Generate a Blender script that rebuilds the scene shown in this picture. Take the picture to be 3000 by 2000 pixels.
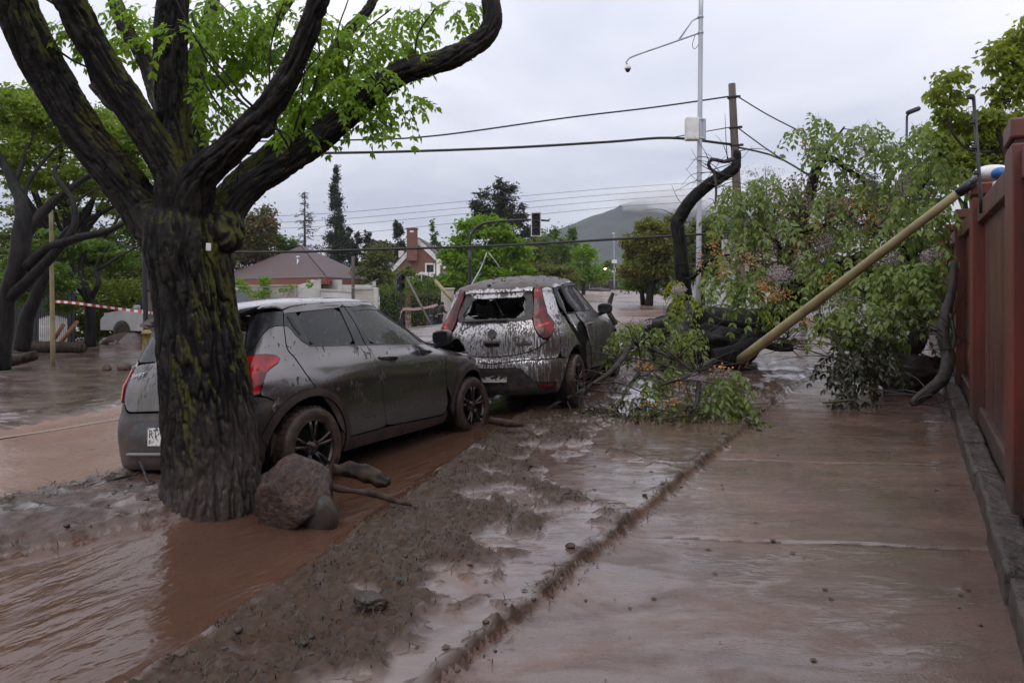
import bpy, bmesh, math, random
import numpy as np
from mathutils import Vector, Matrix
from mathutils.geometry import delaunay_2d_cdt
random.seed(7); RNG=np.random.default_rng(7)
for o in list(bpy.data.objects): bpy.data.objects.remove(o)
SC=bpy.context.scene; COL=SC.collection

# ------------------------------------------------------------------ camera
cam=bpy.data.cameras.new('camera'); CAM=bpy.data.objects.new('camera',cam); COL.objects.link(CAM)
cam.lens=24.0; cam.sensor_width=36.0; cam.sensor_fit='HORIZONTAL'
cam.shift_y=-160/3000; cam.clip_start=.05; cam.clip_end=20000
CAM.location=(0,0,1.6); CAM.rotation_euler=(math.pi/2,0,0)
SC.camera=CAM

# ------------------------------------------------------------------ sky, sun, exposure
W=bpy.data.worlds.new('World'); SC.world=W; W.use_nodes=True
nt=W.node_tree; nt.nodes.clear()
def nd(nt,typ,props=None,ins=None):
    n=nt.nodes.new('ShaderNode'+typ)
    for k,v in (props or {}).items(): setattr(n,k,v)
    for k,v in (ins or {}).items():
        s=n.inputs[k]
        if isinstance(v,bpy.types.NodeSocket): nt.links.new(v,s)
        else: s.default_value=v
    return n
def math_(nt,op,a,b=0.,c=0.,clamp=False):
    n=nd(nt,'Math',{'operation':op,'use_clamp':clamp},{0:a,1:b,2:c}); return n.outputs[0]
def mixc(nt,f,a,b,blend='MIX'):
    n=nt.nodes.new('ShaderNodeMix'); n.data_type='RGBA'; n.blend_type=blend
    for i,v in ((0,f),(6,a),(7,b)):
        if isinstance(v,bpy.types.NodeSocket): nt.links.new(v,n.inputs[i])
        else: n.inputs[i].default_value=(v if i==0 else (*v,1.) if len(v)==3 else v)
    return n.outputs[2]
def ramp(nt,f,stops,interp='LINEAR'):
    n=nt.nodes.new('ShaderNodeValToRGB'); n.color_ramp.interpolation=interp
    e=n.color_ramp.elements
    while len(e)<len(stops): e.new(.5)
    for q,(p,c) in zip(e,stops):
        q.position=p; q.color=(c,c,c,1) if isinstance(c,(int,float)) else (*c,1)
    nt.links.new(f,n.inputs[0]); return n.outputs[0]
CLOUD_SEED=5.3
SUN_EL,SUN_AZ=math.radians(48),math.radians(200)
sky=nd(nt,'TexSky',{'sky_type':'NISHITA','sun_disc':False,'sun_elevation':SUN_EL,'sun_rotation':SUN_AZ,'air_density':1.0,'dust_density':2.0})
tc=nd(nt,'TexCoord'); sep=nd(nt,'SeparateXYZ',None,{0:tc.outputs['Generated']})
el=math_(nt,'MAXIMUM',sep.outputs[2],0.)
# overcast luminance rises towards the zenith
lum=math_(nt,'MULTIPLY_ADD',el,4.4,4.5)
# cloud sheet: project the direction on a plane overhead
den=math_(nt,'ADD',el,.16)
px=math_(nt,'DIVIDE',sep.outputs[0],den); py=math_(nt,'DIVIDE',sep.outputs[1],den)
cv=nd(nt,'CombineXYZ',None,{0:px,1:py,2:CLOUD_SEED})
n1=nd(nt,'TexNoise',None,{'Vector':cv.outputs[0],'Scale':.62,'Detail':6.,'Roughness':.55,'Distortion':.5})
n2=nd(nt,'TexNoise',None,{'Vector':cv.outputs[0],'Scale':.21,'Detail':2.,'Roughness':.5})
cl=math_(nt,'ADD',math_(nt,'MULTIPLY',n1.outputs[0],.55),math_(nt,'MULTIPLY',n2.outputs[0],.6))
cf=ramp(nt,cl,[(.44,0.),(.68,1.)])
tint=mixc(nt,cf,(.56,.595,.74),(1.05,1.05,1.12))
lumc=nd(nt,'CombineColor',None,{0:lum,1:lum,2:lum})
cloud=mixc(nt,1.,tint,lumc.outputs[0],'MULTIPLY')
skyc=mixc(nt,.93,sky.outputs[0],cloud)
bg=nd(nt,'Background',None,{'Color':skyc,'Strength':.135})
out=nd(nt,'OutputWorld'); nt.links.new(bg.outputs[0],out.inputs[0])
sl=bpy.data.lights.new('sun','SUN'); sl.energy=.5; sl.angle=math.radians(35); sl.color=(1,.97,.92)
so=bpy.data.objects.new('sun',sl); COL.objects.link(so)
so.rotation_euler=(math.pi/2-SUN_EL,0,-SUN_AZ+math.pi); so.location=(0,0,30)
vs=SC.view_settings; SC.display_settings.display_device='sRGB'
vs.view_transform='Standard'; vs.look='None'; vs.gamma=1.; vs.use_curve_mapping=False; vs.exposure=0.46
cy=SC.cycles; cy.max_bounces=7; cy.diffuse_bounces=3; cy.glossy_bounces=4; cy.transmission_bounces=6
cy.transparent_max_bounces=10; cy.volume_bounces=2; cy.use_denoising=True; cy.caustics_reflective=False; cy.caustics_refractive=False
cy.sample_clamp_indirect=6.

# ------------------------------------------------------------------ helpers
K=1.27551  # picture units used while measuring -> 3000 px
def at(x,y,Y):
    return np.array([(x*K-1500)/2000*Y, Y, 1.6-(y*K-840)/2000*Y])
SD=np.array([.5075,.8616]); SN=np.array([.8616,-.5075])   # along the street / to its right
def st(s,t): return s*SD+t*SN
def vcol(a): return np.asarray(a,float)
def mesh(name,V,F,mat,parent=None,smooth=True,normals=None,mats=None,midx=None,label=None,cat=None,kind=None,group=None,attrs=None):
    """V (n,3); F: (m,k) array or list of index lists"""
    me=bpy.data.meshes.new(name); V=np.asarray(V,np.float32)
    if isinstance(F,np.ndarray):
        F=F.astype(np.int32); m,k=F.shape
        me.vertices.add(len(V)); me.vertices.foreach_set('co',V.ravel())
        me.loops.add(m*k); me.loops.foreach_set('vertex_index',F.ravel())
        me.polygons.add(m); me.polygons.foreach_set('loop_start',np.arange(0,m*k,k,dtype=np.int32))
        me.update(calc_edges=True)
    else:
        me.from_pydata([tuple(map(float,v)) for v in V],[],[tuple(f) for f in F])
    if smooth is True: me.polygons.foreach_set('use_smooth',np.ones(len(me.polygons),bool))
    elif smooth is not False: me.polygons.foreach_set('use_smooth',np.asarray(smooth,bool))
    for m_ in (mats or [mat]): me.materials.append(m_)
    if midx is not None: me.polygons.foreach_set('material_index',np.asarray(midx,np.int32))
    for an,av in (attrs or {}).items():
        a=me.attributes.new(an,'FLOAT','POINT'); a.data.foreach_set('value',np.asarray(av,np.float32))
    if normals is not None: me.normals_split_custom_set_from_vertices(np.asarray(normals,np.float32))
    me.validate(clean_customdata=False)
    ob=bpy.data.objects.new(name,me); COL.objects.link(ob)
    if parent is not None: ob.parent=parent
    tag(ob,label,cat,group,kind); return ob
def tag(o,label=None,cat=None,group=None,kind=None):
    if label: o['label']=label
    if cat: o['category']=cat
    if group: o['group']=group
    if kind: o['kind']=kind
    return o
def thing(name,label,cat,loc=(0,0,0),rotz=0.,group=None,kind=None):
    o=bpy.data.objects.new(name,None); o.empty_display_size=.2; COL.objects.link(o)
    o.location=[float(c) for c in loc]; o.rotation_euler=(0,0,rotz); return tag(o,label,cat,group,kind)
def world_parts(root):
    """children were built in world space: keep them there"""
    M=Matrix.Translation(root.location)
    for c in root.children: c.matrix_parent_inverse=(M@root.rotation_euler.to_matrix().to_4x4()).inverted()
class MB:
    def __init__(s): s.V=[];s.F=[];s.S=[];s.n=0
    def add(s,V,F,smooth=False):
        V=np.asarray(V,float); s.V.append(V)
        for f in F: s.F.append([int(i)+s.n for i in f]); s.S.append(smooth)
        s.n+=len(V); return s
    def box(s,c,d,R=None,bev=0.):
        c=np.asarray(c,float);h=np.asarray(d,float)/2
        if bev<=0:
            q=np.array([[x,y,z] for x in(-1,1) for y in(-1,1) for z in(-1,1)],float)*h
            F=[(0,1,3,2),(4,6,7,5),(0,4,5,1),(2,3,7,6),(0,2,6,4),(1,5,7,3)]
        else:
            b=min(bev,min(h)*.9);q=[];F=[]
            bm=bmesh.new();bmesh.ops.create_cube(bm,size=1.)
            for v in bm.verts: v.co=Vector((v.co.x*2*h[0],v.co.y*2*h[1],v.co.z*2*h[2]))
            bmesh.ops.bevel(bm,geom=bm.edges[:]+bm.verts[:],offset=b,segments=2,affect='EDGES',profile=.5)
            bm.verts.index_update();q=np.array([v.co[:] for v in bm.verts]);F=[[v.index for v in f.verts] for f in bm.faces];bm.free()
        if R is not None: q=q@np.asarray(R).T
        return s.add(q+c,F)
    def tube(s,P,r,n=8,cap=True,smooth=True):
        V,F=tube(P,r,n,cap); return s.add(V,F,smooth)
    def lathe(s,prof,c=(0,0,0),axis=2,n=24,R=None):
        """prof [(r,h)] revolved round an axis"""
        a=np.linspace(0,2*math.pi,n,endpoint=False);V=[]
        for r,h in prof:
            q=np.stack([r*np.cos(a),r*np.sin(a),0*a+h],1);V.append(q)
        V=np.concatenate(V)
        if axis==1: V=V[:,[0,2,1]]*np.array([1,1,-1])
        if axis==0: V=V[:,[2,0,1]]
        if R is not None: V=V@np.asarray(R).T
        F=[]
        for i in range(len(prof)-1):
            for j in range(n): k=(j+1)%n; F.append((i*n+j,i*n+k,(i+1)*n+k,(i+1)*n+j))
        return s.add(V+np.asarray(c,float),F,True)
    def poly(s,P,d):
        """flat polygon P (n,3) extruded by vector d"""
        P=np.asarray(P,float);n=len(P);V=np.concatenate([P,P+np.asarray(d,float)])
        F=[list(range(n))[::-1],list(range(n,2*n))]+[(i,(i+1)%n,n+(i+1)%n,n+i) for i in range(n)]
        return s.add(V,F)
    def build(s,name,mat,parent=None,**kw):
        return mesh(name,np.concatenate(s.V),s.F,mat,parent,smooth=s.S,**kw)
def frames(P):
    P=np.asarray(P,float);T=np.gradient(P,axis=0);T/=np.maximum(np.linalg.norm(T,axis=1),1e-9)[:,None]
    a=np.array([0,0,1.]) if abs(T[0,2])<.9 else np.array([1.,0,0])
    A=[];u=np.cross(T[0],a);u/=np.linalg.norm(u)
    for t in T:
        u=u-t*(u@t);u/=max(np.linalg.norm(u),1e-9);A.append(u)
    A=np.array(A);return T,A,np.cross(T,A)
def tube(P,r,n=8,cap=True):
    P=np.asarray(P,float);r=np.broadcast_to(np.asarray(r,float),(len(P),))
    T,A,B=frames(P);a=np.linspace(0,2*math.pi,n,endpoint=False)
    V=(P[:,None]+r[:,None,None]*(np.cos(a)[None,:,None]*A[:,None]+np.sin(a)[None,:,None]*B[:,None])).reshape(-1,3)
    F=[(i*n+j,i*n+(j+1)%n,(i+1)*n+(j+1)%n,(i+1)*n+j) for i in range(len(P)-1) for j in range(n)]
    if cap: F+= [tuple(range(n))[::-1],tuple(range((len(P)-1)*n,len(P)*n))]
    return V,F
def spline(P,step=.15,R=None):
    """Catmull-Rom through P; returns points (and radii)"""
    P=np.asarray(P,float);Q=np.concatenate([[2*P[0]-P[1]],P,[2*P[-1]-P[-2]]]);out=[];ro=[]
    if R is not None: R=np.asarray(R,float)
    for i in range(len(P)-1):
        n=max(2,int(np.linalg.norm(P[i+1]-P[i])/step))
        for j in range(n+(i==len(P)-2)):
            t=j/n;a,b,c,d=Q[i:i+4]
            out.append(.5*((2*b)+(c-a)*t+(2*a-5*b+4*c-d)*t*t+(3*b-a-3*c+d)*t**3))
            if R is not None: ro.append(R[i]*(1-t)+R[i+1]*t)
    return (np.array(out),np.array(ro)) if R is not None else np.array(out)
# --- gradient noise, vectorised
_p=np.random.default_rng(3).permutation(256);_p=np.concatenate([_p,_p,_p])
_g=np.random.default_rng(4).normal(size=(256,3));_g/=np.linalg.norm(_g,axis=1)[:,None]
def perlin(x,y,z=0.):
    x,y,z=np.broadcast_arrays(np.asarray(x,float),np.asarray(y,float),np.asarray(z,float))
    xi=np.floor(x).astype(int);yi=np.floor(y).astype(int);zi=np.floor(z).astype(int)
    xf,yf,zf=x-xi,y-yi,z-zi;f=lambda t:t*t*t*(t*(t*6-15)+10)
    u,v,w=f(xf),f(yf),f(zf);xi&=255;yi&=255;zi&=255;r=0
    for dx in(0,1):
        for dy in(0,1):
            for dz in(0,1):
                g=_g[_p[_p[_p[xi+dx]+yi+dy]+zi+dz]]
                d=g[...,0]*(xf-dx)+g[...,1]*(yf-dy)+g[...,2]*(zf-dz)
                r=r+d*(u if dx else 1-u)*(v if dy else 1-v)*(w if dz else 1-w)
    return r*1.5
def fbm(x,y,z=0.,o=4,ridge=False):
    r=0;a=1.;f=1.;s=0
    for i in range(o):
        n=perlin(np.asarray(x)*f+i*17.3,np.asarray(y)*f+i*5.1,np.asarray(z)*f+i*9.7)
        if ridge: n=1-2*np.abs(n)
        r=r+a*n;s+=a;a*=.5;f*=2.03
    return r/s
def sstep(a,b,x):
    t=np.clip((x-a)/(b-a),0,1);return t*t*(3-2*t)

# ------------------------------------------------------------------ materials
def mat(name,base=(.5,.5,.5),rough=.5,metal=0.,spec=.5,coat=0.,build=None):
    m=bpy.data.materials.new(name);m.use_nodes=True;nt=m.node_tree;b=nt.nodes['Principled BSDF']
    b.inputs['Base Color'].default_value=(*base,1);b.inputs['Roughness'].default_value=rough;b.inputs['Metallic'].default_value=metal
    b.inputs['Specular IOR Level'].default_value=spec;b.inputs['Coat Weight'].default_value=coat;b.inputs['Coat Roughness'].default_value=.08
    if build: build(nt,b)
    return m
def objc(nt): return nd(nt,'TexCoord').outputs['Object']
def noise(nt,v,scale,detail=4.,rough=.55,dist=0.,sc3=None,out=0):
    if sc3: v=nd(nt,'Mapping',None,{'Vector':v,'Scale':sc3}).outputs[0]
    return nd(nt,'TexNoise',None,{'Vector':v,'Scale':scale,'Detail':detail,'Roughness':rough,'Distortion':dist}).outputs[out]
def bump(nt,b,h,strength=.4,dist=.02):
    n=nd(nt,'Bump',None,{'Height':h,'Strength':strength,'Distance':dist});nt.links.new(n.outputs[0],b.inputs['Normal']);return n
def L(nt,a,b): nt.links.new(a,b)
def speck(lo,hi,c1,c2,scale=8.,rough=.5,bs=.3,bd=.01,sc3=None,**k):
    """two colours mixed by noise with relief"""
    def f(nt,b):
        v=objc(nt);n=noise(nt,v,scale,6,sc3=sc3)
        L(nt,mixc(nt,ramp(nt,n,[(lo,0.),(hi,1.)]),c1,c2),b.inputs['Base Color'])
        bump(nt,b,noise(nt,v,scale*3,5,sc3=sc3),bs,bd)
    return f
GREYPLASTIC=mat('dark_plastic',(.022,.021,.021),.5)
BLACK=mat('black_gloss',(.008,.008,.009),.12)
RUBBER=mat('muddy_rubber',(.05,.035,.028),.42,spec=.3,build=speck(.35,.62,(.016,.012,.010),(.075,.045,.033),9.,bs=.7,bd=.01))
DARK=mat('dark_inner',(.006,.006,.006),.85,spec=.1)
CABLE=mat('cable_black',(.012,.012,.013),.5)
GALV=mat('galvanised_steel',(.42,.43,.46),.42,.7,build=speck(.3,.7,(.36,.37,.4),(.5,.51,.54),3.,sc3=(1,1,.15),bs=.05))
WOODPOLE=mat('weathered_pole_wood',(.12,.10,.085),.85,build=speck(.3,.7,(.075,.06,.05),(.16,.135,.115),12.,sc3=(1,1,.06),bs=.5))
BLACKMETAL=mat('black_painted_metal',(.012,.012,.013),.4)
WHITEPAINT=mat('white_paint',(.72,.71,.69),.6,build=speck(.45,.75,(.76,.75,.73),(.50,.46,.42),2.5,bs=.1))
# ------------------------------------------------------------------ ground
def axis(lo,hi,a,b,d,g):
    m=list(np.arange(a,b+d/2,d));l=[];q=a;e=d
    while q>lo: e*=g;q-=e;l.append(q)
    r=[];q=m[-1];e=d
    while q<hi: e*=g;q+=e;r.append(q)
    return np.array(l[::-1]+m+r)
def xroad(Y): return -1.1+.15*Y
def t_right(s): return np.interp(s,[0,1.63,2.65,4.2,5.26,6.8,9,12],[-2.42,-2.65,-2.87,-3.3,-3.65,-4.0,-4.5,-5.1])
def t_left(s): return np.interp(s,[0,1.9,2.3,2.7,3.1,3.7,6,12],[-4.3,-4.5,-4.3,-4.05,-4.05,-4.9,-5.3,-5.4])
def terrain(X,Y):
    """far ground: rises gently along the avenue, drops to the left of the junction"""
    e=xroad(Y)-X
    g=.0108*np.clip(Y-11,0,140)
    g=g-1.75*sstep(4.5,11,e)*sstep(19,40,Y)*(1-sstep(80,140,Y))
    g=g+.35*sstep(5,9,-e)*sstep(22,34,Y)
    return g
def ground(X,Y,detail=True):
    X=np.asarray(X,float);Y=np.asarray(Y,float)
    s=X*SD[0]+Y*SD[1];t=X*SN[0]+Y*SN[1]
    wob=.10*fbm(X*1.6,Y*1.6,2.,3)+.03*fbm(X*7,Y*7,5.,2)
    tR=t_right(s)+wob;tL=t_left(s)+wob
    stream=sstep(tL-.10,tL+.12,t)*(1-sstep(tR-.12,tR+.10,t))*(1-sstep(9.5,12,s))
    side=sstep(-1.66,-1.60,t+wob*.25)
    road=(1-sstep(-5.75,-5.5,t+wob*.6))*sstep(-9.6,-9.0,t-1.2*fbm(X*.35,Y*.35,9.,2))
    bank=(1-sstep(-5.5,-5.3,t+wob*.5))*(1-sstep(-9.6,-9.0,t-1.2*fbm(X*.35,Y*.35,9.,2)))
    mound=sstep(-5.6,-5.35,t+wob*.6)*(1-sstep(tL-.25,tL+.05,t))
    verge=np.clip(1-stream-side-mound-(1-sstep(-5.7,-5.5,t)),0,1)
    n5=fbm(X*5,Y*5,1.,3);n13=fbm(X*11,Y*13,7.,4);n2=fbm(X*1.5,Y*1.5,3.,3)
    # tufted band beside the stream, flat silt towards the sidewalk
    q=(t-t_right(s))
    isl=fbm(X*2.3+.6*n5,Y*2.1,21.,4);fine=fbm(X*23,Y*26,17.,3,True)
    lim=.26*sstep(.6,1.35,q)-.36*(1-sstep(.2,.95,q))-.05+.12*sstep(4.2,5.6,s)-.30*sstep(8.2,10.,s)
    tuft=verge*sstep(lim-.10,lim+.10,isl)*(1-.6*sstep(-.02,.06,q-1.55+.2*n2)*(1-sstep(8,10,s)))
    edge=np.exp(-((t+1.64+wob*.5)/.06)**2)*sstep(-.22,.12,fbm(X*3.1,Y*3.1,41.,3))*(1-sstep(8,9.5,s))
    z=.055*verge+.075*mound+.015*stream
    z=z+tuft*(.026+.058*n13+.030*(fine-.2)+.04*n5)+verge*(1-tuft)*(.010*n2+.003*n5)
    z=z+edge*(.004+.042*np.clip(n13,-.2,1)+.022*(fine-.2))
    yj_=Y+.105*(X-1.9)+.015*np.sin(X*5);jd=np.min(np.abs(yj_[...,None]-JO),axis=-1) if detail else 9.
    z=z-side*.010*np.exp(-(jd/.016)**2)
    z=z+.10*np.exp(-(((X-1.35)/1.1)**2+((Y-10.6)/1.0)**2))+.05*np.exp(-(((X-.7)/.7)**2+((Y-8.7)/.6)**2))
    lump=fbm(X*3.2,Y*4.2,11.,4,True)
    z=z+mound*(.05*np.exp(-((t-tL+.55)/.5)**2)+.055*(lump-.15)+.03*n13*sstep(-.2,.3,n2))
    z=z+.03*np.exp(-((t+5.45+wob*.6)/.10)**2)*(1+1.2*n13)
    z=z-.10*road+side*(.006*n2+.0015*n13)
    z=z+stream*(.006*fbm(s*2.2,t*9,4.,3))
    z=z+bank*(-.04+.06*fbm(X*.8,Y*1.3,6.,4)+.035*n5*sstep(-12,-10,t)+.012*n13*sstep(-.1,.2,n2))
    # silt piled round the big tree foot
    z=z+.10*np.exp(-(((X+2.1)/.62)**2+((Y-4.55)/.55)**2))
    near=1-sstep(13,20,s);z=z*near
    rough=fbm(X*.5,Y*.5,8.,4)
    z=z+(1-near)*.10*rough*sstep(12,30,Y)+terrain(X,Y)
    wet=np.clip(stream+road*near,0,1)
    return z,dict(s=s,t=t,stream=stream,side=side,road=road*near,bank=bank,mound=mound,verge=verge,tuft=np.clip(tuft+edge*.9,0,1),wet=wet,near=near)
JO=np.array([2.28,4.27,6.32,8.42,10.5,12.6,14.8,17,19.3])
def gz(x,y): return float(ground(np.array([x]),np.array([y]))[0][0])

GX=axis(-1200,1200,-4.7,3.7,.0235,1.055);GY=np.concatenate([[ -60,-20,-8,-4,-2,-1,-.3,.3,.8],axis(1.2,1490,1.2,8.0,.0235,1.032)])
XX,YY=np.meshgrid(GX,GY);ZZ,MK=ground(XX,YY)
gy,gx=np.gradient(ZZ,GY,GX);NN=np.stack([-gx,-gy,np.ones_like(gx)],-1);NN/=np.linalg.norm(NN,axis=-1)[...,None]
ny,nx=XX.shape;IDX=np.arange(nx*ny).reshape(ny,nx)
QF=np.stack([IDX[:-1,:-1],IDX[:-1,1:],IDX[1:,1:],IDX[1:,:-1]],-1).reshape(-1,4)
def fc(A): return (A[:-1,:-1]+A[1:,1:]+A[:-1,1:]+A[1:,:-1]).reshape(-1)/4
fs,ft=fc(MK['s']),fc(MK['t']);fX,fY=fc(XX),fc(YY)
zone=np.zeros(len(QF),int)                       # 0 far mud
zone[(fc(MK['bank'])>.5)&(fs<16)]=1              # mud bank over the far kerb
zone[(fc(MK['road'])>.5)&(fs<18)]=2              # street under water
zone[(fc(MK['mound'])>.5)&(fs<14)]=3
zone[(fc(MK['verge'])>.5)&(fs<14)&(ft<-1.4)]=4
zone[(fc(MK['stream'])>.5)&(fs<14)]=5
zone[(fc(MK['side'])>.5)&(fs<17)&(ft<1.2)]=6
zone[(np.abs(fX-xroad(fY)-0.)<5.6)&(fY>24)&(fY<170)]=7
def wetmud(name,dry,wetc,r0,r1,scale=3.,bs=.35,bd=.012,sc3=None,tuftc=None,grit=0.,spec=.5,film=None):
    def f(nt,b):
        v=objc(nt);n=noise(nt,v,scale,7,.6,sc3=sc3);n2=noise(nt,v,scale*.31,3)
        k=ramp(nt,math_(nt,'ADD',math_(nt,'MULTIPLY',n,.6),math_(nt,'MULTIPLY',n2,.5)),[(.42,0.),(.66,1.)])
        c=mixc(nt,k,dry,wetc);rr=math_(nt,'MULTIPLY_ADD',k,r1-r0,r0)
        h=noise(nt,v,scale*6,6,.6,sc3=sc3)
        if tuftc:
            a=nd(nt,'Attribute',{'attribute_name':'tuft'}).outputs['Fac']
            c=mixc(nt,a,c,mixc(nt,noise(nt,v,26.,4),tuftc[0],tuftc[1]));rr=math_(nt,'MULTIPLY_ADD',a,.30,rr)
            h=math_(nt,'ADD',math_(nt,'MULTIPLY',h,.7),math_(nt,'MULTIPLY',math_(nt,'MULTIPLY',noise(nt,v,48.,6,.7),a),3.2))
            L(nt,math_(nt,'MULTIPLY_ADD',a,-.34,.5),b.inputs['Specular IOR Level'])
        if grit:
            g2=noise(nt,v,75.,3,.6);h=math_(nt,'ADD',h,math_(nt,'MULTIPLY',g2,grit))
            sp_=ramp(nt,noise(nt,v,24.,4,.7),[(.60,0.),(.68,1.)]);c=mixc(nt,math_(nt,'MULTIPLY',sp_,.55),c,[q*.45 for q in wetc])
            rp=noise(nt,v,1.,4,.6,1.2,sc3=(7.,30.,1.));h=math_(nt,'ADD',h,math_(nt,'MULTIPLY',rp,grit*.28))
            stq=noise(nt,v,1.,5,.62,.9,sc3=(.9,4.,1.));rr=math_(nt,'ADD',rr,math_(nt,'MULTIPLY',math_(nt,'SUBTRACT',stq,.5),.55));c=mixc(nt,math_(nt,'MULTIPLY',ramp(nt,stq,[(.46,0.),(.70,1.)]),.7),c,[q*.66 for q in wetc])
        L(nt,c,b.inputs['Base Color']);L(nt,rr,b.inputs['Roughness']);bump(nt,b,h,bs,bd)
        if film:
            fn=math_(nt,'ADD',noise(nt,v,1.6,5,.6,.6,sc3=film[2]),math_(nt,'MULTIPLY',math_(nt,'SUBTRACT',noise(nt,v,9.,3),.5),.18))
            fm=ramp(nt,fn,[(film[0],0.),(film[1],1.)])
            if tuftc: fm=math_(nt,'MULTIPLY',fm,math_(nt,'SUBTRACT',1.,math_(nt,'MULTIPLY',a,.8)))
            L(nt,fm,b.inputs['Coat Weight']);b.inputs['Coat Roughness'].default_value=.045;b.inputs['Coat IOR'].default_value=1.36
            rp2=noise(nt,v,1.,3,.5,1.,sc3=(5.,13.,1.));bn=nd(nt,'Bump',None,{'Height':rp2,'Strength':.5,'Distance':.010});L(nt,bn.outputs[0],b.inputs['Coat Normal'])
    return mat(name,build=f,spec=spec)
DS=(.0,.0,math.radians(-59.5))
def flow(name,c1,c2,r,amp,lx,ly,fine=.4,rb=.0):
    """muddy water: ripples stretched across the flow"""
    def f(nt,b):
        v=objc(nt);m=nd(nt,'Mapping',None,{'Vector':v,'Rotation':DS}).outputs[0]
        n=noise(nt,v,.9,4);L(nt,mixc(nt,ramp(nt,n,[(.35,0.),(.65,1.)]),c1,c2),b.inputs['Base Color'])
        w=noise(nt,m,1.,5,.55,1.8,sc3=(lx,ly,1));w2=noise(nt,m,1.,2,.5,.3,sc3=(lx*4,ly*3.4,1))
        p=ramp(nt,noise(nt,v,.7,2),[(.35,.25),(.7,1.)])
        h=math_(nt,'MULTIPLY',math_(nt,'ADD',w,math_(nt,'MULTIPLY',w2,fine)),p)
        L(nt,ramp(nt,noise(nt,v,1.3,3),[(.3,r),(.7,r+rb)]),b.inputs['Roughness'])
        bump(nt,b,h,1.,amp)
    return mat(name,build=f,spec=.5)
GM=[wetmud('far_mud',(0.149,0.098,0.080),(0.079,0.053,0.042),.45,.2,.7,.3,.03,film=(.42,.56,(.3,.8,1.))),
 wetmud('bank_mud',(0.158,0.106,0.090),(0.098,0.065,0.055),.4,.18,1.0,.35,.02,film=(.36,.50,(.5,1.2,1.))),
 flow('road_water',(0.270,0.171,0.132),(0.209,0.130,0.099),.20,.020,5.,9.,.5,.12),
 wetmud('mound_mud',(0.121,0.074,0.055),(0.058,0.035,0.026),.46,.2,3.,.7,.02,grit=.3,spec=.3,film=(.46,.60,(1.,1.6,1.))),
 wetmud('verge_mud',(0.158,0.096,0.072),(0.102,0.060,0.044),.26,.14,2.2,.22,.006,tuftc=((0.019,0.011,0.006),(0.091,0.054,0.033)),grit=.25,film=(.34,.50,(1.,1.5,1.))),
 flow('stream_water',(0.104,0.053,0.034),(0.079,0.040,0.026),.05,.011,2.2,4.6,.55,.10),
 wetmud('wet_concrete',(0.191,0.118,0.091),(0.104,0.061,0.044),.32,.18,.9,.5,.007,sc3=(1.,1.6,1.),grit=1.1,film=(.40,.56,(1.,1.9,1.))),
 wetmud('avenue_mud',(0.233,0.153,0.127),(0.130,0.081,0.067),.5,.16,.35,.3,.03)]
def zone_mesh(name,mask,m,parent=None,kind='structure',attrs=('tuft',),zoff=0):
    f=QF[mask];u,inv=np.unique(f,return_inverse=True)
    V=np.stack([XX.ravel()[u],YY.ravel()[u],ZZ.ravel()[u]+zoff],1)
    return mesh(name,V,inv.reshape(-1,4),m,parent,normals=NN.reshape(-1,3)[u],kind=kind,attrs={a:MK[a].ravel()[u] for a in attrs})
zone_mesh('ground',zone==0,GM[0])
zone_mesh('mud_bank',zone==1,GM[1])
zone_mesh('street',zone==2,GM[2])
zone_mesh('mud_mound',zone==3,GM[3])
zone_mesh('verge',zone==4,GM[4])
zone_mesh('stream',zone==5,GM[5])
zone_mesh('avenue',zone==7,GM[7])
# sidewalk: concrete slabs with recessed joints
SWK=thing('sidewalk',None,None,(0,0,0),kind='structure')
JB=np.array([-70,*JO,40.])
yj=fY+.105*(fX-1.9)+.015*np.sin(fX*5)
for i in range(len(JB)-1):
    g=.011
    mk=(zone==6)&(yj>JB[i]+g)&(yj<=JB[i+1]-g)
    if mk.any(): zone_mesh('paving_slab',mk,GM[6],SWK,kind=None)
jm=(zone==6)&(np.min(np.abs(yj[:,None]-JB[None]),axis=1)<=.011)
zone_mesh('joint_silt',jm,GM[3],SWK,kind=None)
# painted edge line showing through the flood
Vl=[];Fl=[]
for i,s in enumerate(np.arange(-1,11,.5)):
    a=st(s,-8.84);b=st(s,-8.76);za=gz(*a)+.006
    Vl+=[(a[0],a[1],za),(b[0],b[1],za)]
    if i: Fl.append((2*i-2,2*i-1,2*i+1,2*i))
mesh('road_marking',Vl,Fl,mat('worn_line_paint',(.30,.235,.20),.4),kind='structure')
# ---------- matted grass, roots and flood litter on the verge and along the kerb
def blades(name,n,box,lo,hi,m,keep,flat=.5,w=.004,lab=None):
    x=RNG.uniform(box[0],box[1],n*4);y=RNG.uniform(box[2],box[3],n*4)
    z,mk=ground(x,y);k=keep(mk,x,y)>RNG.uniform(0,1,len(x));x,y,z=x[k][:n],y[k][:n],z[k][:n];n=len(x)
    a=RNG.uniform(0,2*math.pi,n);ln=RNG.uniform(lo,hi,n);e=RNG.uniform(.05,flat,n)*math.pi/2
    d=np.stack([np.cos(a)*np.cos(e),np.sin(a)*np.cos(e),np.sin(e)],1);sd=np.stack([-np.sin(a),np.cos(a),0*a],1)*w
    P=np.stack([x,y,z-.004],1);M=P+d*ln[:,None]*.55+np.array([0,0,.004]);T=P+d*ln[:,None]*np.array([1,1,.55])
    V=np.stack([P-sd,P+sd,M+sd*.8,M-sd*.8,T],1).reshape(-1,3);i=np.arange(n)[:,None]*5
    F=np.concatenate([i+np.array([0,1,2]),i+np.array([0,2,3]),i+np.array([3,2,4])]).reshape(-1,3)
    return mesh(name,V,F,m,kind='stuff',label=lab)
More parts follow.
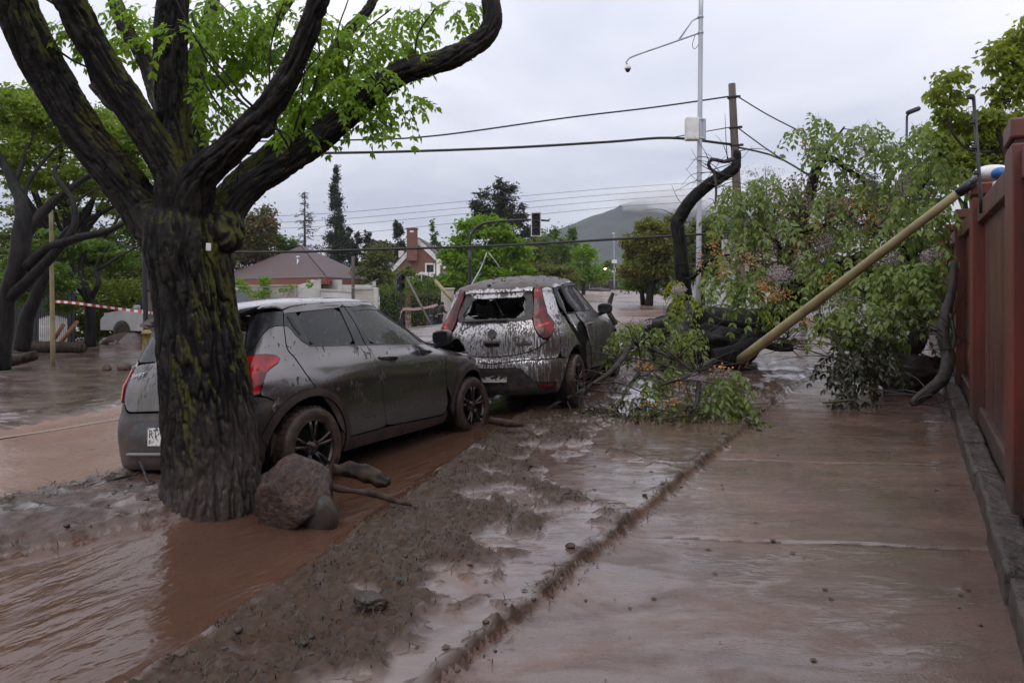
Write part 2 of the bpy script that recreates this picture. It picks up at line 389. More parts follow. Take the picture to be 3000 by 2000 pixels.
MGRASS=mat('muddy_grass',(.05,.04,.02),.55,build=speck(.4,.65,(.020,.014,.010),(.058,.048,.022),5.,bs=.1))
blades('matted_grass',17000,(-4.2,3.2,2.3,8.6),.02,.065,MGRASS,lambda k,x,y:k['tuft']**1.5*(k['t']<-1.5)*(k['t']>-4.8)*(.25+.75*(fbm(x*4,y*4,31.,3)>.02)),.75,.0026)
MLITTER=mat('flood_litter',(.03,.022,.017),.6,build=speck(.4,.6,(.018,.013,.010),(.07,.05,.032),6.,bs=.1))
blades('flood_litter',5200,(-7.5,-1.2,3.2,9.5),.04,.20,MLITTER,lambda k,x,y:np.exp(-((k['t']+5.42)/.13)**2),.28,.004)
blades('kerb_litter',2600,(-.6,4.5,2.3,9.6),.02,.09,MLITTER,lambda k,x,y:np.exp(-((k['t']+1.64)/.06)**2)*.9,.6,.003)
# clods and pebbles stuck in the silt
def rock(V0,seed,rough=.25,facet=3):
    n=V0/np.linalg.norm(V0,axis=1)[:,None]
    r=1+rough*fbm(n[:,0]*1.3+seed,n[:,1]*1.3,n[:,2]*1.3,4)
    g=np.random.default_rng(int(seed*97)+1)
    for _ in range(facet):
        d=g.normal(size=3);d/=np.linalg.norm(d);h=g.uniform(.62,.85);dt=(n*r[:,None])@d
        r=np.where(dt>h,r*h/np.maximum(dt,1e-6)*.97+.03*r,r)
    return n*r[:,None]
def ico(sub):
    bm=bmesh.new();bmesh.ops.create_icosphere(bm,subdivisions=sub,radius=1.)
    V=np.array([v.co[:] for v in bm.verts]);F=np.array([[v.index for v in f.verts] for f in bm.faces]);bm.free();return V,F
IV2,IF2=ico(2);IV5,IF5=ico(5);IV3,IF3=ico(3)
def rockb(nt,b):
    v=objc(nt);n=noise(nt,v,4.,7,.65);n2=noise(nt,v,34.,6,.7)
    c=mixc(nt,ramp(nt,n,[(.38,0.),(.64,1.)]),(.036,.018,.012),(.128,.072,.050));c=mixc(nt,ramp(nt,n2,[(.42,.7),(.56,0.)]),c,(.014,.010,.008))
    L(nt,c,b.inputs['Base Color']);L(nt,ramp(nt,n,[(.3,.25),(.7,.6)]),b.inputs['Roughness']);bump(nt,b,math_(nt,'ADD',math_(nt,'MULTIPLY',n2,.6),n),1.,.03)
ROCK=mat('muddy_rock',(.08,.06,.05),.5,build=rockb)
CLOD=mat('mud_clod',(.04,.028,.023),.5,build=speck(.35,.65,(.022,.016,.013),(.06,.044,.035),9.,bs=.5))
x=RNG.uniform(-5,4.5,2600);y=RNG.uniform(2.4,11,2600);z,k=ground(x,y)
pr=np.clip(k['tuft']*.22+k['mound']*.25+k['side']*.035*(k['t']<.4)+np.exp(-((k['t']+1.64)/.07)**2)*.5,0,1)
sel=(RNG.uniform(0,1,2600)<pr)&(k['stream']<.2)&(k['road']<.2);VV=[];FF=[]
for i in np.nonzero(sel)[0]:
    r=RNG.uniform(.008,.024)*(.6 if k['side'][i]>.5 else 1.)
    VV.append(rock(IV2,i*1.7,.5,4)*np.array([r,r*.9,r*.6])+np.array([x[i],y[i],z[i]+r*.2]));FF.append(IF2+len(IV2)*(len(VV)-1))
mesh('mud_clods',np.concatenate(VV),np.concatenate(FF),CLOD,kind='stuff')
def stone(label,P,R,seed,m=ROCK,rz=0.,name='rock',iv=None,group=None,rough=.25):
    v=rock(IV5 if iv is None else iv,seed,rough,7)
    v=v+(.05*fbm(v[:,0]*4,v[:,1]*4,v[:,2]*4,4,True)+.02*fbm(v[:,0]*14,v[:,1]*14,v[:,2]*14,3))[:,None]*v
    c,s_=math.cos(rz),math.sin(rz);v=v*np.asarray(R);v=v@np.array([[c,s_,0],[-s_,c,0],[0,0,1]])
    o=mesh(name,v,IF5 if iv is None else IF3,m,label=label,cat='rock',group=group);o.location=[float(q) for q in P];return o
p=at(676,1085,4.52);stone('big angular mud coated boulder against the grey hatchback rear wheel',(p[0],p[1],gz(p[0],p[1])+.15),(.250,.23,.27),5.3,rz=.5,rough=.3)
p=at(738,1140,4.5);stone('small dark broken stone leaning on the right side of the big boulder',(p[0]+.0,p[1],gz(p[0],p[1])+.06),(.11,.13,.15),9.1,m=CLOD,rz=.2,iv=IV3)
p=at(855,1372,3.22);stone('dark flat stone sunk in the tufted mud in the foreground verge',(p[0],p[1],gz(p[0],p[1])+.02),(.085,.05,.045),2.2,m=CLOD,rough=.5)
p=at(1310,1263,4.05);stone('small grey pebble lying in pale silt beside the sidewalk edge',(p[0],p[1],gz(p[0],p[1])+.012),(.03,.022,.018),7.7,iv=IV3)
for (x_,y_,Y_,r,sd,lb) in ((246,829,13.2,.085,3.1,'left of two rounded rocks on the flooded far side of the street'),(286,826,13.2,.12,4.9,'right of two rounded rocks on the flooded far side of the street'),(1452,696,24.,.16,8.3,'lone rock in the brown avenue beside the silver car mirror')):
    p=at(x_,y_,Y_);stone(lb,(p[0],p[1],gz(p[0],p[1])+r*.45),(r*1.1,r,r),sd,iv=IV3)

# leaf scraps and bits of bark stranded on the sidewalk and silt
n=900;x=RNG.uniform(-3,6.2,n);y=RNG.uniform(2.4,11.5,n);z,k=ground(x,y);ok=(k['stream']<.1)&(k['road']<.1)&(k['t']<.38)&(RNG.uniform(0,1,n)<.35+.4*(k['t']<-1.6));x,y,z=x[ok],y[ok],z[ok];n=len(x)
a=RNG.uniform(0,6.28,n);ln=RNG.uniform(.012,.05,n);d=np.stack([np.cos(a),np.sin(a),0*a],1);sd=np.stack([-np.sin(a),np.cos(a),0*a],1);P=np.stack([x,y,z+.004],1);w=(ln*RNG.uniform(.12,.45,n))[:,None]
V=np.stack([P-d*ln[:,None]/2,P+sd*w+[0,0,.004],P+d*ln[:,None]/2,P-sd*w+[0,0,.002]],1).reshape(-1,3);i=np.arange(n)[:,None]*4
mesh('leaf_litter',V,np.concatenate([i+np.array([0,2,1]),i+np.array([0,3,2])],1).reshape(-1,3),MLITTER,kind='stuff')
# ------------------------------------------------------------------ cars: closed body surface, cut into panels
def rot3(y,p,r):
    cy,sy,cp,sp,cr,sr=math.cos(y),math.sin(y),math.cos(p),math.sin(p),math.cos(r),math.sin(r)
    Rz=np.array([[cy,-sy,0],[sy,cy,0],[0,0,1]]);Ry=np.array([[cp,0,sp],[0,1,0],[-sp,0,cp]]);Rx=np.array([[1,0,0],[0,cr,-sr],[0,sr,cr]])
    return Rz@Ry@Rx
def pchip(xs,ys):
    xs=np.array(xs,float);ys=np.array(ys,float);h=np.diff(xs);d=np.diff(ys)/h
    m=np.zeros(len(xs))
    for i in range(1,len(xs)-1):
        if d[i-1]*d[i]>0: m[i]=2*d[i-1]*d[i]/(d[i-1]+d[i])
    m[0]=d[0];m[-1]=d[-1]
    def f(x):
        x=np.clip(np.asarray(x,float),xs[0],xs[-1]);i=np.clip(np.searchsorted(xs,x)-1,0,len(xs)-2)
        t=(x-xs[i])/h[i]
        return ((1+2*t)*(1-t)**2*ys[i]+t*(1-t)**2*h[i]*m[i]+t*t*(3-2*t)*ys[i+1]+t*t*(t-1)*h[i]*m[i+1])
    return f
class Body:
    """closed car body: super-elliptic plan section at every height"""
    def __init__(s,W,XR,XF,SAG,zcap,ztop,flares,n=6.,m=6.,x0=.5):
        s.W=pchip(*zip(*W));s.XR=pchip(*zip(*XR));s.XF=pchip(*zip(*XF));s.SAG=pchip(*zip(*SAG))
        s.zc,s.zt,s.fl,s.n,s.m,s.x0=zcap,ztop,flares,n,m,x0
        ph=np.linspace(0,math.pi,721);P=s.hit(ph,np.full(721,.6))
        s.ph=ph;s.uu=np.concatenate([[0],np.cumsum(np.hypot(np.diff(P[:,0]),np.diff(P[:,1])))])
    def F(s,x,y,z):
        q=z+s.SAG(x);k=np.clip((q-s.zc)/(s.zt-s.zc),0,1.0);k=np.maximum((1-k**2.2),0)**.5
        q2=np.minimum(q,s.zc)
        W=s.W(q2)
        for (fx,fz,sx,sz,a) in s.fl: W=W+a*np.exp(-((x-fx)/sx)**2-((z-fz)/sz)**2)
        a=s.XR(q2);b=s.XF(q2);xc=(a+b)/2;L=(b-a)/2
        return (np.abs(y)/np.maximum(W*k,1e-4))**s.n+(np.abs(x-xc)/np.maximum(L*k,1e-4))**s.m-1+np.where(q>=s.zt,9.,0)
    def solve(s,O,D,hi,it=40):
        """O inside, D direction outward -> t of surface"""
        lo=np.zeros(len(O));hi=np.full(len(O),float(hi))
        for _ in range(it):
            mid=(lo+hi)/2;P=O+D*mid[:,None];ins=s.F(P[:,0],P[:,1],P[:,2])<0
            lo=np.where(ins,mid,lo);hi=np.where(ins,hi,mid)
        return O+D*((lo+hi)/2)[:,None]
    def hit(s,ph,z):
        ph=np.asarray(ph,float);z=np.asarray(z,float)
        D=np.stack([-np.cos(ph),-np.sin(ph),0*ph],1);O=np.stack([0*ph+s.x0,0*ph,z],1)
        return s.solve(O,D,4.)
    def uz(s,u,z):
        return s.hit(np.interp(u,s.uu,s.ph),z)
    def to_uz(s,P):
        ph=np.arctan2(-P[:,1],-(P[:,0]-s.x0));return np.stack([np.interp(ph,s.ph,s.uu),P[:,2]],1)
    def top(s,x,y):
        O=np.stack([x,y,0*x+.9],1);D=np.zeros_like(O);D[:,2]=1
        return s.solve(O,D,1.)
    def normal(s,P,e=2e-3):
        g=[]
        for i in range(3):
            d=np.zeros(3);d[i]=e;A=P+d;B=P-d
            fa=s.F(A[:,0],A[:,1],A[:,2]);fb=s.F(B[:,0],B[:,1],B[:,2])
            g.append(np.arctan(fa)-np.arctan(fb))
        g=np.stack(g,1);return g/np.maximum(np.linalg.norm(g,axis=1),1e-9)[:,None]
SW=Body(
 W=[(.15,.72),(.22,.79),(.32,.825),(.45,.84),(.6,.852),(.75,.858),(.85,.85),(.95,.825),(1.0,.80),(1.2,.745),(1.38,.685),(1.42,.67)],
 XR=[(.15,-.42),(.25,-.52),(.36,-.59),(.55,-.60),(.68,-.585),(.74,-.555),(.9,-.53),(1.0,-.49),(1.2,-.38),(1.38,-.27),(1.42,-.24)],
 XF=[(.15,2.82),(.25,2.9),(.4,2.97),(.62,2.96),(.75,2.92),(.84,2.8),(.90,2.5),(.95,2.2),(1.0,2.02),(1.2,1.66),(1.38,1.30),(1.42,1.2)],
 SAG=[(-.8,.10),(-.35,.05),(.3,.01),(.9,0),(1.4,.02),(2.,.0),(3.3,.0)],zcap=1.40,ztop=1.52,
 flares=[(0,.62,.42,.26,.022),(2.45,.62,.42,.26,.025)])
MG=Body(
 W=[(.15,.72),(.22,.79),(.32,.825),(.45,.84),(.6,.855),(.75,.862),(.88,.858),(.98,.83),(1.05,.80),(1.2,.745),(1.38,.675),(1.42,.66)],
 XR=[(.15,-.50),(.25,-.60),(.36,-.66),(.58,-.67),(.66,-.655),(.72,-.62),(.95,-.59),(1.05,-.55),(1.2,-.45),(1.38,-.33),(1.42,-.30)],
 XF=[(.15,3.0),(.25,3.2),(.4,3.33),(.62,3.32),(.75,3.2),(.84,2.95),(.90,2.6),(.95,2.3),(1.0,2.1),(1.2,1.7),(1.38,1.30),(1.42,1.2)],
 SAG=[(-.8,.08),(-.35,.045),(.3,.01),(.9,0),(1.4,.02),(2.,.0),(3.3,.0)],zcap=1.42,ztop=1.60,
 flares=[(0,.62,.42,.26,.022),(2.52,.62,.42,.26,.025)])
def dens(P,h):
    out=[];P=np.asarray(P,float)
    for i in range(len(P)):
        a,b=P[i],P[(i+1)%len(P)];n=max(1,int(np.ceil(np.linalg.norm(b-a)/h)))
        out+= [a+(b-a)*j/n for j in range(n)]
    return np.array(out)
def chaikin(P,k=1,w=.2):
    P=np.asarray(P,float)
    for _ in range(k):
        Q=np.roll(P,-1,0);P=np.stack([P*(1-w)+Q*w,P*w+Q*(1-w)],1).reshape(-1,2)
    return P
def area2(P): x,y=P.T;return np.sum(x*np.roll(y,-1)-np.roll(x,-1)*y)
def insetp(P,d):
    if area2(P)<0:P=P[::-1]
    e=np.roll(P,-1,0)-P;e/=np.maximum(np.linalg.norm(e,axis=1),1e-9)[:,None];n=np.stack([-e[:,1],e[:,0]],1)
    m=n+np.roll(n,1,0);l=np.linalg.norm(m,axis=1)[:,None];return P+m/np.maximum(l,.3)*d
def inside(P,q):
    x,y=q.T;r=np.zeros(len(q),bool);j=len(P)-1
    for i in range(len(P)):
        c=(P[i,1]>y)!=(P[j,1]>y)
        xx=(P[j,0]-P[i,0])*(y-P[i,1])/(P[j,1]-P[i,1]+1e-12)+P[i,0];r^=c&(x<xx);j=i
    return r
def panel(body,poly,name,m,parent,mapf='uz',off=0.,inset=.003,lip=.014,sides=(1,-1),h=.04,rnd=1,hole=None,both=False,warp=None,**kw):
    """skin panel: outline in the surface's own coordinates, with returned edges"""
    P=np.asarray(poly,float)
    if rnd: P=chaikin(P,rnd,.12)
    P=dens(insetp(P,inset),h);
    if area2(P)<0:P=P[::-1]
    loops=[P];
    if hole is not None:
        H=dens(np.asarray(hole,float),h);H=H if area2(H)<0 else H[::-1];loops.append(H)
    lo,hi=P.min(0),P.max(0)
    g=np.stack(np.meshgrid(np.arange(lo[0]+h/2,hi[0],h),np.arange(lo[1]+h/2,hi[1],h)),-1).reshape(-1,2)
    if len(g):
        g=g[inside(P,g)]
        dm=np.full(len(g),9.)
        for Lp in loops:
            for c in Lp: dm=np.minimum(dm,np.hypot(*(g-c).T))
        g=g[dm>h*.45]
        if hole is not None: g=g[~inside(loops[1],g)]
    allp=np.concatenate(loops+[g]) if len(g) else np.concatenate(loops)
    ed=[];k=0
    for Lp in loops: ed+=[(k+i,k+(i+1)%len(Lp)) for i in range(len(Lp))];k+=len(Lp)
    v2,_,f2,_,_,_=delaunay_2d_cdt([Vector(p) for p in allp],ed,[],0,1e-6)
    A=np.array([v[:] for v in v2]);F=[]
    cen=np.array([A[list(f)].mean(0) for f in f2]);ok=inside(P,cen)
    if hole is not None: ok&=~inside(loops[1],cen)
    F=[list(f) for f,o in zip(f2,ok) if o]
    F=[f if area2(A[f])>0 else f[::-1] for f in F]
    if mapf=='uz': Q=body.uz(A[:,0],A[:,1])
    else: Q=body.top(A[:,0],A[:,1])
    N=body.normal(Q)
    if warp is not None: Q=warp(Q)
    Q=Q+N*off
    # outline loops in cdt indexing
    nb=[];
    from collections import Counter
    ec=Counter()
    for f in F:
        for a,b in zip(f,f[1:]+f[:1]): ec[(a,b)]+=1
    bd=[(a,b) for (a,b) in ec if (b,a) not in ec]
    us=sorted({i for e in bd for i in e});mp={i:len(Q)+j for j,i in enumerate(us)};mp2={i:len(Q)+len(us)+j for j,i in enumerate(us)}
    V=np.concatenate([Q,Q[us],Q[us]-N[us]*lip]);c=Q[us].mean(0)
    NL=Q[us]-c;NL/=np.maximum(np.linalg.norm(NL,axis=1),1e-6)[:,None]
    NA=np.concatenate([N,NL,NL]);LF=[(mp[b],mp[a],mp2[a],mp2[b]) for a,b in bd] if lip>0 else []
    res=[]
    for sd in sides:
        VV=V.copy();NB=NA.copy();FF=[list(f) for f in F]+[list(f) for f in LF]
        flipdef=(mapf!='uz')
        if sd<0: VV[:,1]*=-1;NB[:,1]*=-1;FF=[f[::-1] for f in FF]
        o=mesh(name,VV,FF,m,parent,normals=NB,**kw);res.append(o)
    # make face winding follow the outward normal
    for o in res:
        me=o.data;f=me.polygons[0]
    return res
def sym(P): # half outline (u>=0, from centre top to centre bottom) -> full
    P=np.asarray(P,float);return np.concatenate([P,(P*np.array([-1,1]))[::-1]])
class Bmir:
    """body wrapper that accepts negative u (left-hand side)"""
    def __init__(s,b): s.b=b
    def uz(s,u,z):
        P=s.b.uz(np.abs(u),z);P[:,1]*=np.where(u<0,-1,1);return P
    def normal(s,P): return s.b.normal(P)
    def top(s,x,y): return s.b.top(x,y)
def arc_uz(body,cx,cz,r,a0,a1,n=24):
    a=np.radians(np.linspace(a0,a1,n));x=cx+r*np.cos(a);z=cz+r*np.sin(a);y=np.full(n,-.8)
    for _ in range(4):
        uz=body.to_uz(np.stack([x,y,z],1));P=body.uz(uz[:,0],z);
        # converge on the x wanted
        y=P[:,1]
    return body.to_uz(np.stack([x,y,z],1))
def carpaint(name,base,metal,r,mudlo,mudhi,spl,mudc=(.050,.035,.028),streak=0.,top=0.,cover=.5):
    def f(nt,b):
        v=objc(nt);sp=nd(nt,'SeparateXYZ',None,{0:v})
        z=sp.outputs[2]
        lowf=nd(nt,'MapRange',{'clamp':True},{'Value':math_(nt,'ADD',z,math_(nt,'MULTIPLY_ADD',noise(nt,v,3.,4),.30,-.15)),1:mudlo,2:mudhi,3:1.,4:0.}).outputs[0]
        s1=noise(nt,v,38.,3,.6,sc3=(1,1,.42));s2=noise(nt,v,4.5,3)
        spf=ramp(nt,math_(nt,'ADD',s1,math_(nt,'MULTIPLY',math_(nt,'SUBTRACT',s2,.5),.7)),[(spl,0.),(spl+.035,1.)])
        k=math_(nt,'MAXIMUM',lowf,spf)
        if streak:
            st_=noise(nt,v,62.,4,.6,sc3=(1,1,.05));st2=noise(nt,v,2.6,3)
            zz=nd(nt,'MapRange',{'clamp':True},{'Value':z,1:.25,2:1.45,3:.12,4:-.05}).outputs[0]
            q=math_(nt,'ADD',math_(nt,'ADD',st_,math_(nt,'MULTIPLY',math_(nt,'SUBTRACT',st2,.5),.55)),zz)
            k=math_(nt,'MAXIMUM',k,ramp(nt,q,[(streak,0.),(streak+.05,1.)]))
        if top:
            ge=nd(nt,'NewGeometry');nz=nd(nt,'SeparateXYZ',None,{0:nd(nt,'VectorTransform',{'vector_type':'NORMAL','convert_from':'WORLD','convert_to':'OBJECT'},{0:ge.outputs['Normal']}).outputs[0]}).outputs[2]
            tf=math_(nt,'ADD',nz,math_(nt,'MULTIPLY',math_(nt,'SUBTRACT',noise(nt,v,9.,5),.5),.9))
            k=math_(nt,'MAXIMUM',k,ramp(nt,tf,[(top,0.),(top+.10,1.)]))
        film=ramp(nt,noise(nt,v,5.,5,sc3=(1,1,.25)),[(.3,0.),(.75,cover)])
        mc=mixc(nt,noise(nt,v,16.,5),[c*.55 for c in mudc],[c*1.35 for c in mudc])
        c=mixc(nt,film,base,[c*.9 for c in mudc]);c=mixc(nt,k,c,mc);L(nt,c,b.inputs['Base Color'])
        kk=math_(nt,'MAXIMUM',k,math_(nt,'MULTIPLY',film,.55))
        L(nt,math_(nt,'MULTIPLY_ADD',kk,-metal,metal),b.inputs['Metallic'])
        L(nt,math_(nt,'MULTIPLY_ADD',kk,.42-r,r),b.inputs['Roughness'])
        L(nt,math_(nt,'MULTIPLY_ADD',k,-.7,.7),b.inputs['Coat Weight'])
        drops=noise(nt,v,150.,2)
        h=math_(nt,'ADD',math_(nt,'MULTIPLY',k,.5),math_(nt,'ADD',math_(nt,'MULTIPLY',math_(nt,'MULTIPLY',noise(nt,v,60.,4),k),.7),math_(nt,'MULTIPLY',drops,.05)))
        bump(nt,b,h,.5,.006)
    return mat(name,build=f)
def carglass(name,tint,dirt_glow,mc=(.06,.05,.042),lo=.60):
    m=bpy.data.materials.new(name);m.use_nodes=True;nt=m.node_tree;nt.nodes.clear();v=objc(nt)
    tr=nd(nt,'BsdfTransparent',None,{'Color':(*tint,1)});gl=nd(nt,'BsdfGlossy',None,{'Color':(1,1,1,1),'Roughness':.03})
    fr=nd(nt,'Fresnel',None,{'IOR':1.52});mx=nd(nt,'MixShader',None,{0:fr.outputs[0],1:tr.outputs[0],2:gl.outputs[0]})
    di=nd(nt,'BsdfDiffuse',None,{'Color':(*mc,1)})
    s=ramp(nt,math_(nt,'ADD',noise(nt,v,42.,3,.6,sc3=(1,1,.35)),math_(nt,'MULTIPLY',math_(nt,'SUBTRACT',noise(nt,v,5.,2),.5),.5)),[(lo,0.),(lo+.06,1.)])
    k=math_(nt,'MAXIMUM',math_(nt,'MULTIPLY',s,.85),dirt_glow)
    m2=nd(nt,'MixShader',None,{0:k,1:mx.outputs[0],2:di.outputs[0]});o=nd(nt,'OutputMaterial');L(nt,m2.outputs[0],o.inputs[0]);return m
def lampmat(name,base,em,lo=.62,coat=.6):
    def f(nt,b):
        v=objc(nt);n=noise(nt,v,40.,3,sc3=(1,1,.5));k=ramp(nt,n,[(lo,0.),(lo+.05,1.)])
        bb=mixc(nt,ramp(nt,noise(nt,v,5.5,2,.5,sc3=(1.6,1.6,.5)),[(.38,0.),(.58,1.)]),[q*.22 for q in base],base);L(nt,mixc(nt,k,bb,(.03,.02,.016)),b.inputs['Base Color']);L(nt,math_(nt,'MULTIPLY_ADD',k,.4,.06),b.inputs['Roughness'])
        w=nd(nt,'TexWave',{'bands_direction':'Y'},{'Vector':v,'Scale':11.,'Distortion':0.}).outputs[1];bump(nt,b,w,.12,.004)
        b.inputs['Coat Weight'].default_value=coat
    return mat(name,build=f,spec=.35)
RIMM=mat('muddy_alloy',(.03,.027,.026),.2,.4,build=speck(.42,.62,(.020,.018,.018),(.075,.050,.038),11.,bs=.4,bd=.006))
SEAT=mat('seat_cloth',(.035,.033,.034),.9,build=speck(.4,.6,(.02,.02,.021),(.055,.045,.04),14.))
def wheel(parent,c,side,r,steer=0.,pairs=5):
    """tyre, alloy rim and paired spokes; axis along y"""
    w=thing('wheel',None,None,c);w.parent=parent;w.rotation_euler=(0,0,steer)
    rr=r*.69;d=-side                    # outer face towards -y for the right-hand side
    T=MB();T.lathe([(rr*.97,-.085),(rr*1.06,-.098),(r*.93,-.10),(r*.985,-.082),(r,-.05),(r,.05),(r*.985,.082),(r*.93,.10),(rr*1.06,.098),(rr*.97,.085)],axis=1,n=40)
    for k in range(36):
        a=k*2*math.pi/36
        for yy,o in ((-.042,0),(.042,.087)):
            q=a+o;T.box((r*math.cos(q)*1.0,yy,r*math.sin(q)*1.0),(.012,.055,.034),R=np.array([[math.cos(q),0,-math.sin(q)],[0,1,0],[math.sin(q),0,math.cos(q)]]))
    T.build('tyre',RUBBER,w)
    Rm=MB();y0=.088*d
    Rm.lathe([(rr*1.0,y0),(rr*1.02,y0*1.04),(rr*.95,y0*1.02),(rr*.90,y0*.72),(rr*.86,-y0*.7)],axis=1,n=48)
    for k in range(pairs):
        for o in (-.165,.165):
            a=math.pi/2+k*2*math.pi/pairs+o;b=math.pi/2+k*2*math.pi/pairs+o*.75
            p0=np.array([.055*math.cos(b),y0*.74,.055*math.sin(b)]);p1=np.array([rr*.95*math.cos(a),y0*.97,rr*.95*math.sin(a)])
            P=np.array([p0,p0*.5+p1*.5+np.array([0,y0*.10,0]),p1]);Rm.tube(spline(P,.03),.0125,8)
    Rm.build('rim',RIMM,w)
    H=MB();H.lathe([(0.,y0*.92),(.026,y0*.92),(.034,y0*.84),(.062,y0*.78),(.066,y0*.4)],axis=1,n=24)
    for k in range(5):
        a=k*2*math.pi/5;H.lathe([(0,y0*.86),(.008,y0*.86),(.009,y0*.7)],c=(.045*math.cos(a),0,.045*math.sin(a)),axis=1,n=8)
    H.build('hub',RIMM,w)
    D=MB();D.lathe([(.0,y0*.1),(rr*.80,y0*.1),(rr*.80,-y0*.05),(0,-y0*.05)],axis=1,n=32);D.build('brake_disc',DARK,w)
    return w
def well(parent,c,r,side):
    a=np.radians(np.linspace(-30,210,22));V=[];F=[];y0=c[1];y1=c[1]-.42*np.sign(c[1])
    for i,q in enumerate(a): V+=[(c[0]+r*math.cos(q),y0,c[2]+r*math.sin(q)),(c[0]+r*math.cos(q),y1,c[2]+r*math.sin(q))]
    F=[(2*i,2*i+2,2*i+3,2*i+1) for i in range(len(a)-1)];F.append([2*i+1 for i in range(len(a))])
    mesh('wheel_arch_liner',V,F,DARK,parent)
def seat(parent,x,y,hb=.72,name='seat'):
    m=MB();m.box((x,y,.48),(.48,.46,.16),bev=.05)
    R=np.array([[math.cos(.22),0,-math.sin(.22)],[0,1,0],[math.sin(.22),0,math.cos(.22)]])
    m.box((x-.27,y,.78),(.13,.46,.58),R=R,bev=.05);o=m.build(name,SEAT,parent)
    h=MB();h.box((x-.345,y,1.165),(.09,.25,.17),R=R,bev=.04);h.tube([(x-.33,y-.05,1.03),(x-.335,y-.05,1.12)],.007,6);h.tube([(x-.33,y+.05,1.03),(x-.335,y+.05,1.12)],.007,6)
    h.build('headrest',SEAT,o);return o
def text_mesh(body,name,size,m,parent,loc,rot,ext=.002,align='CENTER',scx=1.):
    cu=bpy.data.curves.new(name,'FONT');cu.body=body;cu.size=size;cu.extrude=ext;cu.align_x=align;cu.align_y='CENTER'
    t=bpy.data.objects.new(name,cu);COL.objects.link(t);bpy.context.view_layer.update()
    me=bpy.data.meshes.new_from_object(t);bpy.data.objects.remove(t);me.name=name;me.materials.clear();me.materials.append(m)
    o=bpy.data.objects.new(name,me);COL.objects.link(o);o.parent=parent
    o.matrix_local=Matrix.Translation(loc)@rot.to_4x4()@Matrix.Diagonal((scx,1,1,1));return o
def rear_rot(body,P):
    """letters standing on a rear face: x to the car's right, y up along the face, z outwards"""
    n=Vector(body.normal(P)[0]);x=Vector((0,-1,0));x=(x-n*x.dot(n)).normalized();y=n.cross(x)
    return Matrix((x,y,n)).transposed()
def rail_edge(body,pts):
    P=body.uz(*np.asarray(pts,float).T);return np.stack([P[:,0],-P[:,1]],1)
def common(body,car,xf,rw,wbase,inner=True):
    """parts nobody looks at closely: dark inner shell, floor, wheel wells"""
    um=body.uu[-1]
    a1=arc_uz(body,0,.305,.385,200,-20);a2=arc_uz(body,wbase,.305,.385,200,-20)
    low=[(0,.99),(um,.99),(um,.26)]+[(a2[0,0]+.0,.26)][:0]+[tuple(q) for q in a2[::-1]]+[tuple(q) for q in a1[::-1]]+[(0,.26)]
    full=np.array(low)
    panel(body,full,'body_shell',DARK,car,off=-.03,inset=0,lip=0,h=.09,rnd=0)
    m=MB();m.box((xf/2-.25,0,.27),(xf+.2,1.30,.06));m.box((1.0,0,.36),(2.0,1.25,.05));m.build('floor_pan',DARK,car)
    for sgn in (-1,1):
        well(car,(0,.80*sgn,.305),.39,sgn);well(car,(wbase,.80*sgn,.305),.39,sgn)
    for x in (.55,1.55):
        for y in (-.36,.36): seat(car,x,y)
    d=MB();d.box((1.75,0,.86),(.36,1.32,.2),bev=.06);d.build('dashboard',DARK,car)
    w=MB();a=np.linspace(0,2*math.pi,25);c=np.array([1.50,.36,.88])
    w.tube(np.stack([c[0]+.17*np.sin(a)*.35,c[1]+.18*np.cos(a),c[2]+.17*np.sin(a)],1),.014,6,False);w.build('steering_wheel',DARK,car)
def mirror(car,c,m,side=1):
    o=thing('door_mirror',None,None);o.parent=car
    V=IV3.copy();V=np.sign(V)*np.abs(V)**.72;V=V*np.array([.075,.105,.075]);V[:,0]=np.where(V[:,0]<-.045,-.045,V[:,0])
    mesh('mirror_housing',V+np.array(c)*np.array([1,side,1]),IF3,m,o)
    g=MB();g.box((c[0]-.048,c[1]*side,c[2]),(.006,.16,.105),bev=.002);g.build('mirror_glass',BLACK,o)
    k=MB();k.tube([(c[0],c[1]*side,c[2]-.05),(c[0]+.01,(c[1]+.10)*side,c[2]-.085)],.028,8);k.build('mirror_foot',GREYPLASTIC,o)
def place(car,t,R,sc=1.):
    car.matrix_world=Matrix.Translation(t)@Matrix(R).to_4x4()@Matrix.Scale(sc,4)
# =========================================================== grey hatchback (its nose is pushed in)
car=thing('hatchback','mud splashed dark grey five door hatchback rolled towards the tree behind the trunk','car')
GREY=carpaint('grey_metallic_paint',(.190,.177,.172),.95,.17,.22,.58,.665,cover=.18)
GREYREAR=carpaint('dimmed_mud_film_rear_paint',(.150,.135,.128),.8,.24,.30,.70,.63,mudc=(.045,.034,.029),cover=.95)  # mud film, plus a darker base offsetting sky glare, put into the colour
TRIM=mat('black_trim',(.012,.012,.014),.28,coat=.3,build=speck(.5,.72,(.011,.011,.013),(.05,.042,.04),20.,bs=.1))
ARCH=mat('muddy_cladding',(.05,.04,.035),.42,spec=.35,build=speck(.35,.62,(.020,.016,.014),(.058,.038,.029),7.,bs=.5))
GLS=carglass('side_glass',(.55,.58,.56),.30,(.20,.20,.175));GLR=carglass('privacy_glass',(.25,.26,.28),.26,(.16,.16,.175))  # pale dirt coat also carries light through the panes, put into the colour
A0=.305
aro=arc_uz(SW,0,A0,.445,160,2);ari=arc_uz(SW,0,A0,.385,168,-14)
afo=arc_uz(SW,2.45,A0,.445,176,30);afi=arc_uz(SW,2.45,A0,.385,190,22)
P_=lambda l:[tuple(q) for q in l]
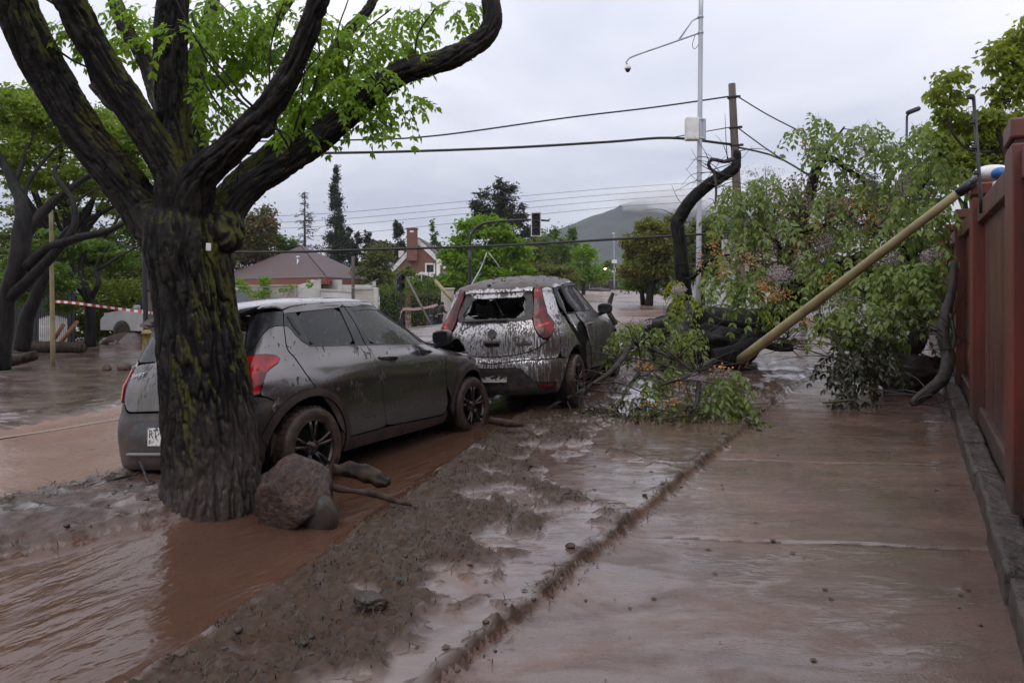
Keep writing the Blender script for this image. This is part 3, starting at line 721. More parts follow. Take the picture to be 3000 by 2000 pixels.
rear_door=[(1.05,1.239),(1.056,1.08),(1.074,1.042),(1.125,.994),(1.205,.869),(1.339,.692),(1.427,.598),(1.48,.526),(1.558,.41),(1.621,.343),(1.67,.316),(2.188,.321),(2.168,.422),(2.128,.571),(2.113,.718),(2.105,.844),(2.083,.92),(2.063,1.008),(2.052,1.045),(1.32,1.068),(1.261,1.092),(1.213,1.118),(1.156,1.167),(1.113,1.216),(1.078,1.238)]
front_door=[(2.194,.322),(3.143,.292),(3.216,.305),(3.235,.383),(3.175,.566),(3.157,.748),(3.262,.919),(3.40,.995),(3.082,1.015),(2.057,1.045),(2.063,1.008),(2.083,.92),(2.105,.844),(2.113,.718),(2.128,.571),(2.168,.422)]
rdo=panel(SW,rear_door,'rear_door',GREY,car);fdo=panel(SW,front_door,'front_door',GREY,car)
panel(SW,[(1.06,1.360),(1.145,1.385),(1.429,1.410),(1.928,1.430),(1.918,1.405),(1.852,1.382),(1.21,1.345),(1.063,1.338)],'rear_door_frame',GREY,car,inset=.001,rnd=0)
panel(SW,[(1.934,1.432),(2.276,1.438),(2.58,1.425),(2.68,1.385),(2.60,1.395),(2.276,1.405),(2.051,1.388),(1.928,1.395)],'front_door_frame',GREY,car,inset=.001,rnd=0)
quarter=[(.719,1.063),(.757,1.082),(.795,1.123),(.846,1.182),(.901,1.225),(.958,1.24),(1.046,1.24),(1.051,1.08),(1.069,1.041),(1.119,.992),(1.201,.868),(1.335,.69)]+P_(aro[::-1][7:])+[(.92,.698),(.86,.731),(.821,.745),(.824,.769),(.843,.835),(.868,.899),(.91,.936),(.96,.958),(.984,.989),(.953,1.018),(.873,1.033),(.768,1.034),(.675,1.030)]
panel(SW,quarter,'quarter_panel',GREY,car,rnd=0)
panel(SW,[(.72,1.342),(.836,1.350),(1.058,1.356),(1.046,1.243),(.958,1.244),(.901,1.228),(.846,1.186),(.795,1.127),(.757,1.086),(.721,1.068),(.70,1.075)],'rear_pillar_trim',TRIM,car,off=-.002,inset=.001,rnd=0)
dt=panel(SW,[(1.066,1.338),(1.21,1.342),(1.315,1.075),(1.263,1.097),(1.213,1.123),(1.156,1.172),(1.113,1.219),(1.078,1.241),(1.054,1.243)],'door_handle_trim',TRIM,car,off=-.003,inset=.001,rnd=0)
panel(SW,[(1.095,1.315),(1.135,1.318),(1.225,1.165),(1.212,1.160),(1.15,1.225)],'rear_door_handle',BLACK,car,off=.002,inset=0,lip=.006,h=.03)
panel(SW,[(1.214,1.343),(1.846,1.381),(1.898,1.057),(1.321,1.075)],'rear_side_window',GLR,car,off=-.009,inset=0,lip=0,rnd=1)
panel(SW,[(1.854,1.381),(1.936,1.390),(1.995,1.265),(2.040,1.054),(1.905,1.058)],'centre_pillar_trim',TRIM,car,off=-.003,inset=.001,rnd=0)
panel(SW,[(1.948,1.390),(2.045,1.383),(2.128,1.046),(2.055,1.052),(2.004,1.265)],'centre_pillar_trim',TRIM,car,off=-.003,inset=.001,rnd=0)
panel(SW,[(2.050,1.384),(2.30,1.405),(2.58,1.398),(2.70,1.345),(3.10,1.14),(3.18,1.02),(2.134,1.044)],'front_side_window',GLS,car,off=-.010,inset=0,lip=0)
wtr=[(2.045,1.386),(2.30,1.406),(2.60,1.400),(2.72,1.352),(3.13,1.155),(3.22,1.03),(3.15,1.022),(3.07,1.135),(2.68,1.315),(2.58,1.362),(2.30,1.368),(2.060,1.352)]
panel(SW,wtr,'window_surround',TRIM,car,off=-.004,inset=0,rnd=0,lip=.01)
panel(SW,[(1.3,1.081),(2.05,1.052),(3.19,1.020),(3.19,1.006),(2.05,1.040),(1.3,1.067)],'waist_seal',TRIM,car,off=.003,inset=0,rnd=0,lip=.008,h=.06)
TAIL=lampmat('red_lamp_lens',(.80,.012,.014),0,.68);TAILDK=lampmat('dark_lamp_lens',(.10,.004,.006),0)
lampo=[(.650,.995),(.694,1.018),(.768,1.031),(.872,1.03),(.951,1.015),(.98,.991),(.957,.962),(.907,.94),(.864,.901),(.839,.835),(.819,.769),(.805,.754),(.73,.753),(.66,.758),(.64,.80),(.65,.9)]
lp=panel(SW,lampo,'tail_lamp',TAIL,car,off=.012,inset=.002,lip=.03,h=.025)
for l_,sg in zip(lp,(1,-1)):
    panel(SW,[(.668,.90),(.745,.90),(.742,.86),(.668,.86)],'reverse_lens',mat('clear_lens',(.55,.40,.40),.1),l_,off=.0155,inset=.001,lip=.003,h=.03,sides=(sg,))
panel(SW,lampo,'lamp_rim',TAILDK,car,off=.006,inset=-.006,lip=.02,h=.05)
panel(SW,P_(aro)+P_(ari[::-1]),'wheel_arch_trim',ARCH,car,off=.010,inset=.001,rnd=0,lip=.03,h=.03)
panel(SW,P_(afo)+P_(afi[::-1]),'wheel_arch_trim',ARCH,car,off=.010,inset=.001,rnd=0,lip=.03,h=.03)
sill=[(1.62,.335),(1.675,.306),(2.19,.311),(3.13,.282),(3.215,.296)]+P_(afo[:3])+P_(afi[:2][::-1])+[(3.36,.205),(1.53,.205)]+P_(ari[-3:][::-1])
panel(SW,[(1.565,.38),(1.625,.338),(1.67,.308),(2.19,.313),(3.143,.284),(3.216,.297),(3.25,.33),(3.34,.20),(1.54,.20),(1.595,.262)],'sill',ARCH,car,rnd=0)
fen=[(3.405,.992),(3.270,.919),(3.163,.748),(3.180,.566)]+P_(afo[2:])+[(3.98,.60),(4.02,.70),(3.98,.80),(3.80,.905),(3.55,.968)]
panel(SW,fen,'front_fender',GREY,car,rnd=0)
um=SW.uu[-1]
fb=[(3.985,.585),(um,.62),(um,.22),(3.95,.22)]+P_(afi[::-1][:5])+P_(afo[::-1][:5])
panel(SW,[(4.0,.60),(4.25,.62),(um,.62),(um,.25),(4.05,.24),(3.99,.40)],'front_bumper',ARCH,car,rnd=0,off=-.01)
panel(SW,[(4.03,.63),(4.45,.64),(4.40,.80),(4.03,.79)],'headlamp',mat('headlamp_lens',(.45,.45,.47),.08),car,h=.05)
panel(SW,[(4.5,.64),(um,.64),(um,.80),(4.46,.80)],'grille',BLACK,car,h=.06,rnd=0)
B2=Bmir(SW)
rb=[(0,.668),(.5,.673),(.56,.692),(.612,.748),(.73,.742),(.80,.74),(.86,.727),(.92,.694)]+P_(aro[:3])+P_(ari[:3])+[(.93,.42),(.87,.30),(.80,.25),(0,.25)]
rbs=sym([q for q in rb])
panel(B2,rbs,'rear_bumper',ARCH,car,sides=(1,),rnd=0)
panel(B2,sym([(0,.605),(.355,.600),(.40,.57),(.45,.375),(0,.375)]),'plate_recess',TRIM,car,off=.003,inset=0,sides=(1,),lip=.006)
q=MB();Pq=SW.uz(np.abs(np.linspace(-.44,.44,15)),np.full(15,.372));Pq[:,1]*=-np.sign(np.linspace(-.44,.44,15))*-1
q.tube(Pq+np.array([-.012,0,0]),.014,8);q.build('bumper_strip',mat('strip_grey',(.16,.15,.145),.35),car)
tg=sym([(0,1.048),(.55,1.045),(.63,1.030),(.645,.98),(.632,.80),(.605,.755),(.55,.70),(.49,.683),(0,.680)])
panel(B2,tg,'tailgate',GREYREAR,car,sides=(1,),rnd=1)
panel(B2,sym([(0,1.385),(.50,1.378),(.70,1.338),(.69,1.08),(.60,1.058),(0,1.055)]),'rear_window',carglass('rear_glass',(.10,.105,.11),.12),car,sides=(1,),off=-.004,inset=0,lip=.004)
# roof, spoiler, windscreen, bonnet
re=rail_edge(SW,[(.78,1.362),(1.06,1.362),(1.145,1.387),(1.429,1.412),(1.928,1.432),(2.276,1.440),(2.58,1.428),(2.68,1.39)])
re2=re.copy();re2[:,1]-=.004
roof=np.concatenate([re2,[[1.30,.45],[1.32,.2],[1.33,0]]]);roof=np.concatenate([[[-.27,0],[-.25,.4]],roof])
roof=np.concatenate([roof,(roof*np.array([1,-1]))[::-1]])
panel(SW,roof,'roof',GREY,car,mapf='xy',sides=(1,),rnd=0,h=.06,inset=0)
sp=MB();ys=np.linspace(-.60,.60,13);V=[]
for y in ys:
    e=1-.12*abs(y/.6)**3;V+=[(-.20,y,1.455-.05*abs(y/.6)**2.5),(-.33,y*e,1.435-.05*abs(y/.6)**2.5),(-.445+.05*abs(y/.6)**2,y*e,1.405-.045*abs(y/.6)**2.5),(-.44+.05*abs(y/.6)**2,y*e,1.385-.045*abs(y/.6)**2.5),(-.30,y*e,1.375-.05*abs(y/.6)**2.5)]
F=[(i*5+j,i*5+(j+1)%5,i*5+5+(j+1)%5,i*5+5+j) for i in range(12) for j in range(5)]+[(0,1,2,3,4)[::-1],tuple(range(60,65))]
sp.add(V,F,False);spo=sp.build('roof_spoiler',GREY,car)
panel(SW,[(2.74,1.40),(3.0,1.425),(um,1.425),(um,1.0),(3.42,1.0),(3.18,1.155)],'windscreen',GLS,car,off=-.006,inset=0,lip=0,h=.08,rnd=0)
panel(SW,[(2.60,1.425),(2.74,1.415),(3.19,1.165),(3.44,1.005),(3.36,1.002),(3.13,1.155),(2.68,1.375)],'windscreen_pillar',TRIM,car,off=.003,inset=.001,rnd=0)
def crumple(Q):
    k=np.exp(-((Q[:,0]-2.42)/.22)**2);Q=Q.copy();Q[:,2]+=.115*k*(1+.25*np.sin(Q[:,1]*5))-.07*sstep(2.45,2.75,Q[:,0])+.03;return Q
bo=[(2.05,0),(2.04,.35),(2.0,.62),(2.10,.735),(2.4,.73),(2.66,.69),(2.72,.4),(2.74,0)]
bo=np.array(bo+[(x,-y) for x,y in bo[::-1]][1:-1]) if False else np.concatenate([np.array(bo),(np.array(bo)*[1,-1])[::-1]])
panel(SW,bo,'bonnet',GREY,car,mapf='xy',sides=(1,),rnd=0,h=.05,warp=crumple,lip=.02)
# handles, mirror, aerial, badges, plate
for sd,fd in ((1,fdo[0]),(-1,fdo[1])):
    a=SW.uz(np.array([2.143,2.24,2.34,2.386]),np.array([.925,.915,.905,.897]));n=SW.normal(a)
    m=MB();g=a+n*np.array([[.004],[.034],[.034],[.006]]);g[:,1]*=sd;m.tube(spline(g,.02),.0125,8);m.build('door_handle',GREY,fd)
    panel(SW,[(2.25,.94),(2.36,.925),(2.37,.86),(2.27,.87)],'handle_cup',TRIM,fd,off=.001,inset=0,lip=0,h=.03,sides=(sd,))
mirror(car,(1.80,-.93,1.06),TRIM,1);mirror(car,(1.80,-.93,1.06),TRIM,-1)
m=MB();m.tube([(-.10,.0,1.475),(-.22,.0,1.60),(-.33,.0,1.71)],[.006,.004,.003],6);m.box((-.09,0,1.478),(.09,.05,.035),bev=.012);m.build('aerial',BLACKMETAL,car)
CHROME=mat('chrome',(.75,.75,.78),.12,1.)
def on_rear(body,u,z,o=.004):
    P=body.uz(np.array([abs(u)]),np.array([z]));P[:,1]*=(1 if u>=0 else -1);N=body.normal(P);return P+N*o,Vector((P+N*o)[0])
PP,loc=on_rear(SW,0,.935,.006);R_=rear_rot(SW,PP)
# slanted double-hook emblem
s_=.052;em=[(.55,1.),(1.,.55),(.62,.18),(-.02,.78),(-.42,.38),(.5,-.5),(.95,-.08),(.98,-.35),(.0,-1.05),(-.98,-.15),(-.95,.38)]
em=[(0,1.0),(.92,.36),(.60,.12),(.05,.48),(-.35,.20),(.96,-.42),(0,-1.0),(-.92,-.36),(-.60,-.12),(-.05,-.48),(.35,-.20),(-.96,.42)]
m=MB();m.poly([(x*s_,y*s_,0) for x,y in em],(0,0,.006));e=m.build('emblem',CHROME,car);e.matrix_local=Matrix.Translation(loc)@R_.to_4x4()
PP,loc=on_rear(SW,-.50,.955,.004);text_mesh('SWIFT','badge_lettering',.048,CHROME,car,loc,rear_rot(SW,PP),.002,scx=1.25)
PP,loc=on_rear(SW,0,.50,.018);R_=rear_rot(SW,PP)
PLT=mat('plate_white',(.62,.61,.58),.5,build=speck(.50,.62,(.66,.65,.62),(.12,.085,.07),30.,bs=.1))
m=MB();m.box((0,0,0),(.36,.13,.006),bev=.002);pl=m.build('number_plate',PLT,car);pl.matrix_local=Matrix.Translation(loc)@R_.to_4x4()
text_mesh('RT\u00b7','plate_lettering',.088,BLACK,pl,Vector((-.105,.018,.0035)),Matrix.Identity(3),.0008,scx=.95)
common(SW,car,2.7,.305,2.45)
for x,st_ in ((0,0),(2.45,-.06)):
    for sd in (1,-1): wheel(car,(x,-.765*sd,.305),sd,.308,st_)
m=MB();m.tube([(-.35,-.45,.24),(.6,-.4,.22)],.03,8);m.build('exhaust_pipe',DARK,car);m=MB();m.tube([(0,-.7,.3),(0,.7,.3)],.05,8);m.build('axle',DARK,car)
SCL=1.045
place(car,(-2.2223*SCL,5.4981*SCL,1.6-1.6076*SCL),rot3(1.114,.0265,-.1092),SCL)
# =========================================================== silver hatchback wrecked by the flood
car2=thing('hatchback','silver hatchback caked in dark mud streaks with smashed rear window','car')
SILV=carpaint('mud_streaked_silver',(.47,.455,.455),.92,.22,.16,.42,.575,mudc=(.058,.040,.032),streak=.555,top=.66,cover=.48)
MUDM=mat('caked_mud',(.05,.037,.031),.5,build=speck(.35,.65,(.040,.029,.024),(.082,.062,.054),8.,bs=.9,bd=.02))
TRIM2=mat('muddy_black_trim',(.02,.017,.015),.5,build=speck(.45,.65,(.014,.012,.011),(.048,.035,.029),16.,bs=.5))
TL2=lampmat('muddy_red_lens',(.20,.008,.008),0,.56,.15)
BM=Bmir(MG)
aro=arc_uz(MG,0,A0,.425,160,-2);afo=arc_uz(MG,2.52,A0,.425,182,20)
lampR=[(.64,1.432),(.755,1.440),(.749,1.305),(.752,1.202),(.748,1.135),(.815,1.02),(.772,.935),(.692,.845),(.639,.86),(.578,.913),(.548,.99),(.550,1.078),(.590,1.232)]
lp=panel(MG,lampR,'tail_lamp',TL2,car2,off=.014,lip=.03,h=.03)
for l_,sg in zip(lp,(1,-1)): panel(MG,[(.60,1.0),(.74,1.035),(.735,1.015),(.60,.98)],'indicator_strip',lampmat('bright_red_lens',(.75,.03,.016),0,.6,.3),l_,off=.017,inset=0,lip=.003,h=.03,sides=(sg,),rnd=0)
frame=[(0,1.395),(.51,1.402),(.60,1.392),(.582,1.232),(.542,1.085),(.40,1.07),(0,1.068)]
fr=sym(frame)
r_=np.random.default_rng(5)
hb=np.array([(-.50,1.16),(-.47,1.25),(-.44,1.325),(-.36,1.340),(-.28,1.352),(-.22,1.338),(-.12,1.350),(-.05,1.335),(.06,1.343),(.14,1.352),(.24,1.346),(.36,1.350),(.47,1.345),(.485,1.31),(.47,1.22),(.445,1.13),(.38,1.115),(.30,1.098),(.22,1.105),(.10,1.095),(-.05,1.108),(-.2,1.10),(-.35,1.112),(-.46,1.105)])
hd=dens(hb,.03);hd=hd+r_.normal(0,.0045,hd.shape)
panel(BM,fr,'rear_window_frame',TRIM2,car2,sides=(1,),off=-.006,inset=0,rnd=0,hole=hd,lip=.012,h=.03)
SHARD=carglass('shattered_glass',(.5,.52,.52),.35,(.30,.29,.28),.55)
for k,(u0,z0,u1,z1,u2,z2) in enumerate([(-.48,1.15,-.44,1.32,-.42,1.20),(.47,1.32,.465,1.15,.425,1.24),(.30,1.10,.46,1.12,.44,1.19),(-.2,1.35,-.05,1.34,-.12,1.31),(-.46,1.11,-.30,1.11,-.43,1.16)]):
    panel(BM,[(u0,z0),(u1,z1),(u2,z2)],'glass_shard',SHARD,car2,sides=(1,),off=-.012,inset=0,rnd=0,lip=.004,h=.05)
m=MB();u=np.linspace(-.50,.20,14);P=MG.uz(np.abs(u),1.085-.018*np.abs(u)+.0);P[:,1]*=np.where(u<0,-1,1);P[:,0]-=.02;m.tube(P,[.012]*14,6);m.build('rear_wiper',TRIM2,car2)
panel(BM,sym([(0,1.455),(.50,1.452),(.63,1.440),(.60,1.398),(.51,1.406),(0,1.400)]),'roof_spoiler',SILV,car2,sides=(1,),off=.012,inset=0,rnd=0,lip=.05,h=.03)
def dent(Q):
    Q=Q.copy();k=np.exp(-((Q[:,1]-.25)/.25)**2-((Q[:,2]-1.02)/.07)**2);Q[:,0]+=.035*k;k=np.exp(-((Q[:,1]+.12)/.12)**2-((Q[:,2]-1.04)/.05)**2);Q[:,0]+=.02*k;return Q
tgl=[(0,1.062),(.40,1.064),(.535,1.078),(.541,.99),(.570,.91),(.635,.852),(.685,.838),(.586,.769),(.467,.718),(.285,.684),(0,.662)]
tgo=panel(BM,sym(tgl),'tailgate',SILV,car2,sides=(1,),rnd=0,warp=dent,h=.03)[0]
ub=[(0,.657),(.285,.679),(.467,.713),(.590,.764),(.694,.836),(.775,.930),(.822,1.015),(.86,.93),(.87,.80),(.86,.70),(.80,.632),(.40,.627),(0,.592)]
panel(BM,sym(ub),'bumper_upper',SILV,car2,sides=(1,),rnd=0,off=.004)
lb=[(0,.588),(.40,.622),(.80,.628),(.95,.612)]+P_(aro[1:5])+[(.955,.50),(.90,.38),(.80,.24),(.76,.235),(.755,.365),(.5,.385),(.447,.437),(.345,.53),(.282,.545),(0,.535)]
panel(BM,sym(lb),'rear_bumper',SILV,car2,sides=(1,),rnd=0)
panel(BM,sym([(0,.533),(.282,.543),(.343,.528),(.445,.435),(.498,.383),(.752,.363),(.757,.24),(.60,.225),(0,.215)]),'lower_valance',TRIM2,car2,sides=(1,),off=-.012,inset=0,rnd=0,lip=.01)
panel(MG,[(.527,.360),(.742,.350),(.742,.308),(.525,.315)],'reflector',TAILDK,car2,off=.002,lip=.01,h=.05)
PP,loc=on_rear(MG,.0,.445,.004);R_=rear_rot(MG,PP)
m=MB();m.box((0,0,0),(.36,.13,.006),bev=.002)
pl=m.build('number_plate',mat('smeared_plate',(.3,.28,.26),.5,build=lambda nt,b:L(nt,mixc(nt,ramp(nt,math_(nt,'ADD',noise(nt,objc(nt),26.,4),math_(nt,'MULTIPLY',nd(nt,'SeparateXYZ',None,{0:objc(nt)}).outputs[1],4.2)),[(.36,0.),(.50,1.)]),(.50,.46,.43),(.022,.017,.015)),b.inputs['Base Color'])),car2);pl.matrix_local=Matrix.Translation(loc)@R_.to_4x4()
# octagon badge, boot pull and lettering, all under mud
PP,loc=on_rear(MG,0.,.925,.006);R_=rear_rot(MG,PP);a=np.arange(8)*math.pi/4+math.pi/8
m=MB();m.poly(np.stack([.058*np.cos(a),.058*np.sin(a),0*a],1),(0,0,.008));e=m.build('badge',TRIM2,tgo);e.matrix_local=Matrix.Translation(loc)@R_.to_4x4()
m=MB();P8=np.stack([.052*np.cos(a),.052*np.sin(a),0*a+.009],1);m.tube(np.concatenate([P8,P8[:1]]),.004,6,False);m.build('badge_ring',SILV,e)
text_mesh('MG','badge_lettering',.05,SILV,e,Vector((0,0,.009)),Matrix.Identity(3),.002)
PP,loc=on_rear(MG,.0,.835,.008);R_=rear_rot(MG,PP)
m=MB();m.box((0,0,0),(.20,.035,.022),bev=.008);e=m.build('tailgate_pull',SILV,tgo);e.matrix_local=Matrix.Translation(loc)@R_.to_4x4()
m=MB();m.box((0,-.035,-.004),(.17,.035,.006),bev=.002);m.build('pull_recess',DARK,e)
PP,loc=on_rear(MG,.40,.80,.004);m=MB();m.box((0,0,0),(.17,.026,.006),bev=.002);e=m.build('script_badge',TRIM2,tgo);e.matrix_local=Matrix.Translation(loc)@rear_rot(MG,PP).to_4x4()
# flanks
qp=[(.765,1.438),(.90,1.442),(.990,1.415),(.984,1.215),(.997,1.125),(1.10,1.075),(1.180,.918),(1.330,.80)]+P_(aro[::-1][9:])+[(.955,.618),(.87,.64),(.868,.70),(.878,.80),(.868,.93),(.828,1.03),(.757,1.138),(.760,1.202),(.757,1.305)]
qps=panel(MG,qp,'quarter_panel',SILV,car2,rnd=0)
fu=chaikin([(.879,.916),(.937,.917),(1.003,.849),(1.022,.779),(.971,.755),(.897,.802),(.865,.861)],2)
panel(MG,fu,'fuel_flap',SILV,qps[0],off=.004,inset=0,lip=.006,rnd=0,sides=(1,),h=.03)
def push(Q):
    Q=Q.copy();k=np.exp(-((Q[:,0]-.45)/.35)**2-((Q[:,2]-.75)/.4)**2);Q[:,1]+=.045*k+.012*np.sin(Q[:,2]*17)*k;return Q
rd=[(1.225,1.10),(1.236,1.09),(1.374,1.003),(1.552,.825),(1.70,.70),(1.86,.55),(2.0,.43),(2.06,.33),(2.20,.322),(2.22,.433),(2.108,.65),(1.955,.817),(1.850,.977),(1.700,1.095),(1.48,1.10)]
rdo=panel(MG,rd,'rear_door',SILV,car2,warp=push,rnd=0,off=-.006,lip=.03)
panel(MG,[(1.035,1.41),(1.10,1.425),(1.375,1.437),(1.36,1.42),(1.13,1.385),(1.118,1.232),(1.236,1.10),(1.215,1.085),(1.06,1.22)],'rear_door_frame',TRIM2,car2,off=-.008,inset=0,rnd=0,lip=.02)
panel(MG,[(1.13,1.385),(1.24,1.40),(1.30,1.25),(1.28,1.11),(1.236,1.105),(1.125,1.232)],'rear_side_window',carglass('muddy_side_glass',(.3,.31,.31),.45,(.11,.09,.08),.52),car2,off=-.02,inset=0,lip=0,rnd=0)
fd=[(2.235,.335),(3.36,.262),(3.40,.32),(3.30,.45),(3.26,.60),(3.30,.80),(3.42,.94),(3.47,1.03),(3.10,1.07),(2.5,1.085),(1.79,1.093),(1.715,1.093),(1.860,.977),(1.966,.817),(2.118,.65),(2.23,.433)]
fdo=panel(MG,fd,'front_door',SILV,car2,rnd=0)
panel(MG,[(1.386,1.440),(1.90,1.470),(2.35,1.470),(2.66,1.40),(3.05,1.22),(3.42,1.04),(3.36,1.03),(3.0,1.19),(2.62,1.352),(2.30,1.435),(1.90,1.44),(1.56,1.425),(1.66,1.30),(1.86,1.10),(1.72,1.10),(1.488,1.256)],'front_door_frame',TRIM2,car2,off=-.002,inset=0,rnd=0,lip=.02)
panel(MG,[(1.56,1.425),(1.90,1.44),(2.30,1.435),(2.62,1.352),(3.0,1.19),(3.34,1.04),(2.6,1.085),(1.87,1.097),(1.66,1.30)],'front_side_window',carglass('speckled_side_glass',(.25,.27,.28),.42,(.13,.125,.125),.50),car2,off=-.012,inset=0,lip=0,rnd=0)
for sd,o in ((1,fdo[0]),(-1,fdo[1])):
    a=MG.uz(np.array([2.02,2.08,2.16,2.2]),np.array([.93,.925,.92,.915]));n=MG.normal(a);g=a+n*np.array([[.004],[.032],[.032],[.005]]);g[:,1]*=sd
    m=MB();m.tube(spline(g,.02),.014,8);m.build('door_handle',SILV,o)
fen=[(3.48,1.02),(3.425,.935),(3.31,.80),(3.27,.62),(3.28,.50)]+P_(afo[2:])+[(4.12,.55),(4.18,.68),(4.1,.80),(3.9,.90),(3.6,.98)]
panel(MG,fen,'front_fender',SILV,car2,rnd=0)
um=MG.uu[-1]
panel(MG,[(4.13,.55),(4.22,.70),(um,.66),(um,.22),(4.15,.22),(4.08,.36)],'front_bumper',TRIM2,car2,rnd=0)
panel(MG,[(4.2,.71),(4.60,.68),(4.5,.82),(4.15,.80)],'headlamp',mat('headlamp_lens_muddy',(.3,.29,.28),.2),car2,h=.05)
panel(MG,[(1.60,.30),(2.2,.31),(3.37,.25),(3.42,.19),(1.58,.20)],'sill',TRIM2,car2,rnd=0)
re=rail_edge(MG,[(.66,1.45),(.80,1.448),(1.0,1.428),(1.10,1.43),(1.386,1.446),(1.90,1.476),(2.35,1.476),(2.67,1.405)])
roof=np.concatenate([[[-.33,0],[-.325,.3]],re,[[1.30,.45],[1.33,.2],[1.34,0]]]);roof=np.concatenate([roof,(roof*np.array([1,-1]))[::-1]])
def bury(Q):
    Q=Q.copy();Q[:,2]+=.010*fbm(Q[:,0]*5,Q[:,1]*5,3.,4)+.012*sstep(.1,.35,fbm(Q[:,0]*9,Q[:,1]*9,1.,3));return Q
panel(MG,roof,'roof',SILV,car2,mapf='xy',sides=(1,),rnd=0,h=.035,inset=0,warp=bury)
x=RNG.uniform(-.25,1.1,150);y=RNG.uniform(-.55,.55,150);Q=MG.top(x,y);VV=[];FF=[]
for i in range(150):
    r=RNG.uniform(.004,.014) if i>3 else .028
    VV.append(rock(IV2,i*2.1,.5,4)*np.array([r,r,r*.6])+Q[i]+[0,0,r*.3]);FF.append(IF2+len(IV2)*i)
mesh('roof_mud_clods',np.concatenate(VV),np.concatenate(FF),CLOD,car2,kind='stuff')
panel(MG,[(2.74,1.40),(3.0,1.44),(um,1.46),(um,1.04),(3.60,1.04),(3.2,1.20)],'windscreen',SHARD,car2,off=-.006,inset=0,lip=0,h=.08,rnd=0)
panel(MG,[(2.62,1.43),(2.74,1.42),(3.22,1.21),(3.62,1.05),(3.44,1.04),(3.07,1.22),(2.68,1.40)],'windscreen_pillar',TRIM2,car2,inset=0,rnd=0)
bo=np.array([(2.15,0),(2.13,.35),(2.05,.62),(2.2,.74),(2.6,.72),(2.95,.62),(3.02,.3),(3.05,0)]);bo=np.concatenate([bo,(bo*[1,-1])[::-1]])
panel(MG,bo,'bonnet',SILV,car2,mapf='xy',sides=(1,),rnd=0,h=.06)
mirror(car2,(1.66,-.90,1.09),TRIM2,1);mirror(car2,(1.66,-.90,1.09),TRIM2,-1)
common(MG,car2,3.0,.31,2.52)
m=MB();m.box((-.05,0,.98),(.32,1.2,.10),bev=.03);m.box((-.15,.1,1.02),(.3,.5,.08),bev=.02);m.build('parcel_shelf',TRIM2,car2)
for x in (0,2.52):
    for sd in (1,-1): wheel(car2,(x+.02,-.77*sd,.30),sd,.312,-.05 if x else 0,5)
m=MB();m.tube([(0,-.7,.3),(0,.7,.3)],.05,8);m.build('axle',DARK,car2)
place(car2,np.array([.004*SCL,8.4678*SCL,1.6-1.4652*SCL]),rot3(1.2449,-.0166,-.0504),SCL)
# ------------------------------------------------------------------ plants
def barkmat(name,c1,c2,moss=None,mosst=.55,mud=False,rough=.75,ridge=False):
    def f(nt,b):
        v=objc(nt);g=nd(nt,'NewGeometry');n=noise(nt,v,14.,6,sc3=(1,1,.3))
        c=mixc(nt,ramp(nt,n,[(.38,0.),(.62,1.)]),c1,c2);r=ramp(nt,noise(nt,v,5.,3),[(.3,rough-.25),(.7,rough)])
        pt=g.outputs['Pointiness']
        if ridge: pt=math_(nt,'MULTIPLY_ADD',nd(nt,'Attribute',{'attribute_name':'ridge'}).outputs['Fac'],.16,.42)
        c=mixc(nt,ramp(nt,pt,[(.44,0.),(.53,1.)]),[q*.5 for q in c1],c)  # furrows darkened in the colour to deepen the shade of the relief
        if moss:
            ns=nd(nt,'SeparateXYZ',None,{0:g.outputs['Normal']})
            k=math_(nt,'ADD',math_(nt,'MULTIPLY',ns.outputs[0],.16),math_(nt,'MULTIPLY',ns.outputs[2],.22))
            k=math_(nt,'ADD',k,math_(nt,'MULTIPLY',pt,.55))
            k=math_(nt,'ADD',k,math_(nt,'MULTIPLY',noise(nt,v,3.2,5,.65,sc3=(1.6,1.6,.45)),1.))
            kk=ramp(nt,k,[(mosst+.31,0.),(mosst+.47,1.)])
            c=mixc(nt,kk,c,mixc(nt,noise(nt,v,7.,3),moss[0],moss[1]))
        if mud:
            P=nd(nt,'SeparateXYZ',None,{0:g.outputs['Position']});ns=nd(nt,'SeparateXYZ',None,{0:g.outputs['Normal']})
            hh=math_(nt,'ADD',P.outputs[2],math_(nt,'MULTIPLY_ADD',noise(nt,v,4.,4),-.5,.25))
            hh=math_(nt,'ADD',hh,math_(nt,'MULTIPLY',ns.outputs[0],-.34))
            k=nd(nt,'MapRange',None,{'Value':hh,1:.30,2:.62,3:1.,4:0.}).outputs[0]
            c=mixc(nt,math_(nt,'MULTIPLY',k,.85),c,mixc(nt,noise(nt,v,30.,3),(.040,.030,.026),(.085,.065,.058)))
            r=math_(nt,'MULTIPLY_ADD',k,-.25,r)
        L(nt,c,b.inputs['Base Color']);L(nt,r,b.inputs['Roughness']);bump(nt,b,noise(nt,v,60.,5,sc3=(1,1,.5)),.7,.006)
    return mat(name,build=f,spec=.16)
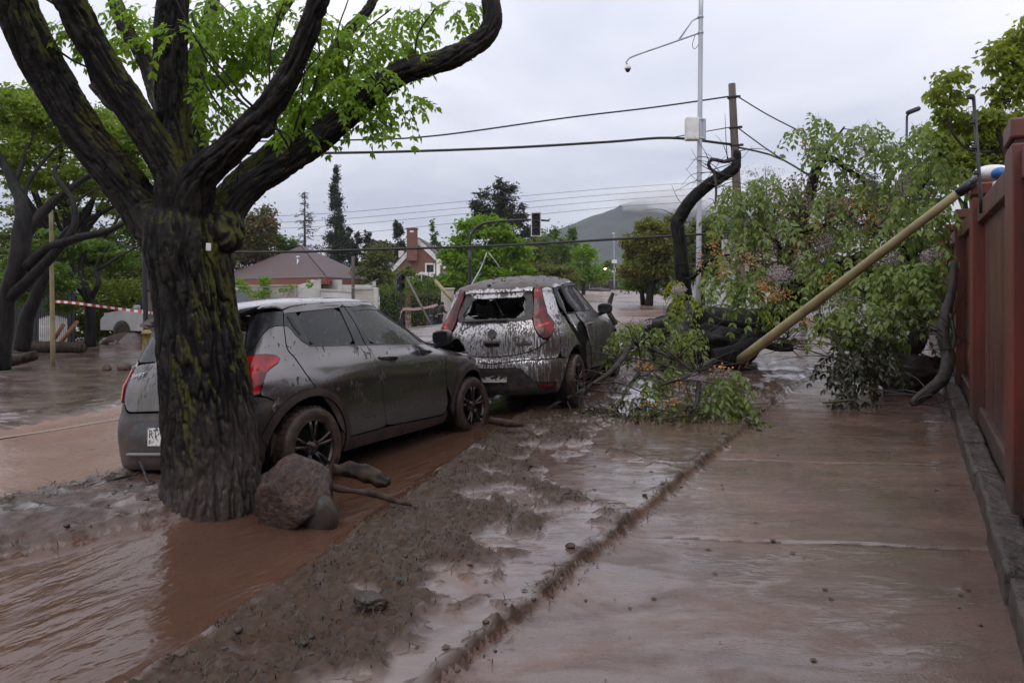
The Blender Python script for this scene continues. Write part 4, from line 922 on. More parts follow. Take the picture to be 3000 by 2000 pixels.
def leafmat(name,c1,c2,trans=.45,c3=None,rough=.45):
    c1=[q*1.28 for q in c1];c2=[q*1.28 for q in c2]
    m=bpy.data.materials.new(name);m.use_nodes=True;nt=m.node_tree;b=nt.nodes['Principled BSDF'];o=nt.nodes['Material Output']
    g=nd(nt,'NewGeometry');rp=g.outputs['Random Per Island'];v=objc(nt)
    k=math_(nt,'ADD',math_(nt,'MULTIPLY',rp,.55),math_(nt,'MULTIPLY',noise(nt,v,.9,2),.5))
    c=mixc(nt,ramp(nt,k,[(.2,0.),(.8,1.)]),c1,c2)
    if c3: c=mixc(nt,ramp(nt,math_(nt,'ADD',math_(nt,'MULTIPLY',rp,.25),noise(nt,v,.55,3)),[(.60,0.),(.78,1.)]),c,c3)
    L(nt,c,b.inputs['Base Color']);b.inputs['Roughness'].default_value=rough;b.inputs['Specular IOR Level'].default_value=.35
    t=nd(nt,'BsdfTranslucent',None,{'Color':mixc(nt,.5,c,mixc(nt,1.,c,(1.5,1.6,.6),'MULTIPLY'))})
    mx=nd(nt,'MixShader',None,{0:trans,1:b.outputs[0],2:t.outputs[0]});L(nt,mx.outputs[0],o.inputs[0]);return m
def unit(a): return a/np.maximum(np.linalg.norm(a,axis=-1,keepdims=True),1e-9)
def leaf_mesh(name,P,A,N,Ln,Wd,m,parent=None,fold=.25,**kw):
    """one folded diamond (4 verts, 2 triangles) per leaflet"""
    A=unit(A);S=unit(np.cross(A,N));N=np.cross(S,A);Ln=np.broadcast_to(Ln,len(P))[:,None];Wd=np.broadcast_to(Wd,len(P))[:,None]
    mid=P+A*Ln*.45
    V=np.stack([P,mid+S*Wd*.5+N*Wd*fold,P+A*Ln-N*Ln*.08,mid-S*Wd*.5+N*Wd*fold],1).reshape(-1,3)
    i=np.arange(len(P))[:,None]*4;F=np.concatenate([i+np.array([0,2,1]),i+np.array([0,3,2])],1).reshape(-1,3)
    return mesh(name,V,F,m,parent,smooth=False,kind='stuff',**kw)
def pinnate(B,D,L_,pairs,ll,droop=.35,rng=RNG):
    """compound leaves: returns leaflet positions, axes, normals, lengths; and the stalks"""
    n=len(B);D=unit(D);f=np.linspace(.25,1.,pairs)
    up=np.tile([0,0,1.],(n,1))+rng.normal(0,.35,(n,3));S=unit(np.cross(D,up));U=np.cross(S,D)
    L_=np.broadcast_to(L_,n);pos=B[:,None]+D[:,None]*(L_[:,None]*f)[...,None]-np.array([0,0,1.])*(L_[:,None]*droop*f**2)[...,None]
    tan=unit(D[:,None]-np.array([0,0,1.])*(2*droop*f)[None,:,None])
    P=[];A=[];N=[];LL=[]
    for sg in (-1,1):
        ax=unit(S[:,None]*sg*.85+tan*.6-np.array([0,0,.45])+rng.normal(0,.22,pos.shape))
        P.append(pos.reshape(-1,3));A.append(ax.reshape(-1,3));N.append((np.broadcast_to(U[:,None],pos.shape)+rng.normal(0,.3,pos.shape)).reshape(-1,3))
        LL.append(ll*rng.uniform(.75,1.15,len(P[-1])))
    P.append(pos[:,-1]);A.append(tan[:,-1]);N.append(U);LL.append(ll*rng.uniform(.9,1.3,n))
    st_=np.stack([B,pos[:,pairs//2],pos[:,-1]],1)
    return np.concatenate(P),np.concatenate(A),np.concatenate(N),np.concatenate(LL),st_
def stalks(mb,S,r=.0025):
    for q in S: mb.tube(q,[r,r*.8,r*.5],3,False)
def bark_tube(P,R,n,step,amp,f,seed=0.,stretch=.22,knots=0):
    P,R=spline(P,step,R);T,A,B=frames(P);a=np.linspace(0,2*math.pi,n,endpoint=False)
    l=np.concatenate([[0],np.cumsum(np.linalg.norm(np.diff(P,axis=0),axis=1))])
    ca,sa=np.cos(a)[None],np.sin(a)[None];Rm=R[:,None]
    tw=.25*np.sin(l*1.3)[:,None]
    cx,sx=np.cos(a[None]+tw),np.sin(a[None]+tw)
    Rf=np.mean(R)
    w=.35*fbm(cx*Rf*f*.5+seed,sx*Rf*f*.5,(l*f*stretch*.7)[:,None],2)
    d=fbm(cx*Rf*f+seed+w,sx*Rf*f+w,(l*f*stretch)[:,None],4,True)
    big=fbm(cx*Rf*3.5+seed*2,sx*Rf*3.5,(l*2.)[:,None],3)
    r=Rm*(1+.10*big)+amp*(d-.45)
    V=(P[:,None]+r[...,None]*(ca[...,None]*A[:,None]+sa[...,None]*B[:,None])).reshape(-1,3)
    m=len(P);I=np.arange(m*n).reshape(m,n)
    F=np.stack([I[:-1],np.roll(I,-1,1)[:-1],np.roll(I,-1,1)[1:],I[1:]],-1).reshape(-1,4)
    V=np.concatenate([V,[P[0]],[P[-1]]]);k=len(V)
    Fc=np.concatenate([np.stack([np.roll(I[0],-1),I[0],np.full(n,k-2),np.full(n,k-2)],-1)[:, :3],np.stack([I[-1],np.roll(I[-1],-1),np.full(n,k-1)],-1)])
    return V,[tuple(q) for q in F]+[tuple(q) for q in Fc]
def px_path(pts,Y0=None):
    """[(x,y,Y,width)] measured widths -> points and radii at their real distance"""
    P=np.array([at(x,y,Y) for x,y,Y,w in pts]);R=np.array([w*K/2000*Y/2 for x,y,Y,w in pts]);return P,R
BARK=barkmat('wet_ridged_bark',(.008,.007,.006),(.024,.020,.017),((.035,.040,.006),(.075,.072,.012)),.612,True,ridge=True)
BARKD=barkmat('wet_dark_bark',(.007,.006,.006),(.020,.017,.015),((.024,.030,.007),(.045,.050,.010)),.70)
BARKT=barkmat('plain_bark',(.020,.016,.013),(.050,.041,.033))
LEAF=leafmat('spring_leaf',(.095,.175,.014),(.20,.30,.028),.55)
def tree_root(name,label,P,cat='tree',group=None): return thing(name,label,cat,P,group=group)
def own(o,root):
    o.parent=root;o.matrix_parent_inverse=Matrix.Translation(root.location).inverted();return o
# ---- the big street tree
TR=tree_root('street_tree','big mossy tree with ridged wet bark and spreading limbs before the grey hatchback',at(490,1170,4.68))
YT=4.68
DY=YT-4.42
tp,tr=px_path([(490,1222,YT,262),(491,1175,YT,230),(487,1090,YT,208),(482,1000,YT,198),(474,900,YT,190),(462,800,YT,180),(450,710,YT,170),(444,650,YT,168),(436,600,YT,176),(430,560,YT,184),(426,520,YT,176),(424,480,YT,140),(423,450,YT,90)])
limbs={
 'A':[(418,600,4.42,110),(375,535,4.41,122),(330,480,4.40,118),(270,400,4.34,112),(190,300,4.26,110),(110,170,4.16,108),(55,60,4.06,108),(20,-40,3.98,106),(0,-120,3.95,100)],
 'B':[(420,560,4.38,100),(405,470,4.33,100),(388,390,4.28,94),(330,290,4.2,90),(250,170,4.1,90),(190,60,4.0,84),(150,-30,3.9,80),(130,-120,3.85,75)],
 'S':[(400,420,4.5,62),(350,310,4.75,58),(300,262,4.85,52),(255,232,4.9,46),(222,200,4.95,38),(215,194,4.96,26)],
 'C':[(432,520,4.4,92),(416,400,4.4,88),(400,300,4.4,78),(394,190,4.38,76),(393,80,4.35,74),(398,-40,4.3,68),(402,-120,4.3,60)],
 'D':[(430,540,4.36,100),(455,415,4.28,92),(520,350,4.18,86),(580,290,4.12,80),(625,240,4.08,72),(665,170,4.02,64),(705,80,3.95,60),(735,-10,3.9,58),(755,-110,3.85,52)],
 'E':[(455,610,4.4,100),(488,545,4.44,108),(525,480,4.5,98),(585,420,4.58,78),(690,350,4.65,74),(780,280,4.7,74),(855,212,4.75,70),(930,165,4.8,66),(1010,142,4.85,62),(1080,110,4.9,60),(1125,65,4.92,56),(1130,20,4.95,52),(1115,-30,5.,48),(1090,-90,5.,40)],
 'F':[(490,500,4.6,64),(545,420,4.85,52),(610,360,5.,46),(680,290,5.1,42),(725,225,5.2,36),(760,130,5.3,32),(800,70,5.4,28),(840,30,5.5,24),(880,-40,5.6,20)],
 'G':[(440,470,4.6,80),(446,360,4.8,66),(444,270,4.95,56),(446,190,5.1,56),(455,120,5.2,44),(480,50,5.3,34),(500,-50,5.4,28)],
 'H':[(405,370,4.6,44),(370,250,4.9,40),(335,140,5.1,40),(295,75,5.2,40),(268,10,5.3,34),(250,-80,5.4,28)],
 'I':[(455,180,5.0,44),(500,190,5.15,34),(545,170,5.2,32),(590,100,5.3,28),(640,40,5.4,24),(690,-40,5.5,20)]}
segs=[(tp,tr)];
SQ=dict(A=.79,B=.78,S=.76,C=.92,D=.76,E=.79,F=.86,G=.9,H=.86,I=.8)
for k,v in limbs.items(): segs.append(px_path([(x,y,Y+DY,w*(SQ[k] if i>1 else .95)) for i,(x,y,Y,w) in enumerate(v)]))
m=MB();skel=[]
for P,R in segs: q,r=spline(P,.05,R);skel.append((q,r));m.tube(q,r,20)
for (x,y,Y,rx) in ((522,525,4.40,40),(602,282,4.12,34),(325,490,4.42,40),(612,268,4.10,26),(530,545,4.36,30)):
    m.add(rock(IV3,x,.22,0)*(rx*K/2000*(Y+DY))*np.array([1.,1.,1.1])+at(x,y,Y+DY),IF3)
o=m.build('tmp',BARK)
md=o.modifiers.new('r','REMESH');md.mode='VOXEL';md.voxel_size=.0090;md.adaptivity=0
md=o.modifiers.new('s','SMOOTH');md.factor=.5;md.iterations=11
me=bpy.data.meshes.new_from_object(o.evaluated_get(bpy.context.evaluated_depsgraph_get()));bpy.data.objects.remove(o)
V=np.empty(len(me.vertices)*3,np.float32);me.vertices.foreach_get('co',V);V=V.reshape(-1,3).astype(float)
NV=np.empty(len(me.vertices)*3,np.float32);me.vertices.foreach_get('normal',NV);NV=NV.reshape(-1,3).astype(float)
WS=np.zeros(len(V));DSP=np.zeros(len(V));BL=np.zeros(len(V))
for k,(q,r) in enumerate(skel):
    T,A,B=frames(q);l=np.concatenate([[0],np.cumsum(np.linalg.norm(np.diff(q,axis=0),axis=1))])
    best=np.full(len(V),1e9);bi=np.zeros(len(V),int)
    for i in range(0,len(q)):
        d=np.linalg.norm(V-q[i],axis=1)/r[i];u=d<best;best[u]=d[u];bi[u]=i
    dv=V-q[bi];tt=np.einsum('ij,ij->i',dv,T[bi]);th=np.arctan2(np.einsum('ij,ij->i',dv,B[bi]),np.einsum('ij,ij->i',dv,A[bi]));ll=l[bi]+tt
    w=np.exp(-np.clip(best-.9,0,9)*7)+1e-9;R0=r.mean();f=21. if k==0 else 25.;am=.034 if k==0 else .026*min(1,R0/.13+.25)
    cx,sx=np.cos(th)*R0*f,np.sin(th)*R0*f
    wv=.6*fbm(cx*.5+k*7,sx*.5,ll*3.4,2)
    p1=fbm(cx*.62+k*3+wv,sx*.62+wv,ll*f*.085,2);p2=fbm(cx*1.35+k*5+wv,sx*1.35+wv,ll*f*.22,2)
    fu=np.exp(-(p1/.13)**2);fv=np.exp(-(p2/.11)**2)
    WS+=w;DSP+=w*am*(.42-.85*fu-.42*fv*(1-fu)+.25*p2)
    BL+=w*(best)
D=DSP/WS;D+=.007*fbm(V[:,0]*5,V[:,1]*5,V[:,2]*3,3)+.004*fbm(V[:,0]*38,V[:,1]*38,V[:,2]*30,2)
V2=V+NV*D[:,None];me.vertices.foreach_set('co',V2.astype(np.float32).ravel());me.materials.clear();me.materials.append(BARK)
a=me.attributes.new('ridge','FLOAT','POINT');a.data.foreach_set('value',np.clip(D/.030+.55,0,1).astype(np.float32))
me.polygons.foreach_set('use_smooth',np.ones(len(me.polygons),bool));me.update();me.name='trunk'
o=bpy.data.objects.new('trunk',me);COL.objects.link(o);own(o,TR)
tw=MB()
for pts in ([(600,262,4.05,7),(560,225,4.0,6),(520,170,4.0,5),(450,90,4.,4),(400,-10,4.,3)],[(595,265,4.05,7),(555,235,4.1,6),(470,130,4.1,5),(440,30,4.1,4)],[(628,250,4.05,6),(618,180,4.05,5),(625,90,4.1,4),(650,10,4.1,3)],
 [(640,262,4.05,5),(690,180,4.1,4),(740,120,4.1,3)],[(675,395,4.6,5),(668,330,4.55,4),(690,250,4.5,4),(700,150,4.5,3)],[(665,390,4.6,5),(690,320,4.6,4),(740,270,4.6,3),(800,240,4.6,2)],
 [(640,300,4.1,6),(668,350,4.2,5),(655,390,4.4,4)],[(720,205,4.6,6),(735,140,4.7,5),(725,60,4.7,3)],[(790,170,4.75,6),(775,80,4.7,4),(800,0,4.7,3)],[(795,165,4.75,5),(830,80,4.7,4),(900,20,4.7,3)],
 [(950,150,4.8,6),(960,80,4.8,4),(1000,20,4.8,3)],[(215,200,4.95,8),(195,140,4.9,5),(185,110,4.9,3)],[(115,105,4.15,6),(180,145,4.1,5),(240,170,4.1,4)],[(160,30,4.2,8),(100,-5,4.2,6),(60,-30,4.2,4)],
 [(620,290,4.05,5),(660,310,4.0,4),(670,330,4.,3)],[(555,370,4.15,4),(548,390,4.15,3),(545,420,4.2,2)],[(1060,120,4.9,4),(1085,140,4.9,3)],[(460,170,4.1,5),(500,240,4.1,5),(560,300,4.1,3)]):
    P,R=px_path([(x,y,Y+DY,w) for x,y,Y,w in pts]);P,R=spline(P,.06,R);P=P+.006*np.stack([fbm(P[:,0]*9,P[:,2]*9,k,2) for k in (1.,2.,3.)],1);tw.tube(P,R,5)
own(tw.build('twigs',BARKD,kind='stuff'),TR)
lc=[(250,40,5.2,40),(275,90,5.2,40),(320,30,5.,45),(300,100,5.1,35),(345,80,5,35),(470,25,4.6,45),(530,20,4.8,50),(600,30,4.8,50),(640,70,4.7,45),(690,20,4.7,40),(500,110,4.7,38),(545,90,4.9,45),(590,110,4.8,50),(540,150,4.9,40),(470,210,4.5,40),(480,250,4.5,36),(460,165,4.7,30),(640,130,4.9,40),(430,60,4.6,40),(575,60,4.6,45),
 (720,130,4.8,42),(760,180,4.8,45),(800,150,4.8,45),(840,110,4.8,45),(880,80,4.9,45),(830,60,4.9,45),(780,90,4.9,45),(900,140,4.9,45),(940,100,4.9,38),(740,230,4.7,45),(790,240,4.7,45),(700,270,4.7,40),(830,215,4.7,36),(740,60,4.9,40),(930,40,5,38),(975,30,5,34),(1040,20,5.1,26),(1080,25,5.1,22),(905,250,4.75,30),(935,235,4.8,28),(845,270,4.7,28),(700,310,4.6,30),(650,230,4.6,25),(145,55,4.3,26),(175,75,4.3,24),(405,70,4.1,22),(610,200,4.8,20),(665,215,4.8,28),(720,200,4.9,40),(505,60,4.5,40),(690,90,4.9,40),(860,170,4.7,40),(760,140,4.6,36),(820,190,4.6,34)]
PB=[];PD=[]
for x,y,Y,r in lc:
    Y+=DY;n=int(5+r*.17);q=RNG.normal(0,1,(n,3));q=unit(q)*RNG.uniform(.1,1,(n,1))**.5;R=r*K/2000*Y
    PB.append(at(x,y-8,Y)+q*R*np.array([.9,.9,.6]));d=q*np.array([1,1,.2])+RNG.normal(0,.4,(n,3));d[:,2]=d[:,2]*.4-.25;PD.append(d)
PB=np.concatenate(PB);PD=np.concatenate(PD)
P,A,N,LL,S=pinnate(PB,PD,RNG.uniform(.13,.23,len(PB)),5,.064,.45)
own(leaf_mesh('leaves',P,A,N,LL,LL*.50,LEAF),TR)
mb=MB();stalks(mb,S,.0016);own(mb.build('leaf_stalks',leafmat('leaf_stalk',(.06,.10,.02),(.10,.12,.03),.1),kind='stuff'),TR)
tg=MB();tg.box((0,0,0),(.030,.003,.048),bev=.001);o=own(tg.build('tree_tag',WHITEPAINT),TR);o.location=at(479,567,4.36);o.rotation_euler=(.1,.05,.3)
# ---- generic tree made of trunk, limbs and leaf clumps
def clump_points(ells,n,rng,clump=.22,shell=.35):
    """ells in measured units (x,y,Y,rx,ry): leaf clumps spread through each ellipsoid"""
    out=[];ctr=[];w=np.array([e[3]*e[4]*e[2]**2 for e in ells],float);w/=w.sum()
    for e,k in zip(ells,w):
        x,y,Y,rx,ry=e[:5];s=K/2000*Y;c=at(x,y,Y);R=np.array([rx*s,(e[5] if len(e)>5 else rx*.8)*s,ry*s])
        m=max(6,int(26*(rx*ry/2500)**.5));q=unit(rng.normal(size=(m,3)))*rng.uniform(shell,1.,(m,1))**.6
        cc=c+q*R;ctr.append(cc);nn=max(1,int(n*k));i=rng.integers(0,m,nn)
        g=rng.normal(0,1,(nn,3))*clump*R*np.array([1,1,.7])*rng.uniform(.6,1.3,(m,1))[i]
        out.append(cc[i]+g)
    return np.concatenate(out),np.concatenate(ctr)
def crown(name,ells,n,size,m,root,seed,asp=.55,droop=.3,clump=.22,fold=.2,upn=.6):
    rng=np.random.default_rng(seed);P,c=clump_points(ells,n,rng,clump)
    A=rng.normal(0,1,P.shape);A[:,2]=A[:,2]*.6-droop;N=rng.normal(0,.7,P.shape);N[:,2]+=upn
    ln=size*rng.uniform(.6,1.35,len(P));o=own(leaf_mesh(name,P,A,N,ln,ln*asp,m,None,fold),root);return c
def tree(label,base,ells,n,size,m,tr=.2,seed=1,name='tree',bark=None,branches=9,cat='tree',trunk=None,group=None,asp=.55,droop=.3,clump=.22,limbs=None,upn=.6):
    bx,by,bY=base;b=at(bx,by,bY);b[2]=gz(b[0],b[1])-.05 if by is not None and limbs is None else b[2]
    root=tree_root(name,label,b,cat,group);rng=np.random.default_rng(seed)
    c=crown('crown',ells,n,size,m,root,seed,asp,droop,clump,upn=upn);bark=bark or BARKT
    top=c[np.argmax(c[:,2])];mid=c.mean(0)
    if limbs is None:
        tk=MB();P=np.array([b,b*.6+mid*.4+rng.normal(0,.06,3)*tr*4,mid*.75+top*.25]);Q,R=spline(P,.3,[tr,tr*.75,tr*.25]);tk.tube(Q,R,10);own(tk.build('trunk',bark),root)
        for i in rng.choice(len(c),min(branches,len(c)),False):
            t0=rng.uniform(.35,.8);p=Q[int(t0*(len(Q)-1))];e=c[i];mm=(p+e)/2+np.array([0,0,-.08])*np.linalg.norm(e-p)+rng.normal(0,.08,3)*np.linalg.norm(e-p)
            lm=MB();q,r=spline(np.array([p,mm,e]),.35,[tr*.42,tr*.25,tr*.06]);lm.tube(q,r,6);own(lm.build('limb',bark),root)
    else:
        for j,l in enumerate(limbs):
            P,R=px_path(l);R=R*.86;q,r=spline(P,.12,R);q=q+.03*np.stack([fbm(q[:,0]*2,q[:,2]*2,k+seed,2) for k in (1.,4.,8.)],1);lm=MB();lm.tube(q,r,12 if j==0 else 8);own(lm.build('trunk' if j==0 else 'limb',bark),root)
    return root
OLIVE=leafmat('olive_foliage',(.045,.068,.014),(.11,.14,.028),.4)
LIME=leafmat('lime_foliage',(.085,.165,.010),(.17,.27,.020),.5)
DKGREEN=leafmat('dark_evergreen',(.012,.022,.010),(.030,.046,.018),.15)
MIDGREEN=leafmat('mid_green_foliage',(.050,.095,.014),(.11,.17,.026),.45)
RUST=leafmat('rust_tinged_foliage',(.045,.060,.014),(.10,.11,.025),.35,(.17,.085,.030))
YELLOW=leafmat('yellow_flowering_foliage',(.050,.095,.008),(.12,.17,.012),.4,(.24,.20,.015))
BROWNT=leafmat('brown_twiggy_foliage',(.040,.036,.016),(.085,.065,.030),.3)
OAKL=leafmat('oak_spring_foliage',(.075,.12,.014),(.18,.24,.035),.55)
BLUEC=leafmat('blue_grey_conifer',(.022,.032,.026),(.050,.062,.050),.1)
# left side of the street
tree('leaning dark trunked tree with twisting limbs at the far left edge',(5,842,12.5),[(45,262,14,90,62),(150,290,14.5,95,52),(250,320,15,70,48),(305,365,15,40,40),(15,340,13.5,70,45),(85,395,14,80,34),(215,410,14.5,70,34)],17000,.10,OAKL,seed=11,name='oak_tree',bark=BARKD,asp=.5,droop=.5,clump=.17,
 limbs=[[(2,850,12.5,44),(8,760,12.5,40),(18,680,12.5,40),(40,610,12.5,46),(50,540,12.6,48),(52,480,12.7,34),(30,420,12.9,26),(5,370,13,20),(-20,330,13,14)],[(15,690,12.5,34),(70,640,12.4,30),(130,575,12.4,24),(170,520,12.5,18),(165,455,12.6,14),(125,400,12.8,11),(135,380,12.9,9)],[(45,560,12.6,34),(95,490,12.8,26),(160,435,13,18),(215,398,13.2,13),(245,405,13.3,8)],[(60,615,12.5,30),(110,570,12.4,26),(190,545,12.3,22),(240,532,12.3,18),(282,512,12.3,12)],[(48,500,12.7,18),(60,430,13,12),(90,380,13.3,9),(140,330,13.6,6)],[(160,470,12.6,8),(230,430,13,6),(290,420,13.3,4)],[(30,430,12.9,16),(60,350,13.3,10),(80,290,13.7,6)]])
tree('forked grey trunked tree standing in front of the yellow flowering hedge',(210,790,18.),[(190,575,19,80,30),(110,560,18,70,34),(255,590,19,60,26),(60,610,18,50,30),(310,520,19,35,30)],9000,.12,MIDGREEN,seed=12,bark=BARKD,droop=.5,clump=.2,
 limbs=[[(208,795,18,26),(208,740,18,24),(206,690,18,22),(196,655,18,18),(185,620,18.2,14),(195,575,18.4,9)],[(206,690,18,15),(226,650,18,13),(222,610,18.2,10),(250,565,18.4,6)],[(205,700,18,14),(170,640,17.8,14),(140,600,17.8,10),(100,570,18,6)],[(225,620,18,8),(290,580,18.4,5),(330,560,18.6,3)]])
tree('second dark tree with bent double trunk behind the beige lamp post',(60,800,15.5),[(100,640,17,60,40),(40,660,17,60,40),(140,700,18,30,20)],5000,.10,MIDGREEN,seed=13,bark=BARKD,droop=.4,
 limbs=[[(50,805,15.5,40),(62,730,15.5,36),(85,670,15.5,30),(110,610,15.6,26),(120,570,15.8,18),(160,520,16,10)],[(85,690,15.5,18),(70,640,15.5,14),(90,600,15.8,8)]])
tree('broad pale green canopy behind the dark leaning left tree',(150,800,22),[(40,250,21,90,60),(150,285,22,90,62),(250,300,22,70,60),(310,340,22,50,60),(60,330,21,100,50),(200,380,22,100,50),(90,440,21,90,50),(270,440,22,60,50),(320,420,22,40,40)],15000,.13,OAKL,.22,14,bark=BARKD,droop=.5,clump=.15,branches=22,asp=.5)
tree('darker olive tree low behind the forked grey tree',(240,800,25),[(40,510,25,80,50),(130,520,25,80,50),(230,520,25,80,54),(310,570,25,60,60),(70,590,25,80,50),(180,600,25,80,50),(270,630,25,60,40)],13000,.15,OLIVE,.22,15,bark=BARKD,droop=.4,clump=.16,branches=16)
def bush(label,x,y,Y,rx,ry,n,size,m,seed,name='bush',group=None,ry2=None,asp=.6,drp=.2):
    b=at(x,y+ry,Y);b[2]=gz(b[0],b[1]);root=thing(name,label,'hedge' if name=='hedge' else name,b,group=group)
    ct=crown('foliage',[(x,y,Y,rx,ry)] if not ry2 else ry2,n,size,m,root,seed,asp,drp,.25)
    s=MB();rg=np.random.default_rng(seed)
    for i in range(7):
        e=ct[rg.integers(len(ct))];s.tube([b+rg.normal(0,.1,3)*[1,1,0],(b+e)/2+rg.normal(0,.1,3),e],[.025,.018,.006],5)
    own(s.build('stems',BARKT),root);return root
bush('tall green hedge dotted with yellow flowers behind the red and white tape',265,715,20.5,80,72,9000,.11,YELLOW,21,'hedge',ry2=[(225,725,20.5,55,62),(300,720,20.5,60,68),(265,690,21,70,50),(185,755,20,26,35)])
bush('dark green shrub mass rising above the yellow flowering hedge',275,645,24,75,45,5000,.13,OLIVE,22,ry2=[(250,640,24,60,48),(320,630,25,50,60),(330,690,25,30,50)])
bush('yellow green shrub low behind the leaning left trees',75,690,23,50,35,2600,.12,LIME,23)
bush('dense green trees filling the gap behind the white picket gate',110,640,27,120,60,6000,.16,MIDGREEN,24,'shrub',ry2=[(60,640,27,80,60),(150,660,27,70,50),(10,600,26,40,60),(160,590,28,90,35)])
def TIDE(nt,c,b,L):
    P=nd(nt,'NewGeometry').outputs['Position'];z=nd(nt,'SeparateXYZ',None,{0:P}).outputs[2]
    h=math_(nt,'ADD',z,math_(nt,'MULTIPLY_ADD',noise(nt,P,2.3,5,.6),-.55,.27))
    k=nd(nt,'MapRange',None,{'Value':h,1:.22,2:.62,3:.85,4:0.}).outputs[0]
    sp=ramp(nt,math_(nt,'SUBTRACT',noise(nt,P,30.,3,.6),math_(nt,'MULTIPLY',z,.075)),[(.56,0.),(.62,.8)])
    run=ramp(nt,noise(nt,P,1.,4,.6,sc3=(9.,9.,.5)),[(.52,0.),(.68,.55)])
    c=mixc(nt,run,c,(.034,.020,.016));c=mixc(nt,math_(nt,'MAXIMUM',k,sp),c,mixc(nt,noise(nt,P,14.,4),(.030,.020,.016),(.075,.052,.042)))
    L(nt,c,b.inputs['Base Color'])
# ------------------------------------------------------------------ red wall along the sidewalk
WALLM=mat('red_brown_plaster',(.10,.026,.018),.55,build=lambda nt,b:(
 TIDE(nt,mixc(nt,ramp(nt,noise(nt,objc(nt),2.2,6,.6,sc3=(1,1,.35)),[(.38,0.),(.68,1.)]),(.135,.040,.029),(.068,.026,.020)),b,L),
 L(nt,ramp(nt,noise(nt,objc(nt),3.,4,sc3=(1,1,.3)),[(.3,.32),(.7,.6)]),b.inputs['Roughness']),bump(nt,b,noise(nt,objc(nt),70.,5),.35,.004)))
PILM=mat('oxide_red_pillar',(.13,.022,.012),.45,build=lambda nt,b:(
 TIDE(nt,mixc(nt,ramp(nt,noise(nt,objc(nt),2.5,6,.6,sc3=(1,1,.25)),[(.40,0.),(.68,1.)]),(.19,.035,.019),(.085,.024,.016)),b,L),bump(nt,b,noise(nt,objc(nt),60.,5),.3,.004)))
LEDGE=mat('muddy_concrete_ledge',(.08,.06,.05),.5,build=speck(.35,.65,(.026,.018,.014),(.085,.060,.046),6.,bs=1.,bd=.03))
WL=thing('wall','long red brown plaster wall with square pillars beside the flooded sidewalk','wall',(*st(3,.6),0))
def sbox(name,s0,s1,t0,t1,z0,z1,m,parent,bev=.008):
    """box laid out along the street: s along, t across"""
    c=st((s0+s1)/2,(t0+t1)/2);R=np.array([[SD[0],SN[0],0],[SD[1],SN[1],0],[0,0,1]])
    q=MB();q.box((c[0],c[1],(z0+z1)/2),(s1-s0,t1-t0,z1-z0),R=R,bev=bev)
    if name=='ledge_block':
        bm=bmesh.new();vs=[bm.verts.new(v) for v in np.concatenate(q.V)]
        for f in q.F: bm.faces.new([vs[i] for i in f])
        bmesh.ops.subdivide_edges(bm,edges=[e for e in bm.edges if e.calc_length()>.12],cuts=7,use_grid_fill=True)
        bmesh.ops.triangulate(bm,faces=[f for f in bm.faces if len(f.verts)>4]);bm.verts.index_update()
        V=np.array([v.co[:] for v in bm.verts]);F=[[v.index for v in f.verts] for f in bm.faces];bm.free()
        V=V+.022*np.stack([fbm(V[:,0]*6,V[:,1]*6,V[:,2]*6+k,4) for k in (1.,5.,9.)],1)
        return own(mesh(name,V,F,m),parent)
    return own(q.build(name,m),parent)
PS=[-1.3,2.0,5.30,8.75,12.0,15.3,18.6]
for i,s in enumerate(PS):
    dz=.0+.012*max(0,s-5)
    a=sbox('pillar',s,s+.40,.53,.93,-.15,2.50+dz,PILM,WL,.012);sbox('pillar_cap',s-.004,s+.404,.522,.938,2.53+dz,2.66+dz,PILM,WL,.015)
    sbox('pillar_neck',s+.02,s+.38,.55,.91,2.495+dz,2.535+dz,mat('groove_shadow_paint',(.05,.012,.008),.7) if i==0 else bpy.data.materials['groove_shadow_paint'],WL,0)
    if i<len(PS)-1:
        e=PS[i+1]
        sbox('wall_panel',s+.40,e,.64,.80,-.1,2.28+dz,WALLM,WL,.004)
        sbox('top_band',s+.402,e-.002,.575,.86,2.27+dz,2.46+dz,WALLM,WL,.01)
        sbox('plinth',s+.402,e-.002,.585,.80,-.1,.34,WALLM,WL,.02)
        n=3
        for k in range(n):
            q=s+.0+(e-s)*k/n;g=RNG.uniform(-.012,.012,3)
            o=sbox('ledge_block',q+.008,q+(e-s)/n-.008,.40+g[0],.575,-.15,.17+g[1],LEDGE,WL,.022)
sbox('far_wall_panel',19.0,40,.60,.80,-.1,2.4,WALLM,WL,.004)
# electric fence bracket standing behind the wall, and its wires
EF=thing('fence_bracket','black electric fence bracket standing on the red wall top','bracket',(*st(8.1,.85)[:2],2.4))
p0=at(2253,455,6.7);p1=at(2236,222,6.7);m=MB();m.tube([p0-[0,0,.15],p0,p1],.016,8);own(m.build('post',BLACKMETAL),EF)
for k in range(4):
    q=p0+(p1-p0)*(.25+.25*k);m=MB();m.lathe([(.0,0),(.022,.004),(.028,.02),(.018,.03),(.026,.042),(.0,.05)],c=q-[.03,.0,.025],n=10);own(m.build('insulator',BLACKMETAL),EF)
m=MB();m.box(p1+[-.03,0,-.005],(.07,.03,.05),bev=.008);own(m.build('head',BLACKMETAL),EF)
